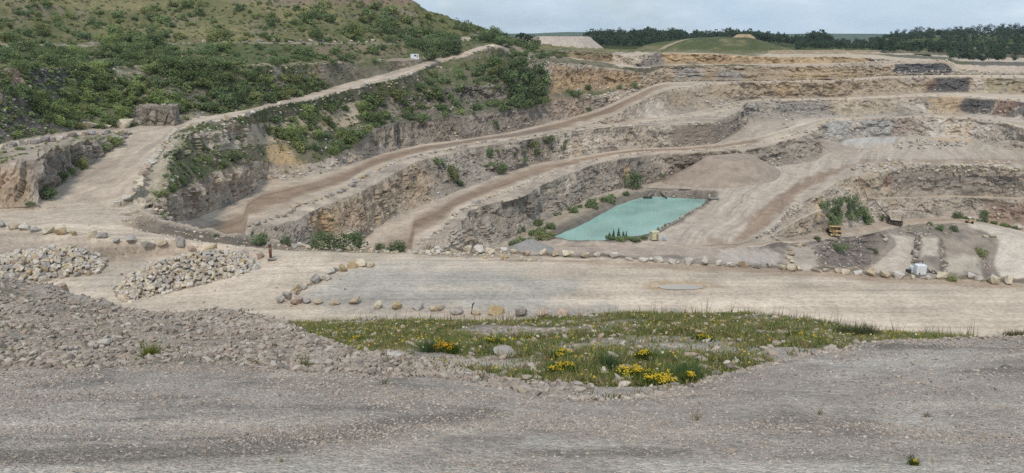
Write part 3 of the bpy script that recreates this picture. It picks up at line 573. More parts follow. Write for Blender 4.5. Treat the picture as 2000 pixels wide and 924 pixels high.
# left slope: dark scree, dark old faces
patch([(-100, 180), (20, 190), (60, 215), (110, 250), (100, 260), (-100, 275)], lin(112, 104, 98, KA), .9, 5); patch([(0, 137), (45, 137), (40, 165), (0, 160)], C_rust, .6, 5); patch([(50, 136), (145, 133), (140, 160), (110, 190), (60, 180)], lin(96, 94, 94, KA), .85, 5)
patch([(265, 205), (335, 205), (338, 242), (262, 242)], lin(128, 118, 108, KA), .9, 3)
patch([(270, 150), (480, 150), (620, 160), (560, 190), (400, 225), (330, 190)], lin(104, 102, 98, KA), .55, 10, ('rockslope',)); patch([(600, 128), (626, 130), (625, 150), (600, 148)], C_orange, .8, 3, ('rockslope',)); patch([(560, 128), (780, 124), (780, 145), (640, 175), (560, 160)], lin(130, 120, 108, KA), .6, 5, ('rockslope',))
patch([(610, 90), (790, 88), (790, 110), (640, 118)], lin(150, 132, 112, KA), .8, 5, ('vegslope', 'ledge')); patch([(0, 80), (500, 80), (830, 78), (830, 86), (500, 90), (0, 92)], lin(160, 148, 130, KA), .5, 3, ('ledge',))
patch([(560, -10), (830, -10), (840, 8), (700, 12), (560, 2)], lin(150, 128, 112, KA), .85, 6, ('hill',)); patch([(560, 40), (760, 40), (800, 70), (600, 74)], C_turf2, .5, 10, ('hill',)); patch([(150, 50), (480, 55), (500, 80), (250, 75)], C_dry, .6, 10, ('hill',)); patch([(905, 50), (950, 62), (945, 70), (900, 80), (930, 66)], C_dust, .9, 2)
patch([(870, 30), (1000, 70), (1040, 95), (960, 80), (900, 60)], C_turf2, .7, 5)
patch([(975, 84), (1010, 90), (1050, 112), (1000, 112), (975, 95)], lin(172, 156, 140, KA), .8, 4)
patch([(1040, 97), (1195, 104), (1195, 110), (1040, 112)], C_turf, .6, 4)
patch([(1195, 104), (1290, 102), (1262, 108), (1220, 128), (1200, 128)], C_dust, .95, 2); patch([(1262, 108), (1290, 104), (1300, 127), (1240, 132)], lin(168, 156, 146, KA), .9, 2); patch([(1210, 105), (1275, 103), (1240, 130), (1205, 131)], C_dust*1.03, .95, 2)
patch([(1280, 103), (1500, 96), (1520, 106), (1480, 109), (1300, 105)], C_turf2, .55, 3, ('ledge', 'vegslope', 'hill')); patch([(1500, 95), (1700, 95), (1740, 115), (1640, 109), (1500, 107)], lin(178, 158, 130, KA), .9, 3, ('ledge', 'vegslope', 'hill'))
patch([(1700, 100), (1900, 104), (1900, 118), (1760, 118)], lin(130, 124, 116, KA), .7, 4, ('ledge', 'vegslope', 'hill')); patch([(1900, 120), (2200, 124), (2200, 140), (1900, 138)], lin(120, 116, 114, KA), .9, 2, ('ledge', 'vegslope')); patch([(1860, 100), (2200, 104), (2200, 126), (1860, 120)], lin(120, 110, 96, KA), .8, 5, ('vegslope', 'hill'))
# floors
patch([(1610, 262), (1960, 268), (1960, 300), (1700, 325), (1560, 345), (1480, 400), (1400, 420), (1380, 400), (1480, 345), (1600, 315), (1680, 296)], lin(206, 190, 172, KA), .7, 6, ('floor',)); patch([(1820, 264), (1910, 268), (1900, 278), (1830, 276)], C_orange*1.1, .5, 4, ('floor',)); patch([(1600, 262), (1760, 266), (1740, 280), (1640, 285)], lin(206, 201, 194, KA), .85, 6, ('floor',))
patch([(1655, 320), (1668, 322), (1560, 380), (1500, 440), (1460, 470), (1430, 470), (1480, 410), (1560, 355)], C_wet*1.05, .8, 5, ('floor',)); patch([(1680, 312), (2200, 310), (2200, 318), (1680, 318)], C_wet*1.1, .6, 3, ('floor',))
patch([(1000, 480), (1090, 475), (1300, 470), (1450, 480), (1450, 500), (1000, 495)], lin(208, 186, 170, KA), .6, 5, ('floor', 'pit')); patch([(1380, 465), (1480, 480), (1470, 500), (1400, 492)], lin(172, 146, 126, KA), .7, 5, ('floor', 'pit'))
patch([(1400, 485), (1470, 483), (1520, 495), (1520, 518), (1420, 510)], lin(212, 200, 188, KA), .7, 5, ('floor', 'pit'))
patch([(985, 470), (1060, 430), (1200, 375), (1260, 370), (1240, 386), (1200, 400), (1084, 462)], lin(180, 166, 144, KA), .8, 5, ('floor',)); patch([(1070, 460), (1150, 425), (1245, 383), (1400, 380), (1400, 392), (1310, 445), (1270, 466), (1180, 476)], lin(118, 112, 104, KA), .85, 3, ('floor',))
# pit ramps and dusty road
patch([(1733, 457), (1789, 462), (1786, 520), (1783, 534), (1688, 534), (1702, 523), (1727, 502), (1750, 481), (1747, 467)], lin(214, 199, 183, KA), .97, 3, ('pit',), .4); patch([(1831, 468), (1842, 470), (1850, 536), (1838, 536)], lin(126, 112, 102, KA), .8, 3, ('pit',), 2.0); patch([(1906, 478), (1924, 480), (1942, 548), (1920, 548)], lin(140, 127, 116, KA), .7, 5, ('pit',), 2.0); patch([(1846, 468), (1908, 470), (1918, 504), (1850, 504)], lin(178, 163, 148, KA), .8, 4, ('pit',)); patch([(1800, 462), (1832, 464), (1836, 500), (1800, 500)], lin(216, 204, 186, KA), .85, 4, ('pit',)); patch([(1850, 505), (1910, 500), (1918, 535), (1845, 535)], lin(210, 196, 178, KA), .85, 5, ('pit',)); patch([(1880, 431), (1930, 437), (2000, 452), (2200, 470), (2200, 590), (1985, 572), (1955, 548), (1940, 512), (1950, 487), (1953, 471), (1930, 456), (1895, 441)], lin(226, 214, 198, KA), .97, 4, ('pit', 'truckroad'), .5)
patch([(1535, 485), (1590, 480), (1600, 525), (1530, 520)], lin(200, 186, 170, KA), .7, 5, ('pit',)); patch([(1590, 484), (1658, 460), (1718, 457), (1738, 468), (1733, 482), (1710, 500), (1688, 520), (1678, 532), (1615, 532)], lin(138, 126, 118, KA), .8, 4, ('pit',)); patch([(1770, 432), (1865, 434), (1860, 462), (1770, 462)], lin(150, 140, 126, KA), .8, 4, ('pit',))
patch([(1920, 395), (2200, 395), (2200, 440), (1940, 440)], C_rust*1.1, .55, 10, ('pitwall',)); patch([(1730, 345), (1745, 345), (1742, 365), (1728, 365)], C_rust, .8, 3, ('pitwall',)); patch([(1595, 385), (1610, 390), (1605, 430), (1590, 430)], C_orange, .6, 4, ('pitwall',)); patch([(1740, 340), (2000, 345), (2000, 372), (1740, 372)], lin(150, 142, 134, KA), .4, 6, ('pitwall',))
# platform: grey stone hardstanding, embankment soil
patch([(745, 519), (880, 516), (1000, 524), (1180, 555), (1080, 580), (1200, 610), (1100, 625), (900, 612), (640, 600), (590, 575), (650, 545)], C_grav, .85, 14, ('platform',)); patch([(620, 553), (660, 552), (640, 562), (590, 560)], lin(225, 212, 195, KA), .7, 3, ('platform',))
patch([(820, 560), (1000, 558), (1000, 566), (830, 568)], C_beige, .35, 4, ('platform',)); patch([(1000, 500), (1500, 522), (2000, 555), (2000, 566), (1500, 536), (1100, 514), (1000, 508)], lin(176, 152, 130, KA), .7, 3, ('platform',)); patch([(1260, 556), (1300, 549), (1400, 553), (1420, 562), (1350, 568), (1280, 566)], lin(190, 155, 112, KA), .5, 4, ('platform',))
patch([(-200, 430), (0, 449), (140, 466), (260, 480), (408, 497), (480, 507), (420, 500), (330, 500), (200, 512), (100, 530), (0, 548), (-200, 565)], lin(178, 162, 146, KA), .9, 5, ('platform',)); patch([(222, 440), (248, 426), (268, 413), (300, 420), (330, 440), (290, 452)], lin(176, 160, 143, KA), .8, 4, ('berm',)); patch([(150, 570), (200, 510), (290, 505), (250, 560)], lin(190, 176, 160, KA), .7, 5, ('platform',))
patch([(262, 440), (300, 425), (480, 455), (520, 480), (405, 468), (281, 450)], lin(112, 105, 98, KA), .55, 5, ('berm',))
patch([(540, 468), (810, 485), (1060, 500), (1060, 515), (800, 494), (540, 484)], lin(176, 160, 142, KA), .8, 3, ('berm', 'platform'))

# dusty lips and clean floors of the far benches
for i in range(NR):
    if BK[GB[i]] in ('cliffC', 'cliffB', 'faceB', 'cliffU', 'rockslope', 'roadB', 'shelf', 'roadC', 'shelfA', 'roadA', 'ledge'):
        fc_ = BK[GB[i]] in ('cliffC', 'cliffB', 'faceB', 'cliffU', 'rockslope'); w_ = (sstep(.9, .97, GT[i])*far_w if fc_ else .8*sstep(1465, 1500, cols))
        if fc_: colr[i] *= 1-.12*far_w[:, None]
        colr[i] = colr[i]*(1-w_[:, None])+C_dust*1.06*w_[:, None]
sdw = poly_dist(P[fr_][..., 0], P[fr_][..., 1], pp); wbk = (1-sstep(2.0, 5.0, sdw+2*n_b[fr_]))*(P[fr_][..., 2] < -60)*.85
colr[fr_] = mix(colr[fr_], np.broadcast_to(lin(128, 118, 108, KA), colr[fr_].shape), wbk)
cl_ = np.where(CLOSED)[0]; wc_ = (1-WCOL)[None, :, None]
colr[cl_] = colr[cl_]*(1-wc_)+C_dust*wc_
# flow coordinates for tyre tracks: across, along
FLOW = np.zeros((NR, NC, 3)); FLOW[..., 0] = P[..., 1]; FLOW[..., 1] = P[..., 0]
seg = np.concatenate([np.zeros((NR, 1)), np.cumsum(np.linalg.norm(np.diff(P, axis=1), axis=-1), axis=1)], 1)
for k in ('roadA', 'roadB', 'roadC', 'truckroad', 'leftcliff', 'leftshelf', 'faceB'):
    r = rows_of(k); b = GB[r]
    width = np.array([16.0])
    base = np.array([{'roadA': 0, 'leftcliff': 16, 'leftshelf': 24, 'roadB': 32, 'faceB': 48, 'roadC': 64, 'truckroad': 90}[k]])
    FLOW[r, :, 0] = (base+GT[r]*12)[:, None]; FLOW[r, :, 1] = seg[r[len(r)//2]][None, :]
ff = rows_of('floor')
A = math.radians(28); P_ff = P[ff]; wob = 5*fbm(P_ff[..., 0]/30, P_ff[..., 1]/30, 0, 2, 150); FLOW[ff, :, 0] = P[ff][..., 0]*math.cos(A)-P[ff][..., 1]*math.sin(A)+wob; FLOW[ff, :, 1] = P[ff][..., 0]*math.sin(A)+P[ff][..., 1]*math.cos(A)

def grid_object(name, bands, mat, smooth, x0=-400, x1=2400):
    r = np.where(np.isin(GB, bands))[0]; r0, r1 = r.min(), min(r.max()+1, NR-1)
    c0, c1 = int(np.searchsorted(cols, x0)), int(np.searchsorted(cols, x1))
    cs = slice(c0, c1+1); nc = c1-c0+1
    idx = np.arange((r1-r0+1)*nc).reshape(r1-r0+1, nc)
    f = np.stack([idx[:-1, :-1], idx[:-1, 1:], idx[1:, 1:], idx[1:, :-1]], -1).reshape(-1, 4)
    s = slice(r0, r1+1)
    me = new_mesh(name, P[s, cs].reshape(-1, 3), f, mat, colr[s, cs].reshape(-1, 3), FLOW[s, cs].reshape(-1, 3), smooth, ROCK[s, cs].reshape(-1))
    o = link(name, me); tag(o, kind='structure'); return o
def brange(a, b): return list(range([x[0] for x in BANDS].index(a), [x[0] for x in BANDS].index(b)))
for nm, a, b, mat, sm, *xr in (('ground', 'P0', 'P3', M_DIRT, True), ('embankment', 'P3', 'P5', M_SLOPE, False), ('quarry_floor', 'P5', 'Q1', M_DIRT, True), ('lower_pit', 'Q1', 'Q5', M_BEDS, False), ('pit_road', 'Q5', 'Q6', M_DIRT, True),
                          ('quarry_face', 'Q6', 'Q9', M_BEDS, False), ('quarry_floor', 'Q9', 'T0', M_DIRT, True), ('quarry_face', 'T0', 'T1', M_ROCK, False, -400, 1310), ('quarry_face', 'T0', 'T1', M_BEDS, False, 1310, 2400), ('haul_road', 'T1', 'T3', M_DIRT, True), ('quarry_floor', 'T3', 'T3b', M_DIRT, True), ('quarry_face', 'T3b', 'T4', M_ROCK, False, -400, 1310), ('quarry_face', 'T3b', 'T4', M_BEDS, False, 1310, 2200),
                          ('haul_road', 'T4', 'T6', M_DIRT, True), ('haul_road', 'T6', 'T7', M_DIRT, True, -400, 1140), ('quarry_face', 'T6', 'T7', M_BEDS, False, 1140, 2400), ('haul_road', 'T7', 'T8', M_DIRT, True), ('quarry_face', 'T8', 'T9', M_ROCK, False), ('hillside', 'T9', 'T11', M_ROCK, False, -400, 1286), ('quarry_face', 'T9', 'T11', M_BEDS, False, 1286, 2400), ('quarry_face', 'T11', 'T12', M_ROCK, False, -400, 1286), ('quarry_face', 'T11', 'T12', M_BEDS, False, 1286, 2400), ('hillside', 'T12', 'T13', M_ROCK, False),
                          ('haul_road', 'T13', 'T14', M_DIRT, True), ('quarry_face', 'T14', 'T15', M_ROCK, False, -400, 256), ('haul_road', 'T14', 'T15', M_DIRT, True, 256, 2400), ('hillside', 'T15', 'T16', M_DIRT, True), ('haul_road', 'T16', 'T17', M_DIRT, True), ('quarry_face', 'T17', 'T18', M_ROCK, False, -400, 1200), ('quarry_face', 'T17', 'T18', M_BEDS, False, 1200, 2400), ('hillside', 'T18', 'T21', M_SLOPE, False), ('hill', 'T21', 'T23', M_SLOPE, True), ('hill', 'T23', 'T24', M_SLOPE, True)):
    if b == 'T24': bs = [len(BANDS)-1]
    else: bs = brange(a, b)
    grid_object(nm, bs, mat, sm, *xr)

def at(px, py, *ks):
    """the ground point of the named bands that the photograph shows at (px, py)"""
    j = int(np.clip(round((px-cols[0])/DU), 0, NC-1)); r = rows_of(*ks)
    i = r[np.argmin(np.abs(GPY[r, j]-py))]
    return Vector([float(v) for v in P[i, j]])
# ------------------------------------------------------------------ world, sun, camera
world = bpy.data.worlds.new('World'); scene.world = world; world.use_nodes = True
nt = world.node_tree; nt.nodes.clear()
SUN_EL, SUN_AZ = math.radians(55), math.radians(190)      # azimuth clockwise from +Y
wo = nt.nodes.new('ShaderNodeOutputWorld')
sky = N(nt, 'ShaderNodeTexSky', sky_type='NISHITA'); sky.sun_disc = False; sky.sun_elevation = SUN_EL; sky.sun_rotation = SUN_AZ; sky.air_density = 1.0; sky.dust_density = 2.0
b1 = N(nt, 'ShaderNodeBackground', i_Strength=0.085); nt.links.new(sky.outputs[0], b1.inputs[0])
tc = N(nt, 'ShaderNodeTexCoord').outputs['Generated']
mp = N(nt, 'ShaderNodeMapping', i_Scale=(1.0, 1.0, 3.2)); nt.links.new(tc, mp.inputs['Vector'])
cn = N(nt, 'ShaderNodeTexNoise', i_Scale=3.4, i_Detail=7.0, i_Roughness=0.58, i_Distortion=0.3); nt.links.new(mp.outputs[0], cn.inputs['Vector'])
cn2 = N(nt, 'ShaderNodeTexNoise', i_Scale=9.0, i_Detail=5.0, i_Roughness=0.55); nt.links.new(mp.outputs[0], cn2.inputs['Vector'])
cc = ramp(nt, cn2.outputs['Fac'], [(0.3, (0.41, 0.54, 0.67)), (0.54, (0.49, 0.605, 0.715)), (0.74, (0.63, 0.72, 0.79))])
b2 = N(nt, 'ShaderNodeBackground', i_Strength=0.86); nt.links.new(cc, b2.inputs[0])
mxs = nt.nodes.new('ShaderNodeMixShader')
nt.links.new(ramp(nt, cn.outputs['Fac'], [(0.33, 0.55), (0.55, 0.95)]), mxs.inputs[0]); nt.links.new(b1.outputs[0], mxs.inputs[1]); nt.links.new(b2.outputs[0], mxs.inputs[2])
nt.links.new(mxs.outputs[0], wo.inputs[0])
sl = bpy.data.lights.new('sun', 'SUN'); sl.energy = 1.5; sl.angle = math.radians(11); sl.color = (1, 0.93, 0.83)
so = bpy.data.objects.new('sun', sl); COL.objects.link(so)
sdir = Vector((math.sin(SUN_AZ)*math.cos(SUN_EL), math.cos(SUN_AZ)*math.cos(SUN_EL), math.sin(SUN_EL)))
so.rotation_euler = sdir.to_track_quat('Z', 'Y').to_euler(); so.location = (0, 0, 80)
cam = bpy.data.cameras.new('camera'); co = bpy.data.objects.new('camera', cam); COL.objects.link(co); scene.camera = co
cam.sensor_width = 36; cam.lens = F/2000*36; cam.clip_start = 0.1; cam.clip_end = 20000
co.location = (0, 0, 0); co.rotation_euler = (math.pi/2-PITCH, 0, 0)
scene.view_settings.view_transform = 'Standard'; scene.view_settings.look = 'None'; scene.view_settings.exposure = 0.5
scene.cycles.use_denoising = False; scene.view_settings.gamma = 1
scene.render.resolution_x, scene.render.resolution_y = 1024, 473

# ------------------------------------------------------------------ the bank the photograph is taken from
bcols = np.concatenate([np.arange(-3500, -500, 50.0), np.arange(-500, 2501, 5.0), np.arange(2550, 5501, 50.0)]); NBc = len(bcols)
def BIp(p): p = np.array(p, float); return gs(np.interp(bcols, p[:, 0], p[:, 1]), 4)
E1 = [(-500, 722), (0, 722), (560, 728), (850, 738), (1000, 765), (1120, 785), (1250, 778), (1340, 763), (1420, 735), (1550, 695), (1640, 688), (1760, 668), (2000, 662), (2500, 660)]
MC = [(-500, 490), (-200, 520), (0, 547), (150, 574), (300, 602), (430, 612), (560, 636), (640, 662), (760, 693), (850, 714), (1000, 752), (1120, 777), (1250, 772), (1340, 758), (1420, 731), (1550, 691), (1640, 684), (1760, 664), (2000, 658), (2500, 656)]
brow = []
def badd(y, Yv=None, z=None):
    y = BIp(y)
    Yv = BIp(Yv) if Yv is not None else -BIp(z)/tanang(y)
    if brow: Yv = np.maximum(Yv, brow[-1][0]+.25)
    brow.append((Yv, -Yv*tanang(y)))
badd([(0, 1900)], z=[(0, -2.3)]); badd([(0, 924)], z=[(0, -3.0)])
badd([(0, 830)], Yv=[(0, 7.3)])
badd(E1, Yv=[(-500, 11.5), (560, 11.3), (850, 11), (1000, 10.5), (1120, 10), (1340, 11.2), (1550, 14), (1760, 16.5), (2500, 17)])
badd([(-500, 620), (0, 640), (300, 662), (560, 692), (700, 708), (850, 724), (1000, 757), (1120, 781), (1250, 775), (1340, 761), (1420, 734), (1550, 693), (2500, 658)], Yv=[(-500, 15), (300, 14.5), (560, 13.8), (760, 12.2), (1000, 11), (1120, 10.3), (1340, 11.5), (1550, 14.4), (2500, 17.5)])
badd(MC, Yv=[(-500, 21), (0, 20), (300, 18.5), (560, 16.5), (760, 13.3), (1000, 11.6), (1120, 10.8), (1340, 11.9), (1550, 14.8), (2500, 18)])
Ym, zm = brow[-1]
brow.append((Ym+2.0, zm-BIp([(-500, 1.3), (560, 1.2), (850, 1.0), (1120, .75), (1340, .9), (2500, 1.2)])))
Yd_, zd_ = brow[-1]
VT = [(-500, 640), (400, 640), (560, 632), (700, 626), (930, 625), (1100, 624), (1250, 609), (1500, 615), (1620, 632), (1700, 650), (1800, 657), (2000, 660), (2500, 660)]
yv = BIp(VT); Yv = np.maximum(BIp([(-500, 33), (560, 32), (1500, 32), (1800, 26), (2500, 25)]), Yd_+3); zv = -Yv*tanang(yv)
zv = np.minimum(zv, zd_-.3*(Yv-Yd_)*0.4)
brow.append((Yv, zv)); brow.append((Yv+3, zv-1.6)); brow.append((np.full(NBc, 71.5), np.full(NBc, -33.0)+BIp([(-500, -.8), (0, -.5), (700, 1.2), (2500, 1.2)])))
bY, bZ, bS = [], [], []
for i, n in enumerate((10, 70, 60, 30, 30, 8, 60, 6, 24)):
    for k in range(n):
        t = k/n; (Y0, Z0), (Y1, Z1) = brow[i], brow[i+1]
        bY.append(Y0+(Y1-Y0)*t); bZ.append(Z0+(Z1-Z0)*t); bS.append(i)
bY.append(brow[-1][0]); bZ.append(brow[-1][1]); bS.append(8)
bY, bZ, bS = np.array(bY), np.array(bZ), np.array(bS)
bPY = 462+F*np.tan(np.arctan2(-bZ, bY)-PITCH); bX = world_x(bcols[None, :], bPY, bY)
bPX = np.broadcast_to(bcols[None, :], bX.shape)
rr = fbm(bX/1.7, bY/1.7, 0, 5, 90); r2 = fbm(bX/.45, bY/.45, 0, 4, 91)
mound = ((bS >= 3) & (bS <= 5))[:, None]*(1-sstep(650, 1000, bPX))
bZ = bZ+(.05+.22*mound+.12*sstep(9, 14, bY))*rr+.025*r2*sstep(3, 7, bY)
bP = np.stack([bX, bY, bZ], -1)
C1 = lin(204, 190, 177, KA); C2 = lin(178, 165, 153, KA); C3 = lin(230, 215, 198, KA); C4 = lin(150, 144, 118, KA)
bc = np.broadcast_to(C1, bP.shape).copy()
bc = mix(bc, C2, sstep(-.1, .5, rr+.3*r2)); lx = fbm(bX/6, bY/1.2, 0, 4, 92)
bc = mix(bc, C3, sstep(.12, .5, lx+.2*r2)*.75)
bc = mix(bc, lin(138, 131, 124, KA), sstep(.2, .5, fbm(bX/2.2, bY/.7, 0, 4, 93))*.6)
vegm = ((bS >= 6) & (bS <= 7))[:, None]*sstep(520, 620, bPX)*(1-sstep(1800, 1900, bPX)+.35)
bare = sstep(.0, .3, fbm(bX/3.5, bY/2.0, 0, 4, 95)-.12)
bare = np.maximum(bare, inside(bPX, 462+F*np.tan(np.arctan2(-bP[..., 2], bP[..., 1])-PITCH), [(1140, 660), (1380, 655), (1460, 672), (1440, 688), (1280, 690), (1140, 676)])*.8)
bc = mix(bc, lin(128, 122, 88, KA), vegm*(1-bare)*.9)
bpy_ = 462+F*np.tan(np.arctan2(-bP[..., 2], bP[..., 1])-PITCH)
def bpatch(poly, c, s, soft=8):
    global bc
    d = poly_dist(bPX, bpy_, poly)+soft*1.6*(rr+.8*r2); bc = mix(bc, np.broadcast_to(np.asarray(c), bc.shape), (1-sstep(-soft, soft, d))*s)
bpatch([(-300, 885), (300, 870), (560, 850), (760, 815), (960, 795), (980, 815), (760, 850), (560, 880), (200, 905), (-300, 915)], lin(150, 139, 128, KA), .8)
bpatch([(300, 915), (700, 880), (960, 820), (1010, 815), (900, 850), (700, 905), (400, 940)], lin(228, 214, 196, KA), .6); bpatch([(-200, 915), (2200, 895), (2200, 925), (-200, 940)], lin(230, 218, 202, KA), .6); bpatch([(1030, 855), (1200, 856), (1210, 872), (1020, 870)], lin(230, 220, 206, KA), .6)
bpatch([(1720, 815), (1850, 815), (1860, 860), (1740, 860)], lin(222, 212, 198, KA), .6, 12); bpatch([(120, 795), (260, 795), (250, 812), (130, 812)], lin(222, 208, 190, KA), .6, 8); bpatch([(1600, 700), (1900, 690), (1850, 730), (1600, 740)], lin(226, 216, 204, KA), .5, 14); bpatch([(1000, 880), (1350, 875), (1350, 890), (1000, 892)], lin(150, 140, 130, KA), .6, 6)
bpatch([(-300, 560), (0, 560), (300, 620), (560, 660), (500, 715), (0, 715), (-300, 715)], lin(178, 165, 148, KA), .6, 14)
bc = mix(bc, C4, mound*sstep(.1, .4, -lx)*.5)
idx = np.arange(bP.shape[0]*NBc).reshape(bP.shape[0], NBc)
f = np.stack([idx[:-1, :-1], idx[:-1, 1:], idx[1:, 1:], idx[1:, :-1]], -1).reshape(-1, 4)
o = link('ground', new_mesh('gravel_bank', bP.reshape(-1, 3), f, M_GRAVEL, bc.reshape(-1, 3), None, True)); tag(o, kind='structure')
def bank_at(px, py):
    j = int(np.argmin(np.abs(bcols-px))); vis = np.where(bS <= 7)[0]
    i = vis[np.argmin(np.abs(bPY[vis, j]-py)+(bS[vis] == 6)*0)]
    return Vector([float(v) for v in bP[i, j]]), i, j

# ------------------------------------------------------------------ land beyond the quarry
def sheet(name, Yr, zfun, xr, nx, ny, mat, colf, smooth=True):
    ys = np.array(Yr[0]*(Yr[1]/Yr[0])**np.linspace(0, 1, ny)); us = np.linspace(xr[0], xr[1], nx)
    xx = us[None, :]*ys[:, None]; yy = np.broadcast_to(ys[:, None], xx.shape); zz = zfun(xx, yy)
    V = np.stack([xx, yy, zz], -1); idx = np.arange(nx*ny).reshape(ny, nx)
    f = np.stack([idx[:-1, :-1], idx[:-1, 1:], idx[1:, 1:], idx[1:, :-1]], -1).reshape(-1, 4)
    o = link(name, new_mesh(name, V.reshape(-1, 3), f, mat, colf(xx, yy, zz).reshape(-1, 3), None, smooth)); tag(o, kind='structure'); return o
def land_z(x, y):
    u = x/y; px = 1000+F*u*.966
    base = -14-30*sstep(1760, 1850, px)*(1-sstep(950, 1130, y))
    # wooded hillside on the far right and the low rises behind the plateau
    rise = np.interp(px, [-600, 900, 1060, 1140, 1250, 1400, 1500, 1580, 1640, 1690, 1850, 2000, 2400], [0, 0, 2, 12, 11, 9, 6, 1, 3, 12, 17, 20, 26])
    return base+rise*sstep(820, 1250, y)+2*fbm(x/160, y/160, 0, 3, 120)-26*sstep(1500, 2600, y)*(y > 1300)
def land_c(x, y, z):
    a = fbm(x/120, y/120, 0, 3, 130)
    return mix(np.broadcast_to(lin(88, 98, 58, KA), x.shape+(3,)).copy(), lin(120, 118, 80, KA), sstep(0, .4, a)*(y > 1100))
sheet('far_land', (690, 3600), lambda x, y: land_z(x, y)-1.5, (-1.0, 1.1), 160, 90, M_SLOPE, land_c)
def ridge_z(x, y):
    u = x/y; px = 1000+F*u*.966
    top = np.interp(px, [-400, 900, 1045, 1060, 1100, 1160, 1250, 1400, 1560, 1600, 1700, 2400], [66, 66, 66, 65, 63.5, 64, 70, 69, 65.5, 66.5, 68, 68])
    h = (71-top)/F*3050+8
    return -46+(h+38)*np.exp(-((y-3050)/420.0)**2)+4*fbm(x/300, y/300, 0, 3, 140)
sheet('far_hills', (2300, 3900), ridge_z, (-.9, .95), 260, 30, M_SLOPE, lambda x, y, z: np.broadcast_to(lin(96, 112, 96, KA), x.shape+(3,)))

# thin summer haze in one closed box round the camera and the whole scene
def haze_box(x0, x1, y0, y1, z0, z1, density):
    me = bpy.data.meshes.new('haze'); bm = bmesh.new(); bmesh.ops.create_cube(bm, size=1)
    for v in bm.verts: v.co = Vector(((x0+x1)/2+v.co.x*(x1-x0), (y0+y1)/2+v.co.y*(y1-y0), (z0+z1)/2+v.co.z*(z1-z0)))
    bm.to_mesh(me); bm.free(); m = bpy.data.materials.new('haze_air'); m.use_nodes = True; nt = m.node_tree; nt.nodes.clear()
    out = nt.nodes.new('ShaderNodeOutputMaterial'); v = nt.nodes.new('ShaderNodeVolumePrincipled'); v.inputs['Color'].default_value = (.86, .92, 1, 1); v.inputs['Density'].default_value = density; v.inputs['Anisotropy'].default_value = .1
    nt.links.new(v.outputs[0], out.inputs['Volume']); me.materials.append(m); o = link('haze', me); tag(o, 'thin haze over the quarry', 'haze', kind='stuff')
haze_box(-4600, 4600, -30, 4100, -130, 75, .00005)
# ------------------------------------------------------------------ boulders and stones
def rock_mesh(name, seed, blocky=.6, npts=26, bev=.06):
    r = random.Random(seed); bm = bmesh.new()
    sx, sy, sz = 1.0, r.uniform(.7, 1.0), r.uniform(.62, .92)
    for _ in range(npts):
        v = Vector((r.gauss(0, 1), r.gauss(0, 1), r.gauss(0, 1))).normalized()
        m = max(abs(v.x), abs(v.y), abs(v.z)); v = v*(1-blocky)+v/m*blocky
        v *= r.uniform(.8, 1.0)
        bm.verts.new((v.x*sx*.5, v.y*sy*.5, v.z*sz*.5))
    bmesh.ops.convex_hull(bm, input=bm.verts)
    for v in [v for v in bm.verts if not v.link_faces]: bm.verts.remove(v)
    bmesh.ops.dissolve_limit(bm, angle_limit=.16, verts=bm.verts, edges=bm.edges)
    bmesh.ops.bevel(bm, geom=bm.edges[:], offset=bev*.5, segments=1, affect='EDGES', profile=.6)
    bmesh.ops.triangulate(bm, faces=bm.faces)
    zmin = min(v.co.z for v in bm.verts)
    for v in bm.verts: v.co.z -= zmin
    me = bpy.data.meshes.new(name); bm.to_mesh(me); bm.free(); me.materials.append(M_STONE); return me
ROCKS = [rock_mesh('boulder', 100+i, random.Random(i).uniform(.7, 1.0), 13+i % 7, .04) for i in range(18)]
SLABS = [rock_mesh('stone_block', 300+i, random.Random(i).uniform(.5, 1.0), 11+i % 5, .025) for i in range(14)]
TONES = [(n_, c_*1.08) for n_, c_ in [('pale grey', lin(216, 207, 196, KA)), ('cream', lin(222, 208, 184, KA)), ('ochre', lin(202, 180, 142, KA)), ('buff', lin(204, 187, 164, KA)), ('grey', lin(180, 173, 166, KA)), ('pinkish', lin(200, 178, 162, KA)), ('dark grey', lin(146, 139, 133, KA))]]
SHAPES = ['squat', 'blocky', 'rounded', 'angular', 'lopsided']
BOULDERS = []        # (photo size, position, width, height factor, tone, ...) collected first, the largest become things
def add_boulder(P_, w, h, tone, label, group, rz=None, near=1.0):
    size = w*F/max(P_.y, 1)*near
    BOULDERS.append((size, P_, w, h, tone, label, group, rz if rz is not None else random.uniform(0, 6.28)))
def pick(weights): return random.choices(range(len(TONES)), weights)[0]

# front row on the stone hardstanding
fr_row = [(621, 592, 22), (656, 593, 22), (694, 592, 24), (735, 597, 19), (775, 600, 21), (814, 603, 22), (855, 606, 30), (892, 609, 24), (932, 611, 18), (969, 613, 26), (1017, 615, 26), (1058, 619, 24), (1098, 621, 25), (1136, 620, 20)]
ft = [3, 3, 3, 1, 2, 4, 3, 4, 3, 2, 4, 5, 5, 5]; fh = [.6, .55, 1.0, .85, .85, .9, .6, .7, .9, .75, .8, .8, .75, .8]
for i, (px, py, w) in enumerate(fr_row):
    p = at(px, py+1, 'platform'); add_boulder(p, w*p.y/F/.966, fh[i], ft[i], None, 'boulders in the front row on the grey hardstanding', near=9)
    BOULDERS[-1] = BOULDERS[-1][:5]+('%s boulder, %s from the kerb corner in the front row beside the bank' % (TONES[ft[i]][0], ordinal(i+1)),)+BOULDERS[-1][6:]
cv = [(725, 521, 18), (706, 519, 20), (688, 524, 14), (671, 527, 16), (657, 531, 13), (646, 534, 16), (638, 543, 18), (628, 547, 12), (617, 550, 20), (604, 555, 11), (592, 562, 16), (577, 567, 18), (575, 580, 20), (560, 586, 22), (548, 587, 14), (581, 589, 24), (601, 592, 13)]
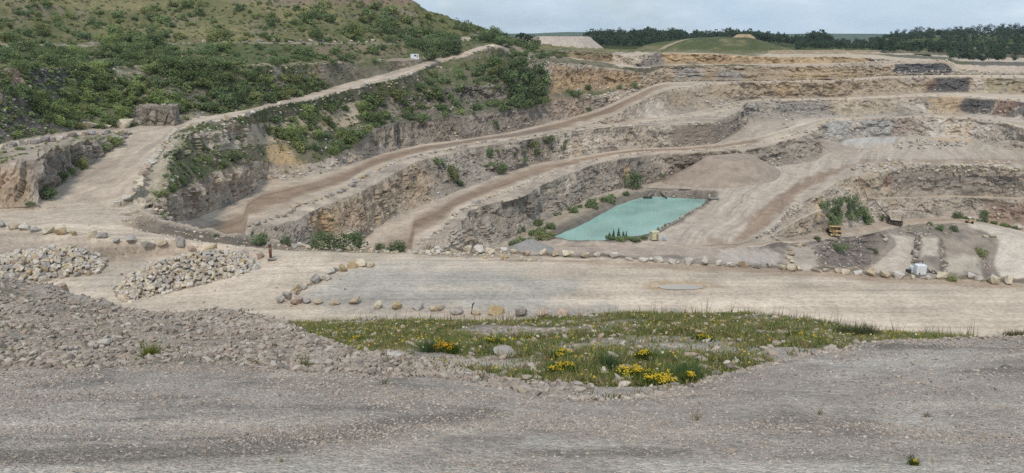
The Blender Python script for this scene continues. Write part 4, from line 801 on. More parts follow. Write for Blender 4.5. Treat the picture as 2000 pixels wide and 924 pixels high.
for i, (px, py, w) in enumerate(cv):
    t = [3, 1, 2, 2, 4, 0, 0, 0, 4, 3, 4, 2, 3, 4, 4, 5, 4][i]; p = at(px, py, 'platform')
    add_boulder(p, w*p.y/F/.966*1.1, random.uniform(.7, 1.0), t, '%s boulder, %s along the curved kerb row running down to the front row' % (TONES[t][0], ordinal(i+1)), 'boulders in the curved kerb row', near=9)
le = [(4, 444, 14), (28, 447, 16), (48, 449, 18), (70, 452, 15), (97, 455, 22), (118, 458, 19), (144, 462, 14), (180, 466, 17), (200, 468, 18), (229, 474, 13), (256, 476, 19), (290, 480, 26), (318, 480, 19), (350, 482, 20), (377, 486, 20), (408, 493, 26), (447, 496, 18), (481, 502, 20), (508, 503, 18)]
for i, (px, py, w) in enumerate(le):
    t = [4, 3, 0, 4, 1, 2, 2, 1, 4, 4, 4, 4, 3, 4, 5, 2, 4, 5, 5][i]; p = at(px, py, 'platform')
    add_boulder(p, w*p.y/F/.966*1.05, random.uniform(.65, .95), t, '%s boulder, %s from the cliff end in the row along the embankment' % (TONES[t][0], ordinal(i+1)), 'boulders along the embankment edge', near=9)
re = [(855, 490, 15), (887, 488, 18), (911, 490, 19), (936, 492, 19), (957, 492, 18), (984, 490, 16), (1005, 497, 14), (1030, 498, 20), (1061, 498, 16), (1082, 499, 18), (1109, 502, 18), (1141, 502, 20), (1168, 503, 16), (1196, 505, 20), (1227, 508, 14), (1257, 509, 17), (1272, 503, 13), (1286, 511, 19), (1314, 514, 17), (1324, 515, 8), (1344, 515, 20), (1376, 517, 20), (1405, 520, 14), (1426, 521, 17), (1452, 522, 18), (1478, 522, 17), (1504, 523, 17), (1526, 525, 19), (1546, 527, 18), (1562, 527, 12), (1574, 528, 18), (1592, 530, 20), (1614, 532, 13), (1635, 533, 13), (1652, 534, 17), (1674, 536, 17), (1702, 538, 19), (1728, 540, 18), (1757, 543, 20), (1784, 544, 9), (1814, 545, 11), (1840, 545, 20), (1896, 548, 18), (1913, 549, 18), (1939, 552, 24), (1970, 554, 20)]
for i, (px, py, w) in enumerate(re):
    t = random.choices([0, 3, 4, 1], [5, 3, 1, 3])[0]
    P_, _ = pt_z(px, py, -31.0), 0; j = int(round((px-cols[0])/DU)); r = rows_of('platform', 'berm'); k = r[np.argmin(np.abs(P[r, j, 1]-P_.y))]; P_ = Vector([float(v) for v in P[k, j]])
    add_boulder(P_, w*P_.y/F/.966, random.uniform(.6, .95), t, '%s %s boulder, %s from the shrubs in the long row above the pit' % (TONES[t][0], SHAPES[i % 5], ordinal(i+1)), 'boulders in the long row above the pit', near=9)
# rows along the outer edges of the roads, built from the edges themselves
def edge_row(rn, x0, x1, spacing, wr, tones, lab, group, off=(0, 0), skip=0.0):
    i = int(np.where((GB == [b[0] for b in BANDS].index(rn)) & (GT == 0))[0][0])
    m = (cols >= x0) & (cols <= x1); Q = P[i][m]
    s = np.concatenate([[0], np.cumsum(np.linalg.norm(np.diff(Q[:, :2], axis=0), axis=1))]); d = 0; n = 0
    while d < s[-1]:
        q = [np.interp(d, s, Q[:, a]) for a in range(3)]
        w = random.uniform(*wr); d += spacing*random.uniform(.7, 1.4)
        if random.random() < skip: continue
        n += 1; t = pick(tones)
        add_boulder(Vector((q[0]+random.uniform(-.4, .4), q[1]+random.uniform(-.4, .4), q[2]-.1*w)), w, random.uniform(.55, .95), t, lab % (TONES[t][0], ordinal(n)), group)
edge_row('T13', 226, 345, 2.1, (1.2, 2.0), (6, 4, .3, 4, 1, 1, 0), '%s boulder, %s uphill from the foot of the steep top-road bend', 'boulders edging the bend of the top road')
edge_row('T13', 346, 968, 3.0, (1.0, 2.2), (2, 1, 0, 2, 4, 0, 2), '%s boulder, %s uphill from the junction along the top haul road', 'boulders edging the top haul road', skip=.12)
edge_row('T16', 0, 236, 2.0, (1.0, 2.0), (1, .5, .3, 1.5, 4, 0, 3), '%s boulder, %s towards the junction along the upper spur road', 'boulders edging the upper spur road')
edge_row('T5', 486, 1142, 2.6, (1.0, 2.1), (3, 1, .2, 3, 4, 0, 1), '%s boulder, %s uphill along the outer edge of the middle haul road', 'boulders edging the middle haul road', skip=.1)
edge_row('T2', 812, 1600, 2.6, (1.0, 2.0), (4, 2, .2, 3, 2, 0, 0), '%s boulder, %s uphill along the outer edge of the lowest haul road', 'boulders edging the lowest haul road', skip=.1)
edge_row('T5', 1143, 1440, 4.0, (1.0, 1.8), (3, 1, .2, 3, 3, 0, 0), '%s boulder, %s along the lower edge of the branch road', 'boulders edging the branch road', skip=.2)
edge_row('T7', 1160, 1372, 4.0, (1.0, 1.8), (3, 1, .2, 3, 3, 0, 0), '%s boulder, %s along the upper edge of the branch road face', 'boulders above the branch road face', skip=.15)
edge_row('T21', 40, 850, 5.0, (1.2, 2.6), (2, 1, 0, 3, 4, 0, 1), '%s boulder, %s along the foot of the grassy hill', 'boulders along the foot of the hill', skip=.25)
for rn, x0, x1 in (('T1', 1606, 2150), ('T4', 1470, 2150), ('T7', 1380, 2150), ('T12', 1300, 1740), ('T13', 1640, 1860)):
    edge_row(rn, x0, x1, 7.5, (1.2, 2.6), (4, 3, .3, 3, 1, 0, 0), '%s boulder, %s along a far bench edge', 'boulders on the far bench edges', skip=.2)
edge_row('Q9', 1478, 1560, 3.2, (1.1, 1.9), (3, 1, 0, 2, 4, 0, 1), '%s boulder, %s up the track edge above the truck road', 'boulders along the pit track')
for i, (px, py) in enumerate([(1541, 490), (1543, 498), (1541, 505), (1544, 512), (1540, 518), (1556, 482), (1568, 481)]):
    add_boulder(at(px, py, 'pit'), 2.6, .7, 3, 'buff boulder, %s down the edge of the small pit terrace' % ordinal(i+1), 'boulders on the small pit terrace')
for i in range(20):
    y = 458+i*3.3; add_boulder(at(1795-i*.45+random.uniform(-3, 3), y, 'pit'), random.uniform(1.8, 3.0), .75, random.choice([4, 6, 3]), 'grey boulder, %s down the wall of blocks beside the pit ramp' % ordinal(i+1), 'boulders beside the pit ramp')
for i, (px, py, w) in enumerate([(1726, 463, 3.0), (1727, 470, 2.2), (1790, 458, 2.4), (1775, 456, 2), (1760, 457, 2), (1993, 447, 3.4), (1940, 463, 3.2), (1925, 464, 2.6), (1990, 443, 2.0)]):
    add_boulder(at(px, py, 'pit', 'truckroad', 'pitwall'), w, .75, [3, 0, 0, 3, 0, 0, 1, 3, 0][i], 'large %s block lying beside the pit road, %s of nine' % (TONES[[3, 0, 0, 3, 0, 0, 1, 3, 0][i]][0], ordinal(i+1)), 'blocks beside the pit road')
# pale blocks and rubble beside the top junction
for i, (px, py, w) in enumerate([(176, 247, 5.5), (208, 246, 2.4), (238, 245, 6.0), (380, 231, 2.4), (395, 229, 2.0), (360, 234, 1.8), (960, 90, 5), (985, 88, 4)]):
    add_boulder(at(px, py, 'roadA', 'rockslope', 'shelfA')-Vector((0, 0, .08*w)), w, .36, 1, 'cream block, %s along the upper side of the top junction' % ordinal(i+1), 'blocks at the top junction')
# windrow of broken stone along the near platform edge and on the pit crest
def windrow(poly, n, wr, tones, lab, group, ks):
    xs = [p[0] for p in poly]; ys = [p[1] for p in poly]; c = 0
    while c < n:
        px, py = random.uniform(min(xs), max(xs)), random.uniform(min(ys), max(ys))
        if not inside(px, py, poly): continue
        c += 1; p = at(px, py, *ks); t = pick(tones); p.z -= .1
        add_boulder(p, random.uniform(*wr)*random.uniform(.5, 1), random.uniform(.6, 1), t, lab % TONES[t][0], group, near=.5)
windrow([(548, 472), (680, 482), (810, 484), (950, 490), (1060, 505), (1055, 512), (900, 503), (760, 494), (560, 482)], 210, (.4, 1.2), (4, 3, .5, 4, 1, .5, 0), '%s stone in the rubble windrow under the shrubs', 'stones in the rubble windrow', ('platform', 'berm'))
windrow([(1662, 332), (1690, 318), (1760, 314), (1830, 322), (1900, 316), (1960, 318), (2000, 330), (2000, 336), (1700, 338)], 260, (1.2, 3.4), (4, 3, .6, 4, 1, 1, 0), '%s block in the rubble along the pit crest', 'blocks in the rubble along the pit crest', ('floor', 'pitwall'))
windrow([(560, 340), (620, 330), (700, 312), (720, 300), (690, 300), (640, 320), (520, 350)], 70, (.8, 2.2), (3, 1, .3, 2, 4, 0, 1), '%s block of fallen rock beside the middle haul road', 'fallen rock beside the middle haul road', ('roadB', 'cliffA'))
windrow([(1740, 283), (1800, 272), (1880, 275), (1900, 285), (1840, 290), (1760, 292)], 90, (1.2, 3.0), (3, 1, .2, 2, 4, 0, 2), '%s stone on the far quarry floor', 'stones on the far quarry floor', ('floor',))
windrow([(1370, 200), (1420, 195), (1460, 190), (1450, 212), (1380, 215)], 60, (1, 3), (4, 2, .6, 3, 1, 1, 0), '%s block tumbled down above the branch road', 'blocks above the branch road', ('roadB', 'faceB'))
windrow([(1150, 160), (1260, 160), (1260, 178), (1200, 190), (1130, 200), (1120, 180)], 60, (1, 2.6), (4, 2, .6, 3, 1, 1, 0), '%s block below the ochre cliff', 'blocks below the ochre cliff', ('cliffA', 'bench', 'bushslope', 'roadB'))
windrow([(1570, 268), (1690, 290), (1680, 298), (1620, 300), (1600, 290)], 70, (.8, 2.4), (3, 1, .2, 3, 3, 1, 1), '%s stone on the scree at the end of the lowest face', 'stones on the scree', ('cliffC', 'floor'))
windrow([(1740, 135), (1860, 138), (1990, 142), (1990, 148), (1740, 148)], 90, (1.4, 3.4), (4, 3, .6, 4, 1, .5, 0), '%s stone heaped on the highest far bench', 'stones on the highest far bench', ('roadB', 'cliffA', 'bench', 'bushslope', 'cliffU'))

windrow([(-60, 445), (70, 460), (180, 472), (330, 486), (330, 494), (180, 500), (60, 520), (-60, 530)], 130, (.12, .5), (2, 1, .2, 3, 3, 1, 2), '%s stone on the soil slope below the embankment row', 'stones on the embankment slope', ('platform',))
windrow([(1834, 478), (1843, 478), (1852, 536), (1841, 536)], 60, (.6, 2.0), (1, 0, .3, 2, 3, 1.5, 2), '%s stone along the broken ledge beside the pit shelf', 'stones along the pit ledges', ('pit',))
windrow([(1908, 482), (1922, 482), (1942, 545), (1926, 545)], 60, (.6, 2.0), (1, 0, .3, 2, 3, 1.5, 2), '%s stone along the broken ledge beside the dusty road', 'stones along the pit ledges', ('pit',))
windrow([(1590, 484), (1660, 462), (1720, 460), (1715, 495), (1690, 518), (1670, 530), (1618, 528)], 110, (.4, 1.6), (.5, 0, .2, 1, 3, 1, 4), '%s stone on the dark slope below the yellow truck', 'stones on the dark slope below the yellow truck', ('pit',))
windrow([(1772, 438), (1866, 440), (1860, 460), (1772, 460)], 70, (.6, 2.0), (1, 0, .2, 2, 3, 1, 2), '%s stone on the rocky mound beside the pit road', 'stones on the rocky mound', ('pit',))
windrow([(1248, 377), (1386, 381), (1388, 388), (1245, 385)], 90, (.6, 1.8), (2, 1, 0, 3, 3, 0, 3), '%s stone along the far bank of the pond', 'stones along the far bank of the pond', ('floor',))
windrow([(1386, 401), (1318, 437), (1275, 464), (1262, 459), (1312, 432), (1380, 398)], 110, (.5, 1.5), (2, 1, 0, 3, 3, 0, 3), '%s stone along the track side of the pond', 'stones along the track side of the pond', ('floor',))
windrow([(1084, 460), (1150, 428), (1240, 385), (1247, 388), (1156, 433), (1096, 465)], 70, (.4, 1.1), (1, 1, 0, 3, 3, 0, 3), '%s stone along the cliff side of the pond', 'stones along the cliff side of the pond', ('floor',))
windrow([(1335, 239), (1400, 242), (1480, 250), (1480, 254), (1400, 246), (1335, 243)], 45, (1, 2.2), (5, 3, .2, 3, 1, 0, 0), '%s block along the pale ledge line below the branch road', 'blocks along the ledge line below the branch road', ('cliffB', 'floor', 'shelf'))
for i, (px, py) in enumerate([(1604, 252), (1599, 256), (1588, 258), (1574, 260), (1560, 259), (1546, 256), (1537, 250), (1533, 243), (1537, 236), (1548, 232)]):
    add_boulder(at(px, py, 'roadC', 'floor', 'shelf'), 2.4, .6, [4, 3, 0][i % 3], '%s boulder, %s round the pale terrace at the end of the lowest road' % (TONES[[4, 3, 0][i % 3]][0], ordinal(i+1)), 'boulders round the pale terrace')
# the two heaps of quarried blocks
def heap(p0, p1, half, hgt, n, name, lab, group, wr):
    d = (p1-p0); L = d.length; d.normalize(); s = Vector((-d.y, d.x, 0))
    nx, ny = 40, 20; V, Fc = [], []
    def hz(u, v):
        e = max(0, 1-(abs(u-.5)*2)**3.0)*max(0, 1-abs(v)**1.6)
        return hgt*e
    for i in range(nx+1):
        for k in range(ny+1):
            u, v = i/nx, k/ny*2-1
            q = p0+d*(L*u)+s*(half*v); z = hz(u, v)
            V.append((q.x, q.y, p0.z+(p1.z-p0.z)*u+z-.35))
    for i in range(nx):
        for k in range(ny):
            a = i*(ny+1)+k; Fc.append((a, a+1, a+ny+2, a+ny+1))
    V = np.array(V); cc = np.broadcast_to(lin(192, 180, 166, KA), V.shape)
    o = link('rubble_core', new_mesh('rubble_core', V, np.array(Fc), M_SLOPE, cc)); tag(o, 'packed rubble filling the inside of a heap of quarried blocks', 'rubble', kind='stuff')
    out = []
    for q in range(n):
        u, v = random.uniform(.0, 1), random.uniform(-1.05, 1.05)
        if hz(u, v) < .1 and random.random() < .7: v *= .7
        w = random.uniform(*wr)*random.choice([.7, .85, 1, 1, 1.2]); q_ = p0+d*(L*u)+s*(half*v)
        z = p0.z+(p1.z-p0.z)*u+hz(u, v)-.35*w
        out.append((w, Vector((q_.x, q_.y, z)), pick((6, 3, .5, 3, 1.5, .8, 0)), lab, group))
    return out
HS = heap(pt_z(225, 571, -32.6), pt_z(500, 511, -31.6), 5.2, 2.9, 1500, 'heap', 'larger heap of quarried blocks', 'blocks in the larger heap by the embankment', (.5, .95))
HS += heap(pt_z(-60, 548, -33), pt_z(205, 512, -32.4), 5.2, 3.1, 1000, 'heap', 'smaller heap of quarried blocks', 'blocks in the smaller heap by the embankment', (.65, 1.2))
HS.sort(key=lambda a: -a[0]/a[1].y)
def merge_rocks(name, items, meshes, label, cat):
    VV, FF, CC, off = [], [], [], 0
    for (w, p, h, t, rz) in items:
        me = random.choice(meshes)
        v = np.empty(len(me.vertices)*3, np.float32); me.vertices.foreach_get('co', v); v = v.reshape(-1, 3)
        f = np.empty(len(me.polygons)*3, np.int32); me.polygons.foreach_get('vertices', f); f = f.reshape(-1, 3)
        c, s = math.cos(rz), math.sin(rz); v = v*np.array((w, w, w*h))
        v = np.stack([v[:, 0]*c-v[:, 1]*s, v[:, 0]*s+v[:, 1]*c, v[:, 2]], 1)+np.array(p)
        VV.append(v); FF.append(f+off); off += len(v); CC.append(np.broadcast_to(TONES[t][1]*random.uniform(.8, 1.1), v.shape))
    o = link(name, new_mesh(name, np.concatenate(VV), np.concatenate(FF), M_PEB, np.concatenate(CC))); tag(o, label, cat, kind='stuff'); return o
for i, (w, p, t, lab, g) in enumerate(HS[:285]):
    o = link('stone_block', SLABS[i % len(SLABS)]); o.location = p; o.rotation_euler = (random.uniform(-.6, .6), random.uniform(-.6, .6), random.uniform(0, 6.28)); o.scale = (w, w, w)
    o.color = (*(TONES[t][1]*random.uniform(.85, 1.1)), 1)
    tag(o, '%s quarried block lying in the %s' % (TONES[t][0], lab), 'stone block', g)
merge_rocks('rubble', [(w, p, 1.0, t, random.uniform(0, 6.28)) for (w, p, t, lab, g) in HS[285:]], SLABS, 'smaller quarried stones filling both heaps by the embankment', 'rubble')
BOULDERS.sort(key=lambda a: -a[0])
for i, (sz, p, w, h, t, lab, g, rz) in enumerate(BOULDERS[:296]):
    o = link('boulder', ROCKS[i % len(ROCKS)]); o.location = p-Vector((0, 0, .06*w)); o.rotation_euler = (random.uniform(-.12, .12), random.uniform(-.12, .12), rz); o.scale = (w*1.18, w*1.18, w*h*1.3)
    o.color = (*(TONES[t][1]*random.uniform(.9, 1.08)), 1); tag(o, lab, 'boulder', g)
merge_rocks('loose_boulders', [(w, p, h, t, rz) for (sz, p, w, h, t, lab, g, rz) in BOULDERS[296:]], ROCKS, 'pale loose boulders and rubble strewn along distant bench edges', 'boulders')
# loose stones at the feet of the faces and on the slopes
VV = []
def scatter_band(ks, n, wr, x0=-200, x1=2200, tmin=0, tmax=1):
    r = rows_of(*ks); r = r[(GT[r] >= tmin) & (GT[r] <= tmax)]; cset = np.where((cols >= x0) & (cols <= x1))[0]; res = []
    for _ in range(n):
        p = P[random.choice(r), random.choice(cset)]; w = random.uniform(*wr)**1.0
        res.append((w, Vector([float(v) for v in p])-Vector((0, 0, .15*w)), random.uniform(.5, 1), pick((3, 1, .3, 3, 3, .5, 1)), random.uniform(0, 6.28)))
    return res
L = scatter_band(('cliffA', 'cliffB', 'cliffC'), 900, (.4, 1.6), 300, 1600, 0, .25)+scatter_band(('rockslope',), 350, (.3, 1.3), 0, 620)+scatter_band(('bushslope', 'shelfA'), 500, (.3, 1.5), 320, 1050)+scatter_band(('pit',), 90, (.5, 1.6), 1590, 1690)+scatter_band(('pitwall',), 300, (.5, 2.0), 1500, 2100)+scatter_band(('berm',), 400, (.15, .6), 240, 1000)+scatter_band(('platform',), 700, (.08, .35), -100, 700)+scatter_band(('cliffA', 'cliffB', 'cliffC', 'faceB'), 700, (.8, 2.2), 1280, 2150, 0, .3)
merge_rocks('rubble', L, ROCKS[:6], 'loose stones fallen at the foot of the quarry faces and slopes', 'rubble')
# ------------------------------------------------------------------ shrubs, trees, undergrowth
def leaf_cloud(n, lobes, leaf, seed, c0, c1, flat=.9):
    g = np.random.default_rng(seed); lobes = np.array(lobes, float)
    vol = lobes[:, 3]*lobes[:, 4]*lobes[:, 5]; k = g.choice(len(lobes), n, p=(vol**.7)/(vol**.7).sum())
    d = g.normal(size=(n, 3)); d /= np.linalg.norm(d, axis=1, keepdims=True)
    rad = .55+.5*g.random(n)**.6
    c = lobes[k, :3]+d*lobes[k, 3:]*rad[:, None]
    c[:, 2] = np.maximum(c[:, 2], leaf*.3)
    nrm = d*.6+g.normal(size=(n, 3))*.7+np.array((0, 0, flat)); nrm /= np.linalg.norm(nrm, axis=1, keepdims=True)
    t = np.cross(nrm, g.normal(size=(n, 3))); t /= np.linalg.norm(t, axis=1, keepdims=True); b = np.cross(nrm, t)
    s = leaf*(.55+.9*g.random(n))[:, None]
    V = np.stack([c-t*s*.5, c-b*s*.32+t*s*.06, c+t*s*.5, c+b*s*.32+t*s*.06], 1).reshape(-1, 3)
    Fq = np.arange(n*4).reshape(-1, 4); w = g.random(n)[:, None]
    lobetone = g.random(len(lobes))[k][:, None]
    col = c0*(1-(.5*w+.5*lobetone))+c1*(.5*w+.5*lobetone)
    return V, Fq, np.repeat(col, 4, 0)
GA, GBb = lin(90, 102, 74, .9), lin(140, 150, 110, .9)
def lobes_bush(r, n=6):
    L = [(0, 0, .3, .34, .34, .32)]
    for _ in range(n):
        a = r.uniform(0, 6.28); q = r.uniform(.12, .36); s = r.uniform(.12, .24)
        L.append((q*math.cos(a), q*math.sin(a), r.uniform(.12, .55), s, s, s*r.uniform(.8, 1.2)))
    return L
BUSH = []
for i in range(8):
    r = random.Random(500+i); V, Fq, c = leaf_cloud(950, lobes_bush(r, 9), .072, 500+i, GA, GBb)
    V[:, 2] *= r.uniform(.75, 1.05); BUSH.append(new_mesh('shrub', V, Fq, M_LEAF, c))
CONE = []
for i in range(3):
    r = random.Random(600+i); L = [(r.uniform(-.03, .03), r.uniform(-.03, .03), z, .26*(1.06-z), .26*(1.06-z), .13) for z in (.1, .22, .35, .48, .6, .72, .84, .95)]
    V, Fq, c = leaf_cloud(520, L, .085, 600+i, lin(40, 62, 40, .9), lin(74, 96, 58, .9)); CONE.append(new_mesh('conifer', V, Fq, M_LEAF, c))
TINT = {'dark': (1.0, 1.1, 1.02), 'mid': (1.2, 1.27, 1.1), 'light': (1.65, 1.68, 1.25), 'olive': (1.6, 1.46, 1.2), 'grey': (1.5, 1.6, 1.7)}
TWORD = {'dark': 'dark green', 'mid': 'mid green', 'light': 'light green', 'olive': 'olive green', 'grey': 'silvery grey-green'}
SHRUBS = []
def add_shrub(p, w, h, tint, label, group, keep=0, kind='bush'):
    SHRUBS.append((w*F/p.y+keep, p, w, h, tint, label, group, kind))
def region(poly, ks, n, sz, tints, place, group, tall=(.7, 1.15)):
    xs = [p[0] for p in poly]; ys = [p[1] for p in poly]; c = 0; tries = 0
    while c < n and tries < n*60:
        tries += 1; px, py = random.uniform(min(xs), max(xs)), random.uniform(min(ys), max(ys))
        if not inside(px, py, poly): continue
        if vnoise(px/45, py/22, 0, 77) < .33 and random.random() < .75: continue
        c += 1; s = sz[0]+(sz[1]-sz[0])*random.random()**1.7; p = at(px, py+s*.25, *ks); t = random.choices(list(tints), tints.values())[0]
        w = s*p.y/F*1.12; p.z -= .06*w
        add_shrub(p, w, random.uniform(*tall), t, '%s %s shrub %s' % ('large' if s > sz[0]+.55*(sz[1]-sz[0]) else 'small', TWORD[t], place), group)
VB = ('vegslope', 'rockslope', 'ledge')
region([(0, 95), (60, 88), (130, 95), (230, 66), (300, 66), (330, 95), (440, 88), (470, 115), (450, 128), (300, 132), (0, 132)], VB, 190, (15, 40), {'dark': 3, 'mid': 4, 'light': 1.5, 'olive': 1}, 'in the thicket below the boulders under the hill', 'shrubs in the thicket under the hill')
region([(300, 130), (470, 118), (510, 140), (530, 195), (480, 205), (420, 216), (390, 205), (350, 165)], VB, 105, (15, 36), {'dark': 3, 'mid': 4, 'olive': 2}, 'on the dark rocky slope above the top road', 'shrubs on the dark rocky slope above the top road')
region([(0, 50), (280, 60), (520, 66), (900, 52), (905, 76), (500, 80), (0, 82)], ('hill',), 85, (14, 36), {'dark': 2, 'mid': 4, 'olive': 3, 'grey': .3}, 'low on the grassy hill', 'shrubs low on the grassy hill')
region([(0, 0), (760, 4), (840, 20), (890, 45), (500, 58), (0, 45)], ('hill',), 190, (8, 28), {'dark': 2, 'mid': 4, 'olive': 4}, 'high on the grassy hill', 'shrubs high on the grassy hill')
region([(145, 140), (270, 135), (330, 165), (390, 215), (340, 240), (300, 200), (250, 205), (250, 240), (130, 250), (100, 215), (120, 180)], ('rockslope',), 120, (16, 36), {'light': 4, 'mid': 4, 'olive': 2}, 'on the overgrown slope behind the spur road', 'shrubs on the slope behind the spur road')
region([(0, 150), (50, 165), (120, 200), (140, 245), (100, 240), (40, 190), (0, 180)], ('rockslope',), 40, (18, 36), {'light': 2, 'mid': 4, 'dark': 2}, 'on the old dark face behind the spur road', 'shrubs on the old face behind the spur road')
region([(520, 150), (600, 150), (640, 168), (600, 180), (530, 196)], ('rockslope',), 24, (18, 34), {'mid': 4, 'olive': 2}, 'beside the ochre face above the top road', 'shrubs beside the ochre face above the top road')
region([(500, 90), (800, 90), (800, 118), (640, 122), (540, 126)], ('vegslope', 'ledge'), 34, (12, 28), {'dark': 3, 'mid': 3}, 'on the bench above the top road', 'shrubs on the bench above the top road')
region([(790, 78), (850, 70), (905, 72), (900, 98), (850, 110), (800, 100)], ('vegslope', 'ledge'), 26, (20, 42), {'dark': 5, 'mid': 2}, 'beside the white cabin', 'shrubs beside the white cabin')
region([(880, 48), (960, 60), (1040, 86), (1048, 98), (960, 84), (940, 74), (900, 78)], ('hill', 'vegslope', 'ledge'), 40, (12, 34), {'dark': 4, 'mid': 3}, 'on the end of the hill beside the upper road', 'shrubs on the end of the hill')
region([(480, 245), (560, 220), (720, 186), (780, 172), (800, 200), (740, 235), (725, 290), (600, 300), (540, 275)], ('shelfA', 'cliffU', 'bushslope', 'bench'), 96, (16, 36), {'mid': 4, 'dark': 2, 'light': 2, 'olive': 2}, 'on the green slope between the top and middle roads', 'shrubs on the slope between the top and middle roads')
region([(780, 165), (850, 140), (960, 112), (1060, 120), (1065, 165), (900, 185), (800, 195)], ('shelfA', 'cliffU'), 60, (12, 32), {'dark': 3, 'mid': 3, 'olive': 2}, 'on the rough slope below the top road end', 'shrubs below the top road end')
region([(985, 120), (1060, 125), (1070, 200), (1060, 225), (1000, 200)], ('shelfA', 'cliffU', 'bushslope', 'bench'), 44, (18, 40), {'dark': 5, 'mid': 2}, 'in the dark thicket left of the ochre cliff', 'shrubs in the thicket by the ochre cliff')
region([(740, 205), (1075, 190), (1075, 222), (880, 228), (740, 245)], ('bench', 'bushslope'), 46, (12, 26), {'mid': 4, 'dark': 2, 'olive': 2}, 'on the ledge above the grey joint face', 'shrubs on the ledge above the grey face')
region([(960, 96), (1100, 100), (1110, 110), (1040, 112), (970, 108)], ('shelfA', 'ledge', 'vegslope', 'rockslope'), 26, (10, 22), {'dark': 4, 'mid': 3}, 'on the plateau by the top road end', 'shrubs on the plateau by the top road end')
region([(1840, 428), (1900, 430), (1995, 444), (1995, 452), (1900, 438), (1840, 432)], ('pitwall',), 26, (8, 14), {'light': 2, 'mid': 4}, 'in the green strip at the foot of the pit wall', 'shrubs at the foot of the pit wall')
region([(985, 480), (1000, 455), (1070, 425), (1100, 440), (1040, 470), (1000, 488)], ('floor', 'cliffC'), 14, (14, 30), {'dark': 3, 'mid': 3}, 'below the cliff beside the pond', 'shrubs below the cliff beside the pond')
region([(1080, 420), (1140, 395), (1230, 375), (1230, 385), (1150, 405), (1095, 425)], ('floor', 'cliffC'), 30, (9, 20), {'mid': 4, 'dark': 2, 'light': 1}, 'in the band along the cliff foot by the pond', 'shrubs along the cliff foot by the pond')
region([(1615, 410), (1660, 395), (1700, 425), (1720, 432), (1640, 445), (1620, 440)], ('pitwall',), 26, (14, 30), {'dark': 3, 'mid': 3}, 'in the green corner behind the yellow truck', 'shrubs in the corner behind the yellow truck')
region([(820, 320), (960, 290), (1080, 268), (1140, 255), (1100, 290), (980, 320), (880, 350)], ('cliffB',), 18, (10, 24), {'dark': 3, 'mid': 3, 'olive': 2}, 'growing on the face above the lowest road', 'shrubs on the face above the lowest road')
region([(300, 300), (470, 262), (480, 300), (440, 320), (340, 372), (310, 382)], ('shelfA', 'cliffU', 'bushslope', 'bench'), 20, (10, 20), {'mid': 3, 'dark': 2, 'olive': 2}, 'on the stony terrace beside the steep bend', 'shrubs on the stony terrace by the bend')
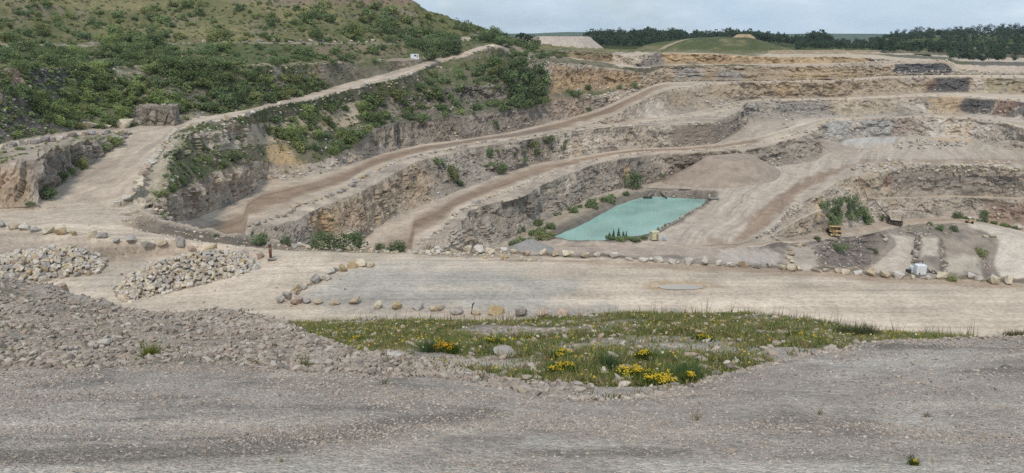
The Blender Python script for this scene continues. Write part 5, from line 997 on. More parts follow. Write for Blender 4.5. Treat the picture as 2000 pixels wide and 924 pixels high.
# single shrubs that can be pointed out: px, base py, width px, height factor, tint, bands, label
one_ = [(394, 294, 20, 1.0, 'dark', 'shelfA cliffU bushslope bench', 'dark shrub highest on the stony terrace beside the steep bend'), (380, 332, 24, 1, 'dark', 'shelfA cliffU bushslope bench', 'dark shrub in the middle of the stony terrace'), (408, 322, 26, .9, 'mid', 'bushslope bench cliffU', 'green shrub at the lip of the brown face below the bend'), (436, 326, 26, .8, 'mid', 'bushslope bench cliffU', 'low wide shrub at the lip of the brown face'), (357, 352, 24, 1, 'mid', 'bushslope bench cliffU', 'rounded shrub on the terrace above the brown face corner'), (335, 370, 26, 1, 'mid', 'bushslope bench cliffU', 'shrub on the terrace nearest the dark berm'), (312, 385, 30, .8, 'olive', 'bushslope bench cliffU cliffA', 'pale olive scrub at the bottom of the terrace'), (456, 312, 42, .6, 'mid', 'bushslope bench cliffU', 'broad patch of low scrub below the dark upper face'),
 (90, 386, 48, .8, 'dark', 'leftcliff', 'large dark shrub at the foot of the cliff beside the bend'), (121, 354, 38, .9, 'dark', 'leftcliff', 'second dark shrub up the cliff foot beside the bend'), (143, 340, 24, .9, 'mid', 'leftcliff', 'small shrub between the dark shrubs and the cliff corner'), (163, 328, 34, 1, 'olive', 'leftcliff', 'olive shrub halfway up the cliff foot beside the bend'), (205, 296, 28, 1, 'mid', 'leftcliff', 'green shrub near the upper end of the cliff foot'), (222, 284, 32, 1, 'light', 'leftcliff leftshelf', 'bright rounded shrub on the point of the cliff by the junction'), (60, 408, 18, .9, 'dark', 'leftcliff', 'lowest small shrub at the left cliff foot'), (40, 297, 22, .5, 'light', 'leftshelf', 'pale grassy clump on the cliff top beside the spur boulders'),
 (507, 466, 46, .7, 'dark', 'berm', 'dark shrub on the berm nearest the rusty post'), (558, 467, 28, .9, 'dark', 'berm', 'narrow dark shrub on the berm, second from the rusty post'), (626, 479, 66, .8, 'dark', 'berm', 'widest dark shrub on the berm above the rubble'), (685, 477, 66, .8, 'dark', 'berm', 'spreading shrub on the berm, fourth from the rusty post'), (743, 480, 26, .9, 'mid', 'berm', 'small shrub on the berm at the foot of the lowest road'), (775, 481, 46, .75, 'dark', 'berm', 'rounded shrub on the berm at the end of the lowest road'), (422, 444, 14, .7, 'mid', 'berm', 'tiny shrub on the crest of the dark berm'),
 (882, 352, 30, 1.7, 'olive', 'cliffB', 'tall olive shrub climbing the face above the lowest road'), (899, 362, 20, 1, 'dark', 'cliffB', 'dark shrub at the face foot beside the lowest road'), (978, 336, 32, 1, 'dark', 'cliffB', 'dark shrub in the cleft above the lowest road'), (968, 250, 16, 1.6, 'dark', 'cliffA', 'dark shrub in the cleft of the grey face'), (1072, 278, 32, .8, 'mid', 'cliffB shelf', 'bushy clump on the crest above the lowest road'),
 (1233, 367, 46, 1.1, 'dark', 'cliffC floor', 'tall dark shrub by the cliff between pond and spoil heap'), (1162, 411, 18, .8, 'mid', 'floor', 'small round shrub alone on the pale bank by the pond'), (1064, 468, 40, .8, 'olive', 'floor', 'olive scrub at the near end of the pond'), (1293, 345, 18, .8, 'mid', 'cliffC', 'shrub on the face behind the brown spoil heap'),
 (1120, 188, 40, .55, 'dark', 'cliffA bench bushslope', 'broad dark shrub at the foot of the ochre cliff'), (1147, 176, 18, 1, 'dark', 'cliffA bench bushslope', 'dark shrub beside the broad one under the ochre cliff'), (1210, 172, 18, .8, 'dark', 'cliffA bench bushslope', 'dark shrub below the far end of the ochre cliff'), (1235, 170, 18, .9, 'dark', 'cliffA bench bushslope', 'last dark shrub along the ochre cliff foot'), (1150, 218, 14, 1.1, 'dark', 'cliffA', 'small dark shrub on the pinkish rock above the middle road'),
 (1598, 470, 20, .8, 'dark', 'pit', 'dark low shrub beside the yellow truck on the road edge'), (1637, 488, 36, .7, 'mid', 'pit', 'shrub on the grey slope below the yellow truck'), (1708, 492, 14, .9, 'mid', 'pit', 'small shrub near the pit ramp'), (1867, 428, 22, 1, 'dark', 'pitwall', 'dark shrub behind the small yellow loader'), (1920, 426, 20, 1.3, 'dark', 'pitwall', 'dark shrub on the pit wall past the loader'), (1816, 441, 14, 1, 'dark', 'pit truckroad', 'small dark shrub on the rocky mound beside the pit road'), (1835, 449, 20, 1.1, 'dark', 'pit', 'dark shrub in the hollow below the pit road'), (1862, 450, 18, 1.1, 'dark', 'pit', 'second dark shrub in the hollow below the pit road'), (1915, 500, 28, .9, 'olive', 'pit', 'straggly grey-green shrub on the lower pit ledge'), (1722, 428, 16, 1, 'mid', 'pitwall', 'shrub by the foot of the drain pipe')]
for px, py, w, h, t, ks, lab in one_:
    p = at(px, py, *ks.split()); ww = w*p.y/F*1.12; add_shrub(p-Vector((0, 0, .05*ww)), ww, h, t, lab, None, keep=500)
for px, py, w, h, t, lab in [(1857, 551, 26, 1.15, 'olive', 'green shrub growing between the boulders above the dusty road'), (1882, 550, 18, .9, 'dark', 'small dark bush among the boulders beside the green shrub')]:
    p = pt_z(px, py, -31.2); ww = w*p.y/F*1.1; add_shrub(p-Vector((0, 0, .1)), ww, h, t, lab, None, keep=500)
for i, (px, py, w, h) in enumerate([(1660, 412, 22, 2.6), (1638, 404, 16, 2.0), (1610, 410, 18, 1.8), (1198, 466, 12, 2.2), (1208, 466, 12, 2.7), (1217, 466, 12, 1.9), (1223, 466, 8, 2.8), (1190, 467, 14, 1.4)]):
    p = at(px, py, 'pitwall') if i < 3 else pt_z(px, py, -71.6)
    ww = w*p.y/F*(1.5 if i >= 3 else 1.7); add_shrub(p, ww*1.0, h*(.5 if i >= 3 else .62), 'dark', '%s %s %s' % (ordinal(i+1 if i < 3 else i-2), 'tall dark bush' if i < 3 else 'young dark conifer', 'from the drain pipe in the green corner of the pit wall' if i < 3 else 'in the clump at the near pond corner'), 'tall bushes in the pit corner' if i < 3 else 'young conifers at the pond corner', keep=500, kind='cone' if i >= 3 else 'bush')
for i, (px, py, w, h) in enumerate([(1192, 469, 30, .6), (1215, 470, 36, .5), (1240, 470, 36, .4), (1258, 467, 24, .4), (1275, 456, 16, .6), (1290, 449, 14, .6), (1300, 443, 14, .7), (1388, 401, 10, 1.6)]):
    p = pt_z(px, py, -71.6); ww = w*p.y/F; add_shrub(p, ww, h, 'mid', 'waterside shrub, %s round the near pond corner towards the culvert' % ordinal(i+1), 'waterside shrubs by the pond', keep=500)
SHRUBS.sort(key=lambda a: -a[0])
NK = 0; rest = []; kept = {}
for (s, p, w, h, t, lab, g, kind) in SHRUBS:
    if kind == 'bush' and NK >= 292: rest.append((p, w, h, t)); continue
    NK += kind == 'bush'
    me = random.choice(CONE if kind == 'cone' else BUSH); o = link('conifer' if kind == 'cone' else 'shrub', me); o.location = p
    o.scale = (w, w, w*h); o.rotation_euler = (0, 0, random.uniform(0, 6.28)); k = random.uniform(.85, 1.15); o.color = (*[c*k for c in TINT[t]], 1)
    tag(o, lab, 'conifer' if kind == 'cone' else 'shrub', g)
def merge_plants(name, items, meshes, label, cat, thin=1):
    VV, FF, CC, off = [], [], [], 0; src = []
    for me in meshes:
        n = len(me.vertices); v = np.empty(n*3, np.float32); me.vertices.foreach_get('co', v)
        c = np.empty(n*4, np.float32); me.attributes['Col'].data.foreach_get('color', c); src.append((v.reshape(-1, 3), c.reshape(-1, 4)[:, :3]))
    for (p, w, h, t) in items:
        v, c = random.choice(src)
        if thin > 1: nn = len(v)//4//thin; v = v[:nn*4]; c = c[:nn*4]; q = v.reshape(-1, 4, 3); m = q.mean(1, keepdims=True); v = (m+(q-m)*math.sqrt(thin)).reshape(-1, 3)
        a = random.uniform(0, 6.28); cs, sn = math.cos(a), math.sin(a); v = np.stack([v[:, 0]*cs-v[:, 1]*sn, v[:, 0]*sn+v[:, 1]*cs, v[:, 2]*h], 1)*w+np.array(p)
        VV.append(v); CC.append(c*np.array(TINT[t])*random.uniform(.8, 1.2)); off += len(v)
    V = np.concatenate(VV); o = link(name, new_mesh(name, V, np.arange(len(V)).reshape(-1, 4), M_LEAF, np.concatenate(CC))); tag(o, label, cat, kind='stuff'); return o
merge_plants('undergrowth', rest, BUSH, 'smaller scrub scattered over the hill and the overgrown slopes', 'undergrowth', 3)
# low tufts and weeds over the greener slopes
tuft = []
def tufts(ks, n, wr, tints, x0=-200, x1=1100, green=True):
    r = rows_of(*ks); cset = np.where((cols >= x0) & (cols <= x1))[0]; c = 0
    while c < n:
        i, j = random.choice(r), random.choice(cset)
        if n_b[i, j]+.4*n_a[i, j] < -.1 and random.random() < .8: continue
        c += 1; tuft.append((Vector([float(v) for v in P[i, j]]), random.uniform(*wr), random.uniform(.4, .9), random.choice(tints)))
tufts(('hill',), 2600, (.8, 2.6), ['mid', 'olive', 'olive', 'dark'], -200, 1000); tufts(('vegslope',), 900, (.8, 2.4), ['mid', 'olive', 'dark'], -200, 1000); tufts(('rockslope',), 1600, (.6, 2.2), ['mid', 'olive', 'light'], -200, 640)
tufts(('shelfA', 'bushslope', 'bench', 'cliffU'), 1500, (.5, 1.6), ['mid', 'olive', 'light', 'dark'], 330, 1070); tufts(('leftshelf',), 120, (.4, 1.0), ['olive', 'light'], -200, 240); tufts(('cliffA', 'cliffB', 'cliffC'), 420, (.4, 1.3), ['mid', 'olive', 'dark'], 300, 1300); tufts(('ledge',), 300, (.6, 1.6), ['olive', 'mid'], -200, 1000); tufts(('pitwall',), 200, (.6, 1.6), ['mid', 'olive'], 1560, 2150); tufts(('floor',), 0, (1, 1), ['mid'])
merge_plants('undergrowth', tuft, BUSH, 'low tufts of scrub and coarse grass on the slopes', 'undergrowth', 14)

# ------------------------------------------------------------------ woodland beyond the quarry
def tree_crown(seed, wind=0.0, n=330):
    r = random.Random(seed); L = []
    for _ in range(9):
        a = r.uniform(0, 6.28); q = r.uniform(.0, .26); z = r.uniform(.42, .86); s = r.uniform(.12, .2)
        L.append((q*math.cos(a)+wind*(z-.3), q*math.sin(a), z, s*1.15, s*1.15, s*.85))
    return leaf_cloud(n, L, .085, seed, lin(50, 62, 54, .9), lin(82, 95, 74, .9), .5)
def trunk_mesh(seed, wind):
    r = random.Random(seed); V, Fc = [], []
    def limb(a, b, ra, rb, n=6):
        d = (b-a).normalized(); u = d.orthogonal().normalized(); w = d.cross(u); k = len(V)
        for q, rad in ((a, ra), (b, rb)):
            for i in range(n):
                t = 6.2832*i/n; V.append(tuple(q+u*(rad*math.cos(t))+w*(rad*math.sin(t))))
        for i in range(n): Fc.append((k+i, k+(i+1) % n, k+n+(i+1) % n, k+n+i))
    top = Vector((wind*.25, 0, .5)); limb(Vector((0, 0, -.05)), top*.6, .028, .02); limb(top*.6, top, .02, .013)
    for i in range(5):
        a = r.uniform(0, 6.28); limb(top*r.uniform(.6, 1), Vector((wind*.4+.25*math.cos(a), .25*math.sin(a), r.uniform(.55, .8))), .012, .004, 5)
    return new_mesh('trunk', np.array(V), Fc, M_BARK)
TREES = []
for i in range(5):
    V, Fq, c = tree_crown(700+i, [.0, .1, .3, .35, .0][i]); TREES.append((new_mesh('crown', V, Fq, M_LEAF, c), trunk_mesh(700+i, [.0, .1, .3, .35, .0][i])))
def add_tree(p, h, w, kind, label, group, tint=(.75, .85, .85)):
    e = empty('tree', p, random.uniform(-.4, .4)); e.scale = (w, w, h); tag(e, label, 'tree', group)
    c = link('crown', TREES[kind][0], e); c.color = (*[q*random.uniform(.85, 1.15) for q in tint], 1); link('trunk', TREES[kind][1], e)
def land_pt(px, Y):
    x = (px-1000)/F*Y/.966; return Vector((x, Y, float(land_z(np.array([x]), np.array([Y]))[0])-1.6))
nt_ = 0
for i in range(34):
    px = 1655+i*11+random.uniform(-3, 3); Y = 1290+random.uniform(-15, 15); p = land_pt(px, Y); h = random.uniform(14, 20) if px > 1690 else random.uniform(7, 11)
    add_tree(p, h, h*random.uniform(.85, 1.1), random.choice([2, 3, 2, 3, 1]), 'windswept dark tree, %s from the low gap along the skyline row' % ordinal(i+1), 'windswept trees along the skyline')
for i, (px, dy, h) in enumerate([(985, 0, 7), (1008, 4, 8), (1018, 6, 10), (1030, 8, 10), (1040, 10, 8), (1050, 10, 7)]):
    p = at(px, 84+dy, 'hill', 'vegslope'); add_tree(p, h, h*1.2, [0, 1, 4][i % 3], 'dark round tree, %s along the end of the hill by the pale spoil tip' % ordinal(i+1), 'round trees at the end of the hill', (.7, .85, .75))
wood = []
def woods(x0, x1, Y0, Y1, n, hr):
    for _ in range(n):
        px = random.uniform(x0, x1); Y = random.uniform(Y0, Y1); p = land_pt(px, Y); h = random.uniform(*hr)*(.55+.9*float(vnoise(px/38, Y/160, 0, 401)))*(1 if px < 1640 or Y < 1230 else .7); wood.append((p, h, random.uniform(.8, 1.1), random.choice(['dark', 'dark', 'mid'])))
woods(1135, 1300, 880, 1250, 330, (10, 16)); woods(1290, 1580, 1020, 1270, 420, (13, 18)); woods(1520, 1720, 860, 1280, 420, (7, 12)); woods(1690, 2200, 1060, 1290, 800, (8, 13))
for _ in range(520):
    px = random.uniform(1705, 2200); py = random.uniform(90, 121) if px > 1850 else random.uniform(90, 104); wood.append((at(px, py, 'hill', 'vegslope')-Vector((0, 0, .5)), random.uniform(6, 12), random.uniform(.8, 1.1), random.choice(['dark', 'dark', 'mid'])))
woods(1690, 1700, 1280, 1290, 5, (6, 8)); woods(1060, 1150, 1150, 1300, 40, (6, 10)); woods(1560, 1700, 1280, 1300, 30, (5, 8))
merge_plants('woodland', wood, [t[0] for t in TREES], 'dark green woodland along the ridge beyond the quarry', 'woodland', 2)
# ------------------------------------------------------------------ pond
def water_material(name, rgb, rough):
    m, nt, b = nodes(name)
    tc = N(nt, 'ShaderNodeTexCoord').outputs['Object']
    n = N(nt, 'ShaderNodeTexNoise', i_Scale=.06, i_Detail=3.0); nt.links.new(tc, n.inputs['Vector'])
    rg = N(nt, 'ShaderNodeRGB'); rg.outputs[0].default_value = (*rgb, 1)
    nt.links.new(mul(nt, rg.outputs[0], ramp(nt, n.outputs['Fac'], [(.3, .8), (.5, 1.0), (.7, 1.12)])), b.inputs['Base Color'])
    b.inputs['Roughness'].default_value = rough; b.inputs['Specular IOR Level'].default_value = .5; b.inputs['IOR'].default_value = 1.33
    w = N(nt, 'ShaderNodeTexNoise', i_Scale=.8, i_Detail=3.0); nt.links.new(tc, w.inputs['Vector'])
    bp = N(nt, 'ShaderNodeBump', i_Strength=.12, i_Distance=.2); nt.links.new(w.outputs['Fac'], bp.inputs['Height']); nt.links.new(bp.outputs[0], b.inputs['Normal'])
    return m
M_WATER = water_material('turquoise_water', lin(160, 198, 187, .80), .06)
M_PUDDLE = water_material('puddle_water', lin(196, 184, 168, .8), .25)
ctr = Vector((sum(v.x for v in pond3)/len(pond3), sum(v.y for v in pond3)/len(pond3), -72.3))
V = np.array([tuple(ctr)]+[tuple(ctr+(v-ctr)*1.05) for v in pond3]); Fp = [(0, i+1, (i+1) % len(pond3)+1) for i in range(len(pond3))]
o = link('water', new_mesh('pond_water', V, Fp, M_WATER)); tag(o, kind='structure')
pud = [pt_z(px, py, -30.93) for px, py in [(1284, 559), (1300, 555), (1330, 554), (1362, 556), (1378, 560), (1358, 564), (1320, 564.5), (1295, 563)]]
V = np.array([tuple(v) for v in pud])
def ground_z(x, y, rr_):
    d = (P[rr_][..., 0]-x)**2+(P[rr_][..., 1]-y)**2; k = np.unravel_index(np.argmin(d), d.shape); return float(P[rr_][k][2])
zmax = max(ground_z(v.x, v.y, rows_of('platform')) for v in pud)+.03
V[:, 2] = zmax; o = link('water', new_mesh('puddle', V, [tuple(range(len(V)))], M_PUDDLE)); tag(o, kind='structure')

# ------------------------------------------------------------------ heaps and the grassy mound
def mound(name, cx, cy, z0, rx, ry, h, top, mat, colf, rot=0, seed=1, rough=.4, n=70, soft=False, smooth=True):
    """a tipped heap: flat-topped cone with uneven flanks, its foot sunk below the ground"""
    u = np.linspace(0, 1.12, n)[:, None]; a = np.linspace(0, 2*np.pi, n*2, endpoint=False)[None, :]
    e = 1+.10*np.cos(2*a+seed)+.06*np.cos(3*a+2*seed)
    x = rx*u*e*np.cos(a); y = ry*u*e*np.sin(a); c, s = math.cos(rot), math.sin(rot)
    X_, Y_ = cx+x*c-y*s, cy+x*s+y*c
    t = np.clip((1-u)/(1-top), -.15, 1); hh = h*np.where(t > .8, .8+.2*(1-(1-(t-.8)/.2)**2)*.9, t)
    if soft: hh = h*np.clip(1-u**2.4, -.15, 1)**.9 if False else h*np.where(u < 1, 1-np.abs(u)**2.4, (1-u)*2.4)
    Z_ = z0+hh+rough*fbm(X_/(rx*.25), Y_/(rx*.25), 0, 4, seed)*np.clip(t, 0, 1)+0*a
    V = np.stack([X_, Y_, Z_], -1); m = n*2; idx = np.arange(n*m).reshape(n, m)
    f = np.stack([idx[:-1], np.roll(idx[:-1], -1, 1), np.roll(idx[1:], -1, 1), idx[1:]], -1).reshape(-1, 4)[:, ::-1]
    return link(name, new_mesh(name, V.reshape(-1, 3), f, mat, colf(X_, Y_, Z_).reshape(-1, 3), None, smooth))
def flat(c, amp=.12):
    def f(x, y, z): return np.asarray(c)*(1+amp*2*fbm(x/8, y/8, z/3, 4, 210))[..., None]
    return f
p = pt_z(1420, 372, -71)
o = mound('spoil_heap', pt_z(1428, 352, -70.5).x, 372, -70.6, 39, 22, 12.3, .34, M_SLOPE, flat(lin(182, 164, 148, KA)), rot=.5, seed=3, rough=.8); tag(o, 'large brown flat-topped heap of crushed stone behind the turquoise pond', 'heap')
q = pt_z(1038, 492, -71); o = mound('gravel_heap', q.x, 250, -72, 8.5, 7, 3.6, .1, M_GRAVEL, flat(lin(184, 180, 175, KA))); tag(o, 'small grey gravel heap behind the boulder row, near side of the pond', 'heap')
Yh = 690.0
o = mound('spoil_heap', world_x(1085, 95, Yh), Yh, -14, 48, 40, 14.0, .62, M_SLOPE, flat(lin(206, 190, 176, KA), .06), seed=5, rough=.6); tag(o, 'pale flat-topped spoil tip on the skyline at the end of the hill', 'heap')
TRK = ((float(world_x(1240, 102, 772)), 772.0), (float(world_x(1338, 73, 800)), 797.0))
def cg(x, y, z):
    c = np.broadcast_to(lin(98, 104, 70, KA), x.shape+(3,)).copy(); c = mix(c, lin(138, 130, 94, KA), sstep(0, .4, fbm(x/18, y/18, z/6, 4, 215))); c = mix(c, lin(84, 94, 62, KA), sstep(0, .4, fbm(x/9, y/9, z/5, 3, 216))*.7)
    u = (x-TRK[0][0])/(TRK[1][0]-TRK[0][0]); dd = np.abs(y-(TRK[0][1]+(TRK[1][1]-TRK[0][1])*u)); return mix(c, lin(190, 172, 146, KA), (1-sstep(1.0, 2.6, dd))*(u > -.2)*(u < 1.15))
o = mound('hill', world_x(1400, 85, 800), 800, -20, 98, 44, 19.0, .66, M_SLOPE, cg, seed=2, rough=2.0, soft=True); tag(o, kind='structure')
o = mound('soil_heap', world_x(1452, 72, 800), 800, -1.6, 11, 8, 3.6, .55, M_SLOPE, flat(lin(196, 170, 138, KA))); tag(o, 'small flat heap of pale soil on top of the grassy mound', 'heap')
for px, py, Y_, rx, h, lab in ((1590, 100, 705, 45, 3.2, 'long low bank of bare tan soil beyond the highest bench'), (1690, 101, 730, 26, 3.5, 'lower tan soil bank beside the wooded slope')):
    v = pt_y(px, py, Y_); o = mound('soil_heap', v.x, Y_, v.z-2.2, rx, 14, h, .5, M_SLOPE, flat(lin(180, 158, 128, KA)), seed=8); tag(o, lab, 'heap')
# talus fan at the end of the lowest face
v = at(1628, 290, 'floor', 'cliffC'); o = mound('scree_fan', v.x-4, v.y+6, v.z-.6, 21, 22, 5.0, .05, M_BEDS, flat(lin(186, 170, 155, KA)), seed=4, rough=1.2, smooth=False); tag(o, 'fan of fallen grey scree at the end of the lowest face', 'scree')

# ------------------------------------------------------------------ building blocks for the machines and huts
class MB:
    def __init__(s): s.bm = bmesh.new()
    def hexa(s, c):
        v = [s.bm.verts.new(p) for p in c]
        for f in ((0, 3, 2, 1), (4, 5, 6, 7), (0, 1, 5, 4), (1, 2, 6, 5), (2, 3, 7, 6), (3, 0, 4, 7)): s.bm.faces.new([v[i] for i in f])
    def box(s, a, b): x0, y0, z0 = a; x1, y1, z1 = b; s.hexa([(x0, y0, z0), (x1, y0, z0), (x1, y1, z0), (x0, y1, z0), (x0, y0, z1), (x1, y0, z1), (x1, y1, z1), (x0, y1, z1)])
    def tube(s, a, b, r0, r1=None, n=12):
        r1 = r0 if r1 is None else r1; a, b = Vector(a), Vector(b); d = (b-a).normalized(); u = d.orthogonal().normalized(); w = d.cross(u); rings = []
        for q, r in ((a, r0), (b, r1)): rings.append([s.bm.verts.new(q+u*(r*math.cos(6.28319*i/n))+w*(r*math.sin(6.28319*i/n))) for i in range(n)])
        for i in range(n): s.bm.faces.new((rings[0][i], rings[0][(i+1) % n], rings[1][(i+1) % n], rings[1][i]))
        s.bm.faces.new(rings[0][::-1]); s.bm.faces.new(rings[1])
    def lathe(s, prof, c, axis='Y', n=24):
        rings = []
        for (t, r) in prof:
            ring = []
            for i in range(n):
                a = 6.28319*i/n; q = (r*math.cos(a), t, r*math.sin(a)) if axis == 'Y' else (r*math.cos(a), r*math.sin(a), t)
                ring.append(s.bm.verts.new(Vector(c)+Vector(q)))
            rings.append(ring)
        for k in range(len(rings)-1):
            for i in range(n): s.bm.faces.new((rings[k][i], rings[k][(i+1) % n], rings[k+1][(i+1) % n], rings[k+1][i]))
        s.bm.faces.new(rings[0][::-1]); s.bm.faces.new(rings[-1])
    def build(s, name, mat, parent=None, bevel=.03):
        bmesh.ops.recalc_face_normals(s.bm, faces=s.bm.faces)
        if bevel: bmesh.ops.bevel(s.bm, geom=s.bm.edges[:], offset=bevel, segments=1, affect='EDGES', clamp_overlap=True)
        me = bpy.data.meshes.new(name); s.bm.to_mesh(me); s.bm.free(); me.materials.append(mat); return link(name, me, parent)
M_YEL = plain('dusty_yellow_paint', lin(198, 168, 122, .85), .7, 0, .3, 1.2); M_DUSTY = plain('dust_covered_steel', lin(200, 186, 170, .8), .85, 0, .25, 1.2)
M_TYRE = plain('tyre_rubber', (.03, .028, .026), .9, 0, .3, 2); M_GLASS = plain('dark_glass', (.02, .022, .025), .15, 0, .05, 2); M_DARK = plain('dark_steel', (.05, .048, .045), .6, .3, .3, 2)
M_WHITE = plain('white_paint', (.74, .75, .76), .5, 0, .08, 1.5); M_CREAM = plain('cream_paint', lin(214, 208, 172, .85), .7, 0, .1, 2); M_RUST = plain('rusty_steel', lin(128, 84, 66, .8), .9, 0, .35, 3)
M_CONC = plain('grey_concrete', lin(150, 142, 132, .75), .95, 0, .3, 1.5); M_PIPE = plain('black_pipe', (.045, .042, .04), .5, 0, .2, 1); M_BROWNP = plain('brown_pipe', lin(140, 106, 90, .7), .8, 0, .3, 1.5); M_LAMP = plain('lamp_glass', (.75, .75, .7), .2)
M_BODYIN = plain('worn_dump_bed', lin(120, 108, 98, .6), .9, 0, .35, 1.5)
M_DTYRE = plain('dusty_tyre', lin(120, 108, 98, .7), .95, 0, .3, 1.5)
def wheel(root, x, y, r, w, dual=False, mt=None):
    m = MB(); h = w/2
    m.lathe([(-h, r*.62), (-h, r*.9), (-h*.75, r), (h*.75, r), (h, r*.9), (h, r*.62)], (x, y, r)); o = m.build('wheel', mt or M_TYRE, root, .0)
    m = MB(); sg = 1 if y > 0 else -1
    m.lathe([(-h*.9, r*.6), (-h*.2, r*.6), (h*.2, r*.6), (h*.95, r*.58), (h*.95, r*.5), (h*.4, r*.3), (h*.4, r*.12)], (x, y, r)); m.build('rim', M_YEL if not dual else M_DUSTY, o, 0); return o
def dump_truck(loc, rz, s, M_body, M_bed, label):
    """rigid quarry haul truck, forward along +X"""
    e = empty('dump_truck', loc, rz); e.scale = (s, s, s); tag(e, label, 'dump truck')
    m = MB(); m.box((-3.6, -.75, 1.0), (3.9, .75, 1.55)); m.box((-2.6, -1.9, .85), (-2.0, 1.9, 1.3)); m.box((2.2, -1.6, .8), (2.7, 1.6, 1.2)); m.build('chassis', M_DARK if M_body is not M_DUSTY else M_BODYIN, e)
    for y in (-1.95, 1.95): wheel(e, 2.45, y, 1.05, .75, mt=M_DTYRE if M_body is M_DUSTY else None)
    for y in (-1.25, -2.05, 1.25, 2.05): wheel(e, -2.3, y, 1.05, .7, True, M_DTYRE if M_body is M_DUSTY else None)
    m = MB(); m.hexa([(2.0, -1.15, 1.5), (4.25, -1.0, 1.25), (4.25, 1.0, 1.25), (2.0, 1.15, 1.5), (2.0, -1.15, 2.75), (4.1, -1.0, 2.5), (4.1, 1.0, 2.5), (2.0, 1.15, 2.75)]); m.build('bonnet', M_body, e)
    m = MB(); [m.box((4.24, -.8+i*.2, 1.4), (4.3, -.72+i*.2, 2.4)) for i in range(9)]; m.build('grille', M_DARK, e, 0)
    m = MB(); m.box((3.9, -2.1, .75), (4.45, 2.1, 1.3)); m.box((3.9, -2.3, 1.3), (4.2, -1.2, 1.42)); m.box((3.9, 1.2, 1.3), (4.2, 2.3, 1.42)); m.build('bumper', M_body, e)
    for y in (-1.6, 1.6):
        m = MB(); m.tube((4.44, y, 1.02), (4.52, y, 1.02), .17); m.build('headlight', M_LAMP, e, 0)
    m = MB(); m.box((1.4, -2.35, 2.2), (4.0, -1.2, 2.34)); m.box((1.4, 1.2, 2.2), (4.0, 2.35, 2.34)); m.build('deck', M_body, e)
    m = MB(); m.box((1.5, .35, 2.34), (3.3, 2.0, 4.0)); m.box((1.4, .25, 4.0), (3.5, 2.1, 4.14)); c = m.build('cab', M_body, e)
    m = MB(); m.box((3.29, .5, 3.0), (3.33, 1.85, 3.85)); m.build('windscreen', M_GLASS, c, 0)
    m = MB(); m.box((1.75, 1.99, 3.0), (3.1, 2.03, 3.8)); m.build('side_window', M_GLASS, c, 0)
    m = MB()
    for k in range(5): m.box((4.1, 1.75, .5+k*.36), (4.4, 2.2, .56+k*.36))
    m.tube((4.4, 1.73, .5), (4.1, 1.73, 2.4), .03, n=6); m.tube((4.4, 2.22, .5), (4.1, 2.22, 2.4), .03, n=6); m.build('ladder', M_DARK, e, 0)
    m = MB()
    for y in (-2.3,):
        m.tube((1.6, y, 3.2), (3.9, y, 3.2), .035, n=6); [m.tube((x, y, 2.3), (x, y, 3.2), .03, n=6) for x in (1.6, 2.8, 3.9)]
    m.tube((3.9, -2.3, 3.2), (3.9, .2, 3.2), .035, n=6); m.tube((3.9, -2.3, 2.75), (3.9, .2, 2.75), .03, n=6); m.build('handrail', M_body, e, 0)
    # dump body: floor, flared sides, headboard, canopy over the cab, ribs
    m = MB(); W0, W1 = 1.85, 2.5
    m.hexa([(-4.1, -W0, 2.15), (1.3, -W0, 1.75), (1.3, W0, 1.75), (-4.1, W0, 2.15), (-4.2, -W0, 2.4), (1.3, -W0, 1.95), (1.3, W0, 1.95), (-4.2, W0, 2.4)])
    for sg in (-1, 1):
        m.hexa([(-4.2, sg*W0, 2.3), (1.35, sg*W0, 1.8), (1.35, sg*(W0-.12), 1.8), (-4.2, sg*(W0-.12), 2.3), (-4.5, sg*W1, 3.75), (1.5, sg*W1, 4.15), (1.5, sg*(W1-.15), 4.15), (-4.5, sg*(W1-.15), 3.75)])
        m.hexa([(-4.55, sg*W1, 3.7), (1.5, sg*W1, 4.1), (1.5, sg*(W1+.14), 4.1), (-4.55, sg*(W1+.14), 3.7), (-4.55, sg*W1, 3.95), (1.5, sg*W1, 4.35), (1.5, sg*(W1+.14), 4.35), (-4.55, sg*(W1+.14), 3.95)])
        for x in (-3.4, -2.2, -1.0, .2):
            m.hexa([(x, sg*W0, 2.2), (x+.25, sg*W0, 2.2), (x+.25, sg*(W0+.1), 2.2), (x, sg*(W0+.1), 2.2), (x, sg*(W1), 3.8), (x+.25, sg*W1, 3.8), (x+.25, sg*(W1+.14), 3.8), (x, sg*(W1+.14), 3.8)])
    m.hexa([(1.2, -W0, 1.8), (1.4, -W0, 1.8), (1.4, W0, 1.8), (1.2, W0, 1.8), (1.5, -W1, 4.2), (1.7, -W1, 4.2), (1.7, W1, 4.2), (1.5, W1, 4.2)])
    m.hexa([(1.5, -W1, 4.2), (4.2, -W1+.1, 4.42), (4.2, W1-.1, 4.42), (1.5, W1, 4.2), (1.5, -W1, 4.36), (4.2, -W1+.1, 4.56), (4.2, W1-.1, 4.56), (1.5, W1, 4.36)])
    m.build('dump_body', M_bed, e)
    m = MB(); m.tube((-.6, .55, 1.3), (.3, .55, 2.0), .13); m.tube((-.6, -.55, 1.3), (.3, -.55, 2.0), .13); m.build('hoist_ram', M_DARK, e, 0)
    return e
def face_to(px0, py0, px1, py1, *ks): a, b = at(px0, py0, *ks), at(px1, py1, *ks); return math.atan2(b.y-a.y, b.x-a.x)
TR = ('truckroad',)
p = at(1629, 459, *TR); dump_truck(p+Vector((0, 0, .05)), math.radians(-104), 1.06, M_YEL, M_YEL, 'dusty yellow dump truck driving down the pit road towards the camera')
p = at(1748, 438, *TR); dump_truck(p+Vector((0, 0, .05)), math.radians(66), 1.32, M_DUSTY, M_DUSTY, 'dust-grey dump truck seen from behind at the foot of the drain pipe')
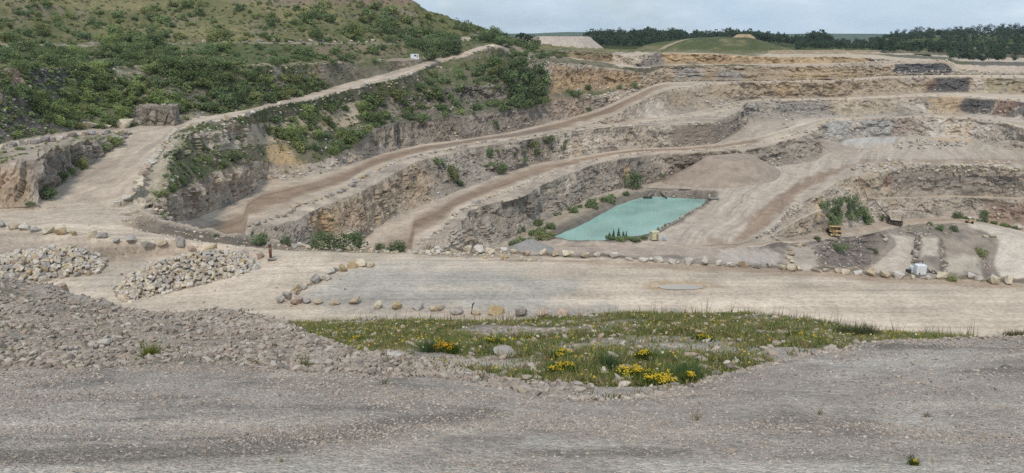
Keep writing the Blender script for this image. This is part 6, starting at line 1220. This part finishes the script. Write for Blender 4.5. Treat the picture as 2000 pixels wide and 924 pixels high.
def wheel_loader(loc, rz, label):
    e = empty('wheel_loader', loc, rz); tag(e, label, 'wheel loader')
    m = MB(); m.hexa([(-2.3, -.85, .7), (.2, -.85, .7), (.2, .85, .7), (-2.3, .85, .7), (-2.2, -.75, 1.75), (.2, -.8, 1.9), (.2, .8, 1.9), (-2.2, .75, 1.75)]); m.box((.2, -.5, .7), (1.6, .5, 1.2)); m.build('body', M_YEL, e)
    m = MB(); [m.box((x, y, 1.85), (x+.09, y+.09, 2.95)) for x in (-.5, .6) for y in (-.75, .66)]; m.build('cab', M_DARK, e, 0)
    m = MB(); m.box((-.75, -.95, 2.95), (.9, .95, 3.08)); m.build('canopy', M_WHITE, e)
    for x in (-1.5, 1.1):
        for y in (-.95, .95): wheel(e, x, y, .62, .45)
    m = MB(); [m.hexa([(.7, y, 1.2), (2.5, y, .5), (2.5, y+.16, .5), (.7, y+.16, 1.2), (.7, y, 1.5), (2.5, y, .75), (2.5, y+.16, .75), (.7, y+.16, 1.5)]) for y in (-.5, .34)]; m.build('loader_arm', M_YEL, e)
    m = MB(); m.hexa([(2.4, -1.15, .15), (3.3, -1.15, .08), (3.3, 1.15, .08), (2.4, 1.15, .15), (2.35, -1.15, .95), (2.5, -1.15, 1.0), (2.5, 1.15, 1.0), (2.35, 1.15, .95)]); m.build('bucket', M_DUSTY, e)
p = at(1892, 435, *TR); wheel_loader(p, math.radians(160), 'small yellow loader with a white canopy parked at the pit wall foot')
# pump set with tank behind the boulder row
def part_box(name, a, b, mat, par, bev=.03): m = MB(); m.box(a, b); return m.build(name, mat, par, bev)
p = pt_z(1795, 537, -31.05); e = empty('pump_unit', p); e.scale = (1.15, 1.15, 1.3); tag(e, 'white pump cabinet on a skid behind the boulder row', 'pump')
part_box('skid', (-.75, -.5, 0), (.75, .5, .14), M_CONC, e); part_box('cabinet', (-.56, -.45, .14), (.56, .45, 1.12), M_WHITE, e); part_box('panel', (-.3, -.47, .2), (-.15, -.452, .34), M_DARK, e, 0)
m = MB(); m.tube((-.55, .3, 1.1), (-.55, .3, 1.42), .04); m.tube((.4, .3, 1.1), (.4, .3, 1.45), .04); m.tube((-.55, .3, 1.4), (.4, .3, 1.44), .04); m.build('lifting_frame', M_DARK, e, 0)
p = pt_z(1773, 537, -31.05); e = empty('fuel_drum', p); tag(e, 'black plastic drum standing left of the white pump cabinet', 'drum')
m = MB(); m.lathe([(0, .3), (.05, .36), (.75, .36), (.8, .3), (.8, .1)], (0, 0, 0), 'Z', 20); m.build('drum', M_PIPE, e, 0); m = MB(); m.tube((.1, 0, .8), (.1, 0, .86), .06); m.build('cap', M_DARK, e, 0)
p = pt_z(1782, 533, -31.05); o = part_box('water_butt', (-.35, -.35, 0), (.3, .35, .95), M_WHITE, None, .06); o.location = p; tag(o, 'small off-white tank between the black drum and pump cabinet', 'tank')
def cable(name, pts, r, mat, label, cat, n=8):
    Q = [Vector(p) for p in pts]; m = MB(); C = []
    for k in range(len(Q)-1):
        p0, p1, p2, p3 = Q[max(k-1, 0)], Q[k], Q[k+1], Q[min(k+2, len(Q)-1)]
        for s in range(6):
            t = s/6; C.append(.5*((2*p1)+(p2-p0)*t+(2*p0-5*p1+4*p2-p3)*t*t+(3*p1-p0-3*p2+p3)*t**3))
    C.append(Q[-1]); rings = []
    for k, c in enumerate(C):
        d = (C[min(k+1, len(C)-1)]-C[max(k-1, 0)]).normalized(); u = d.cross(Vector((0, .3, 1))).normalized(); w = d.cross(u)
        rings.append([m.bm.verts.new(c+u*(r*math.cos(6.28319*i/n))+w*(r*math.sin(6.28319*i/n))) for i in range(n)])
    for k in range(len(rings)-1):
        for i in range(n): m.bm.faces.new((rings[k][i], rings[k][(i+1) % n], rings[k+1][(i+1) % n], rings[k+1][i]))
    m.bm.faces.new(rings[0][::-1]); m.bm.faces.new(rings[-1]); o = m.build(name, mat, None, 0); tag(o, label, cat); return o
B = pt_z(1805, 536, -31.0)
for k, lab in ((0, 'upper coil of black hose beside the white pump cabinet'), (1, 'lower run of black hose from the pump cabinet towards the boulders')):
    cable('pump_hose', [B+Vector((0, -.1*k, .6-.3*k)), B+Vector((.35, .1, .75-.45*k)), B+Vector((.8, .1, .35-.1*k)), B+Vector((1.2, 0, .5-.35*k)), B+Vector((1.6, -.2, .12))], .07, M_PIPE, lab, 'hose')
# hut by the pond, pontoon, pipes, culvert
p = pt_z(1278, 467, -71.4); e = empty('pump_hut', p, .25); tag(e, 'cream pump hut at the near corner of the pond', 'hut')
part_box('wall', (-1.35, -1.2, 0), (1.35, 1.2, 2.75), M_CREAM, e); part_box('roof', (-1.5, -1.35, 2.75), (1.5, 1.35, 2.9), M_CREAM, e); part_box('door', (.2, -1.225, .1), (1.0, -1.203, 2.1), M_CONC, e, 0)
p = pt_z(1298, 468, -71.4); o = part_box('tank', (-.7, -.5, 0), (.7, .5, 1.3), plain('pale_blue_plastic', lin(190, 200, 210, .8)), None, .15); o.location = p; tag(o, 'small pale blue tank beside the cream hut', 'tank')
a, b = pt_z(1281, 372, -70.6), pt_z(1265, 386, -72.0)
e = empty('pontoon', Vector((b.x, b.y, -72.2))); tag(e, 'floating pump pontoon with a steel gangway at the far pond edge', 'pontoon')
part_box('float', (-1.9, -1.0, 0), (1.9, 1.3, .55), M_DARK, e); m = MB(); m.tube((-.6, 0, .55), (-.6, 0, 2.2), .3); m.box((-.2, -.4, .55), (.9, .6, 1.3)); m.build('pump', M_CONC, e, .02)
g0, g1 = Vector((.5, .8, .7)), Vector((a.x-b.x, a.y-b.y, 1.9)); d = (g1-g0).normalized(); s_ = Vector((-d.y, d.x, 0)).normalized()*.8
m = MB(); m.hexa([tuple(g0-s_), tuple(g0+s_), tuple(g1+s_), tuple(g1-s_)]+[tuple(q+Vector((0, 0, .15))) for q in (g0-s_, g0+s_, g1+s_, g1-s_)]); m.build('gangway', M_CONC, e, .02)
m = MB()
for sg in (-1, 1):
    m.tube(g0+s_*sg+Vector((0, 0, 1.1)), g1+s_*sg+Vector((0, 0, 1.1)), .05, n=6)
    for k in range(7): q = g0.lerp(g1, k/6)+s_*sg; m.tube(q, q+Vector((0, 0, 1.1)), .04, n=6)
m.build('handrail', M_DARK, e, 0)
for i, (a_, b_, r, lab) in enumerate([((1262, 368.5, -70.0), (1349, 370, -70.0), .16, 'long upper black pipe along the far pond bank'), ((1285, 371, -70.2), (1345, 373, -70.2), .12, 'thin lower black pipe along the far pond bank'), ((1286, 374, -70.6), (1302, 387, -71.9), .35, 'short dark outlet pipe running down into the pond'), ((1326, 372, -70.1), (1350, 372, -70.1), .5, 'thick dark pipe end lying on the far pond bank')]):
    q0, q1 = pt_z(*a_), pt_z(*b_); m = MB(); m.tube(q0, q1, r, n=12); o = m.build('pipe', M_PIPE, None, 0); tag(o, lab, 'pipe')
p = pt_z(1391, 402, -72.4); e = empty('culvert', p, .1); tag(e, 'grey concrete culvert block at the far corner of the pond', 'culvert')
part_box('headwall', (-1.2, -1.6, 0), (2.2, 1.6, 3.3), M_CONC, e, .08); part_box('cover_slab', (-1.5, -1.8, 3.3), (2.5, 1.8, 3.55), M_CONC, e, .04); part_box('sluice', (-1.33, -.8, .2), (-1.203, .8, 2.4), M_DARK, e, 0)
q = [pt_z(px, py, -71.9) for px, py in ((1378, 405), (1350, 421), (1320, 439), (1284, 459))]
m = MB()
for a_, b_ in zip(q[:-1], q[1:]):
    d = (b_-a_).normalized(); s_ = Vector((-d.y, d.x, 0))*.35; h = Vector((0, 0, 1.3)); m.hexa([tuple(v) for v in (a_-s_, a_+s_, b_+s_, b_-s_, a_-s_+h, a_+s_+h, b_+s_+h, b_-s_+h)])
o = m.build('pond_wall', M_CONC, None, .05); tag(o, 'low concrete wall along the track side of the pond', 'wall')
# drain pipe down the pit wall
for (a_, b_, lab) in (((1675, 346), (1692, 390), 'upper length of rusty brown drain pipe on the pit wall'), ((1705, 392), (1732, 425), 'lower length of rusty brown drain pipe reaching the grey truck')):
    q0, q1 = at(*a_, 'pitwall', 'shelf'), at(*b_, 'pitwall', 'shelf'); off = Vector((0, -1.2, .5)); m = MB(); m.tube(q0+off, q1+off, .2, n=10); o = m.build('drain_pipe', M_BROWNP, None, 0); tag(o, lab, 'pipe')
q0, q1 = at(1692, 389, 'shelf', 'pitwall'), at(1706, 391, 'shelf', 'pitwall'); m = MB(); m.tube(q0+Vector((0, -1, .5)), q1+Vector((0, -1, .5)), .3, n=10); o = m.build('drain_pipe', M_BROWNP, None, 0); tag(o, 'short level length of drain pipe on the pit wall ledge', 'pipe')
for (a_, b_, w, lab) in (((909, 170), (928, 190), .4, 'dark slanting pipe on the old face below the top road'), ((780, 244), (780, 284), .35, 'dark upright pipe against the grey face above the middle road')):
    q0, q1 = at(*a_, 'cliffU', 'bench', 'bushslope', 'cliffA'), at(*b_, 'cliffU', 'bench', 'bushslope', 'cliffA'); off = Vector((0, -1.5, .3)); m = MB(); m.tube(q0+off, q1+off, w, n=10); m.tube(q0+off, q0+off+Vector((0, 1.2, .5)), w*.9, n=10); o = m.build('drain_pipe', M_PIPE, None, 0); tag(o, lab, 'pipe')
# cabin, trailer, post, stake
p = at(810, 114, 'ledge', 'vegslope', 'rockslope'); sc_ = p.y/F; e = empty('site_cabin', p, .12); tag(e, 'white flat-roofed site cabin beside the top haul road', 'cabin')
Lc, Hc = 15.5*sc_/2, 8.5*sc_; part_box('wall', (-Lc, -1.3, -.5), (Lc, 1.3, Hc), M_WHITE, e); part_box('roof', (-Lc-.1, -1.4, Hc), (Lc+.1, 1.4, Hc+.16), M_DARK, e); part_box('window', (-Lc*.1, -1.33, Hc*.4), (Lc*.35, -1.302, Hc*.75), M_GLASS, e, 0); part_box('door', (Lc*.5, -1.33, .1), (Lc*.75, -1.302, Hc*.8), M_CONC, e, 0)
for i, (px, py, w, lab) in enumerate([(838, 112, 2.2, 'white sign board on the bank by the top road'), (830, 118, 1.2, 'small white marker stone below the sign by the top road')]):
    p = at(px, py, 'ledge', 'rockslope', 'vegslope')
    if i == 0:
        e = empty('sign_board', p, .3); tag(e, lab, 'sign'); m = MB(); m.tube((-.5, 0, -.3), (-.5, 0, 1.6), .06); m.tube((.5, 0, -.3), (.5, 0, 1.6), .06); m.build('post', M_CONC, e, 0); part_box('board', (-.6, -.09, .9), (.6, -.062, 1.8), M_WHITE, e, 0)
p = pt_y(1236, 105.5, 640); e = empty('trailer', p, .1); tag(e, 'grey trailer parked on the skyline at the top of the far ramp', 'trailer')
zt = p.z; part_box('body', (-2.6, -1.2, .9), (2.6, 1.2, 2.9), plain('grey_paint', (.33, .34, .35)), e, .1); part_box('frame', (-3.4, -.5, .6), (2.8, .5, .9), M_DARK, e)
for x in (-1.6, 1.7):
    for y in (-1.1, 1.1): wheel(e, x, y, .5, .35)
p = pt_z(529, 505, -30.95); e = empty('marker_post', p); tag(e, 'rusty round post with a pale band standing by the embankment row', 'post')
m = MB(); m.tube((0, 0, -.2), (0, 0, 1.95), .21, n=16); m.build('post', M_RUST, e, 0); m = MB(); m.tube((0, 0, 1.95), (0, 0, 2.05), .225, n=16); m.tube((0, 0, 1.72), (0, 0, 1.76), .215, n=16); m.build('cap', M_DARK, e, 0)
m = MB(); m.tube((0, 0, 1.42), (0, 0, 1.62), .216, n=16); m.build('band', M_CONC, e, 0); part_box('foot_slab', (-.3, -.8, 0), (.9, -.1, .13), M_CONC, e, .03)
p = at(922, 611, 'platform'); m = MB(); m.tube(p+Vector((-.08, 0, -.1)), p+Vector((.08, 0, 1.25)), .07, .06, n=8); m.tube(p+Vector((.08, 0, 1.15)), p+Vector((.3, 0, 1.42)), .09, .05, n=8); o = m.build('stake', M_DARK, None, 0); tag(o, 'dark leaning stake beside the small boulder in the front row', 'stake')
p = at(480, 503, 'platform')

# blocky outcrop by the junction
def outcrop(name, c, w, d, h, label, seed, col):
    n, m = 40, 26; V, Fc = [], []
    faces = []; 
    def add(grid):
        k = sum(len(x) for x in V); a, b = grid.shape[:2]; V.append(grid.reshape(-1, 3)); idx = np.arange(a*b).reshape(a, b)+k
        Fc.append(np.stack([idx[:-1, :-1], idx[:-1, 1:], idx[1:, 1:], idx[1:, :-1]], -1).reshape(-1, 4))
    u = np.linspace(0, 1, n)[None, :]; v = np.linspace(0, 1, m)[:, None]; o = u*0+v*0
    add(np.stack([(u-.5)*w+o, -d/2+.12*h*v+o, v*h+o], -1)); add(np.stack([(u-.5)*w+o, -d/2+.12*h+v*(d-.12*h)+o, h+o], -1))
    for sg in (-1, 1): add(np.stack([sg*w/2+o, -d/2+u*d+o, v*h+o], -1))
    VV_ = np.concatenate(V); cx, e = cells(VV_[:, 0]/1.9+seed, VV_[:, 1]/1.9, VV_[:, 2]/2.4, seed); cy, _ = cells(VV_[:, 0]/.8, VV_[:, 1]/.8, VV_[:, 2]/.9, seed+9)
    dirn = VV_*np.array((1/w, 1/d, .6/h)); dirn /= np.linalg.norm(dirn, axis=1, keepdims=True)+1e-6
    VV_ = VV_+dirn*(1.3*(cx-.5)+.5*(cy-.5)-.5*(1-sstep(0, .12, e)))[:, None]+np.array(c)
    cc2 = np.repeat(np.asarray(col)[None], len(VV_), 0)*(.85+.3*cx[:, None])
    o_ = link(name, new_mesh(name, VV_, np.concatenate(Fc), M_ROCK, cc2, None, False, np.ones(len(VV_)))); tag(o_, label, 'outcrop')
v = at(302, 246, 'roadA', 'rockslope'); outcrop('rock_outcrop', v+Vector((0, 3.5, -.6)), 10.5, 6, 6.0, 'square grey-brown rock outcrop on the upper side of the top junction', 5, lin(172, 162, 148, KA))
# ------------------------------------------------------------------ loose gravel, turf and flowers on the near bank
def bank_points(n, Ymin, Ymax, half, seed):
    g = np.random.default_rng(seed); out = []
    Yq = Ymin*(Ymax/Ymin)**g.random(n); pxq = g.uniform(-half*100+1000, half*100+1000, n); return Yq, pxq
lens_ = bP.shape
def bank_sample(i, j, g):
    i0 = np.minimum(i, bP.shape[0]-2); j0 = np.minimum(j, NBc-2); a = g.random(len(i))[:, None]; b = g.random(len(i))[:, None]
    return (bP[i0, j0]*(1-a)*(1-b)+bP[i0+1, j0]*a*(1-b)+bP[i0, j0+1]*(1-a)*b+bP[i0+1, j0+1]*a*b)
ICO = bpy.data.meshes.new('tmp'); _b = bmesh.new(); bmesh.ops.create_icosphere(_b, subdivisions=1, radius=1.0); _b.to_mesh(ICO); _b.free()
iv = np.empty(len(ICO.vertices)*3, np.float32); ICO.vertices.foreach_get('co', iv); iv = iv.reshape(-1, 3); iff = np.empty(len(ICO.polygons)*3, np.int32); ICO.polygons.foreach_get('vertices', iff); iff = iff.reshape(-1, 3); bpy.data.meshes.remove(ICO)
iv = iv[:, :]
def stones(name, C, S, cols_, label, seed, mat=M_PEB, flat_=.55):
    g = np.random.default_rng(seed); n = len(C); k = len(iv)
    jit = g.uniform(.6, 1.25, (n, k, 1)); sc = np.stack([g.uniform(.8, 1.3, n), g.uniform(.6, 1.0, n), g.uniform(.35, .8, n)*flat_/.55], 1)[:, None, :]
    v = iv[None]*jit*sc; a = g.uniform(0, 6.28, n)[:, None]; ca, sa = np.cos(a), np.sin(a); x = v[..., 0]*ca-v[..., 1]*sa; y = v[..., 0]*sa+v[..., 1]*ca; z = v[..., 2]
    tl = g.normal(0, .35, (n, 1)); z2 = z+x*tl
    V = np.stack([x, y, z2], -1)*S[:, None, None]*.5+C[:, None, :]+np.array((0, 0, 1))*S[:, None, None]*.08
    Fc = (iff[None]+(np.arange(n)*k)[:, None, None]).reshape(-1, 3)
    o = link(name, new_mesh(name, V.reshape(-1, 3), Fc, mat, np.repeat(cols_, k, 0))); tag(o, label, 'gravel', kind='stuff'); return o
def stone_cols(n, seed):
    g = np.random.default_rng(seed); pal = np.array([lin(198, 183, 169, KA), lin(186, 171, 157, KA), lin(214, 201, 187, KA), lin(158, 146, 136, KA), lin(196, 174, 157, KA), lin(184, 171, 151, KA)])
    return pal[g.choice(6, n, p=(.28, .26, .16, .14, .1, .06))]*g.uniform(.85, 1.12, (n, 1))
g = np.random.default_rng(42)
vis_r = np.where((bS >= 1) & (bS <= 7))[0]
dens = fbm(bX/1.4, bY/.8, 0, 4, 301)
def choose(n, rows, x0, x1, w=None, seed=1):
    g = np.random.default_rng(seed); jj = np.where((bcols >= x0) & (bcols <= x1))[0]; i = g.choice(rows, n*3); j = g.choice(jj, n*3)
    ww = w[i, j] if w is not None else np.ones(n*3); keep = g.random(n*3) < ww; i, j = i[keep][:n], j[keep][:n]; return i, j, g
near = np.where((bS >= 1) & (bS <= 2))[0]
i, j, g = choose(50000, near, -500, 2490, np.clip(.35+.9*dens, .12, 1), 5); C = bank_sample(i, j, g); S = (.010+.030*g.random(len(C))**4)*np.clip(C[:, 1]/6, .8, 2.2); stones('gravel', C, S, stone_cols(len(C), 6), 'grey broken stone strewn over the near bank', 7)
i, j, g = choose(31000, np.where((bS >= 3) & (bS <= 5))[0], -500, 1150, np.clip(.5+.9*dens, .15, 1), 8); C = bank_sample(i, j, g); S = .03+.17*g.random(len(C))**5; stones('gravel', C, S, stone_cols(len(C), 9)*.92, 'coarse broken rock covering the rubble mound', 10)
i, j, g = choose(5000, np.where((bS >= 3) & (bS <= 5))[0], 1150, 2400, None, 11); C = bank_sample(i, j, g); S = .03+.12*g.random(len(C))**4; stones('gravel', C, S, stone_cols(len(C), 12), 'stones along the lip of the near bank', 13)
i, j, g = choose(9000, np.where((bS >= 6) & (bS <= 8))[0], 400, 2300, None, 14); C = bank_sample(i, j, g); S = .04+.3*g.random(len(C))**6; stones('gravel', C, S, stone_cols(len(C), 15), 'stones between the tufts on the grassy bank', 16)
# a few stones and weeds one can point at
def bpt(px, py): return bank_at(px, py)[0]
for n_, (px, py, w, h, t, lab) in enumerate([(1425, 880, 34, .5, 5, 'flat pinkish stone lying alone on the near gravel'), (110, 580, 60, .6, 5, 'big pinkish slab on the crest of the rubble mound'), (372, 668, 22, .7, 0, 'pale stone on the right flank of the rubble mound'), (40, 568, 46, .4, 3, 'big buff slab at the top end of the rubble mound'), (205, 668, 30, .6, 0, 'pale grey stone low on the rubble mound'), (775, 702, 36, .55, 0, 'pale flat boulder at the edge of the wildflowers'), (985, 694, 50, .5, 4, 'grey rock slab beside the wildflowers'), (1320, 606, 22, .7, 4, 'round grey stone on the far lip of the grassy bank'), (1725, 895, 18, .5, 0, 'white pebble near the yellow flowers at the bank edge'), (330, 640, 20, .35, 6, 'dark weathered plank-like stone on the mound'), (1965, 722, 24, .5, 6, 'dark stone on the gravel beneath the far bank lip')]):
    p = bpt(px, py); o = link('stone', ROCKS[n_ % len(ROCKS)]); wv = w*p.y/F*1.1; o.location = p-Vector((0, 0, .12*wv)); o.scale = (wv, wv*.8, wv*h); o.rotation_euler = (.1, -.08, random.uniform(-.5, .5)); o.color = (*TONES[t][1], 1); tag(o, lab, 'stone')
def blades(C, n_per, hgt, width, cols_, g, lean=.35, spread=.07):
    n = len(C)*n_per; base = np.repeat(C, n_per, 0)+np.concatenate([g.normal(0, spread, (n, 2)), np.zeros((n, 1))], 1)
    H = np.repeat(hgt, n_per)*g.uniform(.5, 1.15, n); a = g.uniform(0, 6.28, n); w = width*g.uniform(.7, 1.4, n); dx, dy = np.cos(a)*w, np.sin(a)*w
    ln = g.normal(0, lean, (n, 2))*H[:, None]
    A = base+np.stack([-dx, -dy, np.zeros(n)], 1); B_ = base+np.stack([dx, dy, np.zeros(n)], 1); T = base+np.concatenate([ln, H[:, None]], 1)
    V = np.stack([A, B_, T], 1).reshape(-1, 3); c = np.repeat(np.repeat(cols_, n_per, 0)*g.uniform(.75, 1.25, (n, 1)), 3, 0); return V, np.arange(n*3).reshape(-1, 3), c
vrows = np.where((bS >= 6) & (bS <= 7))[0]
bPYv = 462+F*np.tan(np.arctan2(-bP[..., 2], bP[..., 1])-PITCH)
vegw = np.clip(vegm*(1-bare)*(.45+1.1*sstep(-.25, .25, fbm(bX/1.1, bY/.7, 0, 4, 303)))+.05, 0, 1)
i, j, g = choose(10500, vrows, 500, 1900, vegw, 21); C = bank_sample(i, j, g); pal = np.array([lin(154, 154, 94, .9), lin(130, 140, 84, .9), lin(176, 164, 116, .9), lin(164, 138, 108, .9), lin(112, 128, 78, .9)])
cc_ = pal[g.choice(5, len(C), p=(.3, .28, .17, .1, .15))]; V, Fq, c = blades(C, 9, .06+.2*g.random(len(C))**2.4, .014, cc_, g); o = link('grass', new_mesh('grass', V, Fq, M_BLADE, c)); tag(o, 'rough grass and low herbs on the bank', 'grass', kind='stuff')
# dry stalks standing up along the far lip and sparse weeds on the gravel
i, j, g = choose(500, np.where(bS == 7)[0], 700, 1900, None, 22); C = bank_sample(i, j, g); V, Fq, c = blades(C, 2, .35+.5*g.random(len(C)), .012, np.repeat(lin(120, 104, 72, .85)[None], len(C), 0), g, .15); o = link('grass', new_mesh('dry_stalks', V, Fq, M_BLADE, c)); tag(o, 'thin dry stalks standing along the far lip of the bank', 'grass', kind='stuff')
i, j, g = choose(420, np.where((bS >= 3) & (bS <= 5))[0], -300, 1200, np.clip(.2+dens, .02, 1), 23); C = bank_sample(i, j, g); V, Fq, c = blades(C, 6, .04+.09*g.random(len(C)), .015, np.repeat(lin(104, 106, 62, .85)[None], len(C), 0), g, .6); o = link('weeds', new_mesh('weeds', V, Fq, M_BLADE, c)); tag(o, 'sparse weeds between the stones of the mound', 'weeds', kind='stuff')
def quads(C, s, cols_, g):
    n = len(C); nr = g.normal(size=(n, 3))*.5+np.array((0, -.4, 1)); nr /= np.linalg.norm(nr, axis=1, keepdims=True); t = np.cross(nr, g.normal(size=(n, 3))); t /= np.linalg.norm(t, axis=1, keepdims=True); b = np.cross(nr, t); s = s[:, None]
    V = np.stack([C-t*s, C-b*s, C+t*s, C+b*s], 1).reshape(-1, 3); return V, np.arange(n*4).reshape(-1, 4), np.repeat(cols_, 4, 0)
# scattered small flowers
i, j, g = choose(800, vrows, 560, 1800, vegw, 24); C = bank_sample(i, j, g)+np.array((0, 0, .16)); cw = np.where((g.random(len(C)) < .15)[:, None], lin(232, 230, 220, .9), lin(212, 184, 70, .9)); V, Fq, c = quads(C, .018+.02*g.random(len(C)), cw, g); o = link('flowers', new_mesh('flowers', V, Fq, M_BLADE, c)); tag(o, 'tiny yellow and white flowers scattered through the grass', 'flowers', kind='stuff')
def clump(name, px, py, wpx, nf, hgt, label, cat, group=None, leafc=(96, 112, 52), flower=(238, 190, 30), nb=70, fs=.024):
    p = bpt(px, py); r = wpx*p.y/F*.5; g = np.random.default_rng(int(px*7+py)); e = empty(name, p); tag(e, label, cat, group)
    q = g.normal(0, .45, (nb, 2))*np.array((r, r*.8)); C = np.concatenate([q, np.zeros((nb, 1))], 1)
    V, Fq, c = blades(C, 8 if nb > 20 else 4, np.full(nb, hgt), min(.014, r*.06), np.repeat(lin(*leafc, .85)[None], nb, 0), g, .5, min(.07, r*.35)); tag(link('leaves', new_mesh('leaves', V, Fq, M_BLADE, c), e), kind='stuff')
    if nf:
        cl = g.normal(0, .42, (max(nf//14, 2), 2))*np.array((r, r*.8)); k = g.integers(0, len(cl), nf); xy = cl[k]+g.normal(0, min(.05, r*.25), (nf, 2)); C = np.concatenate([xy, (hgt*g.uniform(.75, 1.1, nf))[:, None]], 1)
        V, Fq, c = quads(C, fs*g.uniform(.7, 1.3, nf), np.repeat(lin(*flower, .95)[None], nf, 0)*g.uniform(.85, 1.1, (nf, 1)), g); tag(link('flowers', new_mesh('flowers', V, Fq, M_BLADE, c), e), kind='stuff')
    return e
for px, py, w, nf, h, lab in [(872, 692, 54, 150, .28, 'orange-yellow flower clump beside the dark leaves at the turf edge'), (1098, 728, 56, 120, .2, 'yellow flower clump nearest the bare gravel in the middle'), (1250, 738, 60, 150, .2, 'yellow flower patch above the long yellow drift'), (1285, 752, 90, 260, .2, 'long drift of yellow flowers at the bottom lip of the turf'), (1225, 735, 50, 110, .2, 'yellow flower clump uphill of the long drift'), (1262, 706, 40, 90, .2, 'yellow flower clump in the middle of the turf'), (1345, 752, 30, 60, .2, 'small yellow clump at the foot of the leafy weed'), (1095, 700, 50, 70, .16, 'thin yellow flower patch beside the grey rock slab'), (965, 676, 40, 50, .18, 'pale yellow patch at the back of the turf'), (1375, 662, 40, 70, .2, 'yellow clump beside the bare stony patch'), (700, 668, 34, 40, .18, 'yellow clump near the mound side of the turf'), (1785, 905, 17, 22, .05, 'yellow flower clump alone at the bottom of the bank'), (1560, 660, 50, 50, .2, 'faint yellow patch at the far end of the turf')]:
    clump('wildflower_clump', px, py, w, nf, h, lab, 'flowers', 'yellow wildflower clumps on the bank', flower=(224, 172, 50) if 'orange' in lab else (220, 190, 62), fs=.017 if py < 900 else .005, nb=70)
for px, py, w, h, lab, lc in [(1340, 738, 44, .45, 'tall leafy green weed among the yellow flowers', (96, 120, 76)), (1190, 722, 26, .4, 'dark green weed behind the yellow flowers', (100, 118, 78)), (840, 690, 30, .3, 'dark leafy weed left of the orange flowers', (90, 108, 70)), (1695, 656, 60, .45, 'dark tall bush of weeds at the far end of the turf', (104, 108, 74)), (1655, 652, 50, .45, 'bushy green weeds beside the tall dark clump', (108, 114, 78)), (296, 690, 24, .3, 'yellow-green weed sprouting from the foot of the mound', (130, 134, 60)), (596, 722, 28, .22, 'small green weed at the foot of the mound', (104, 116, 66)), (548, 902, 10, .05, 'tiny weed on the pale gravel strip', (120, 122, 74)), (484, 848, 10, .05, 'little weed on the near dark stones', (90, 100, 60)), (1600, 810, 12, .12, 'wispy weed on the gravel beneath the turf', (130, 126, 84)), (1360, 820, 14, .22, 'thin dry weed standing alone on the gravel', (138, 122, 84)), (1780, 892, 16, .06, 'low dark weed beside the lone yellow clump', (80, 88, 56)), (1810, 812, 16, .07, 'small dark weed over a hollow in the gravel', (84, 90, 60)), (752, 752, 16, .09, 'greenish weed beside loose stones on the apron', (110, 118, 74)), (940, 745, 30, .2, 'ragged weed on the stony lip', (110, 112, 70)), (1985, 660, 60, .3, 'brown-green weeds on the far lip beside the dusty platform', (110, 104, 70))]:
    clump('weed', px, py, w, 0, h, lab, 'weed', 'single weeds on the bank', leafc=lc, nb=40 if h > .23 else 9)
print('objects', len(bpy.data.objects), 'shrubs', NK, 'boulders', len(BOULDERS), 'rest', len(rest))

i, j, g = choose(900, np.where((bS >= 4) & (bS <= 6))[0], 620, 1560, np.clip(.15+dens, .02, 1), 25); C = bank_sample(i, j, g); V, Fq, c = blades(C, 5, .04+.10*g.random(len(C)), .012, np.repeat(np.array([lin(150, 140, 100, .9)]), len(C), 0)*g.uniform(.7, 1.2, (len(C), 1)), g, .5); o = link('weeds', new_mesh('weeds', V, Fq, M_BLADE, c)); tag(o, 'thin dry weeds along the stony edge of the turf', 'weeds', kind='stuff')
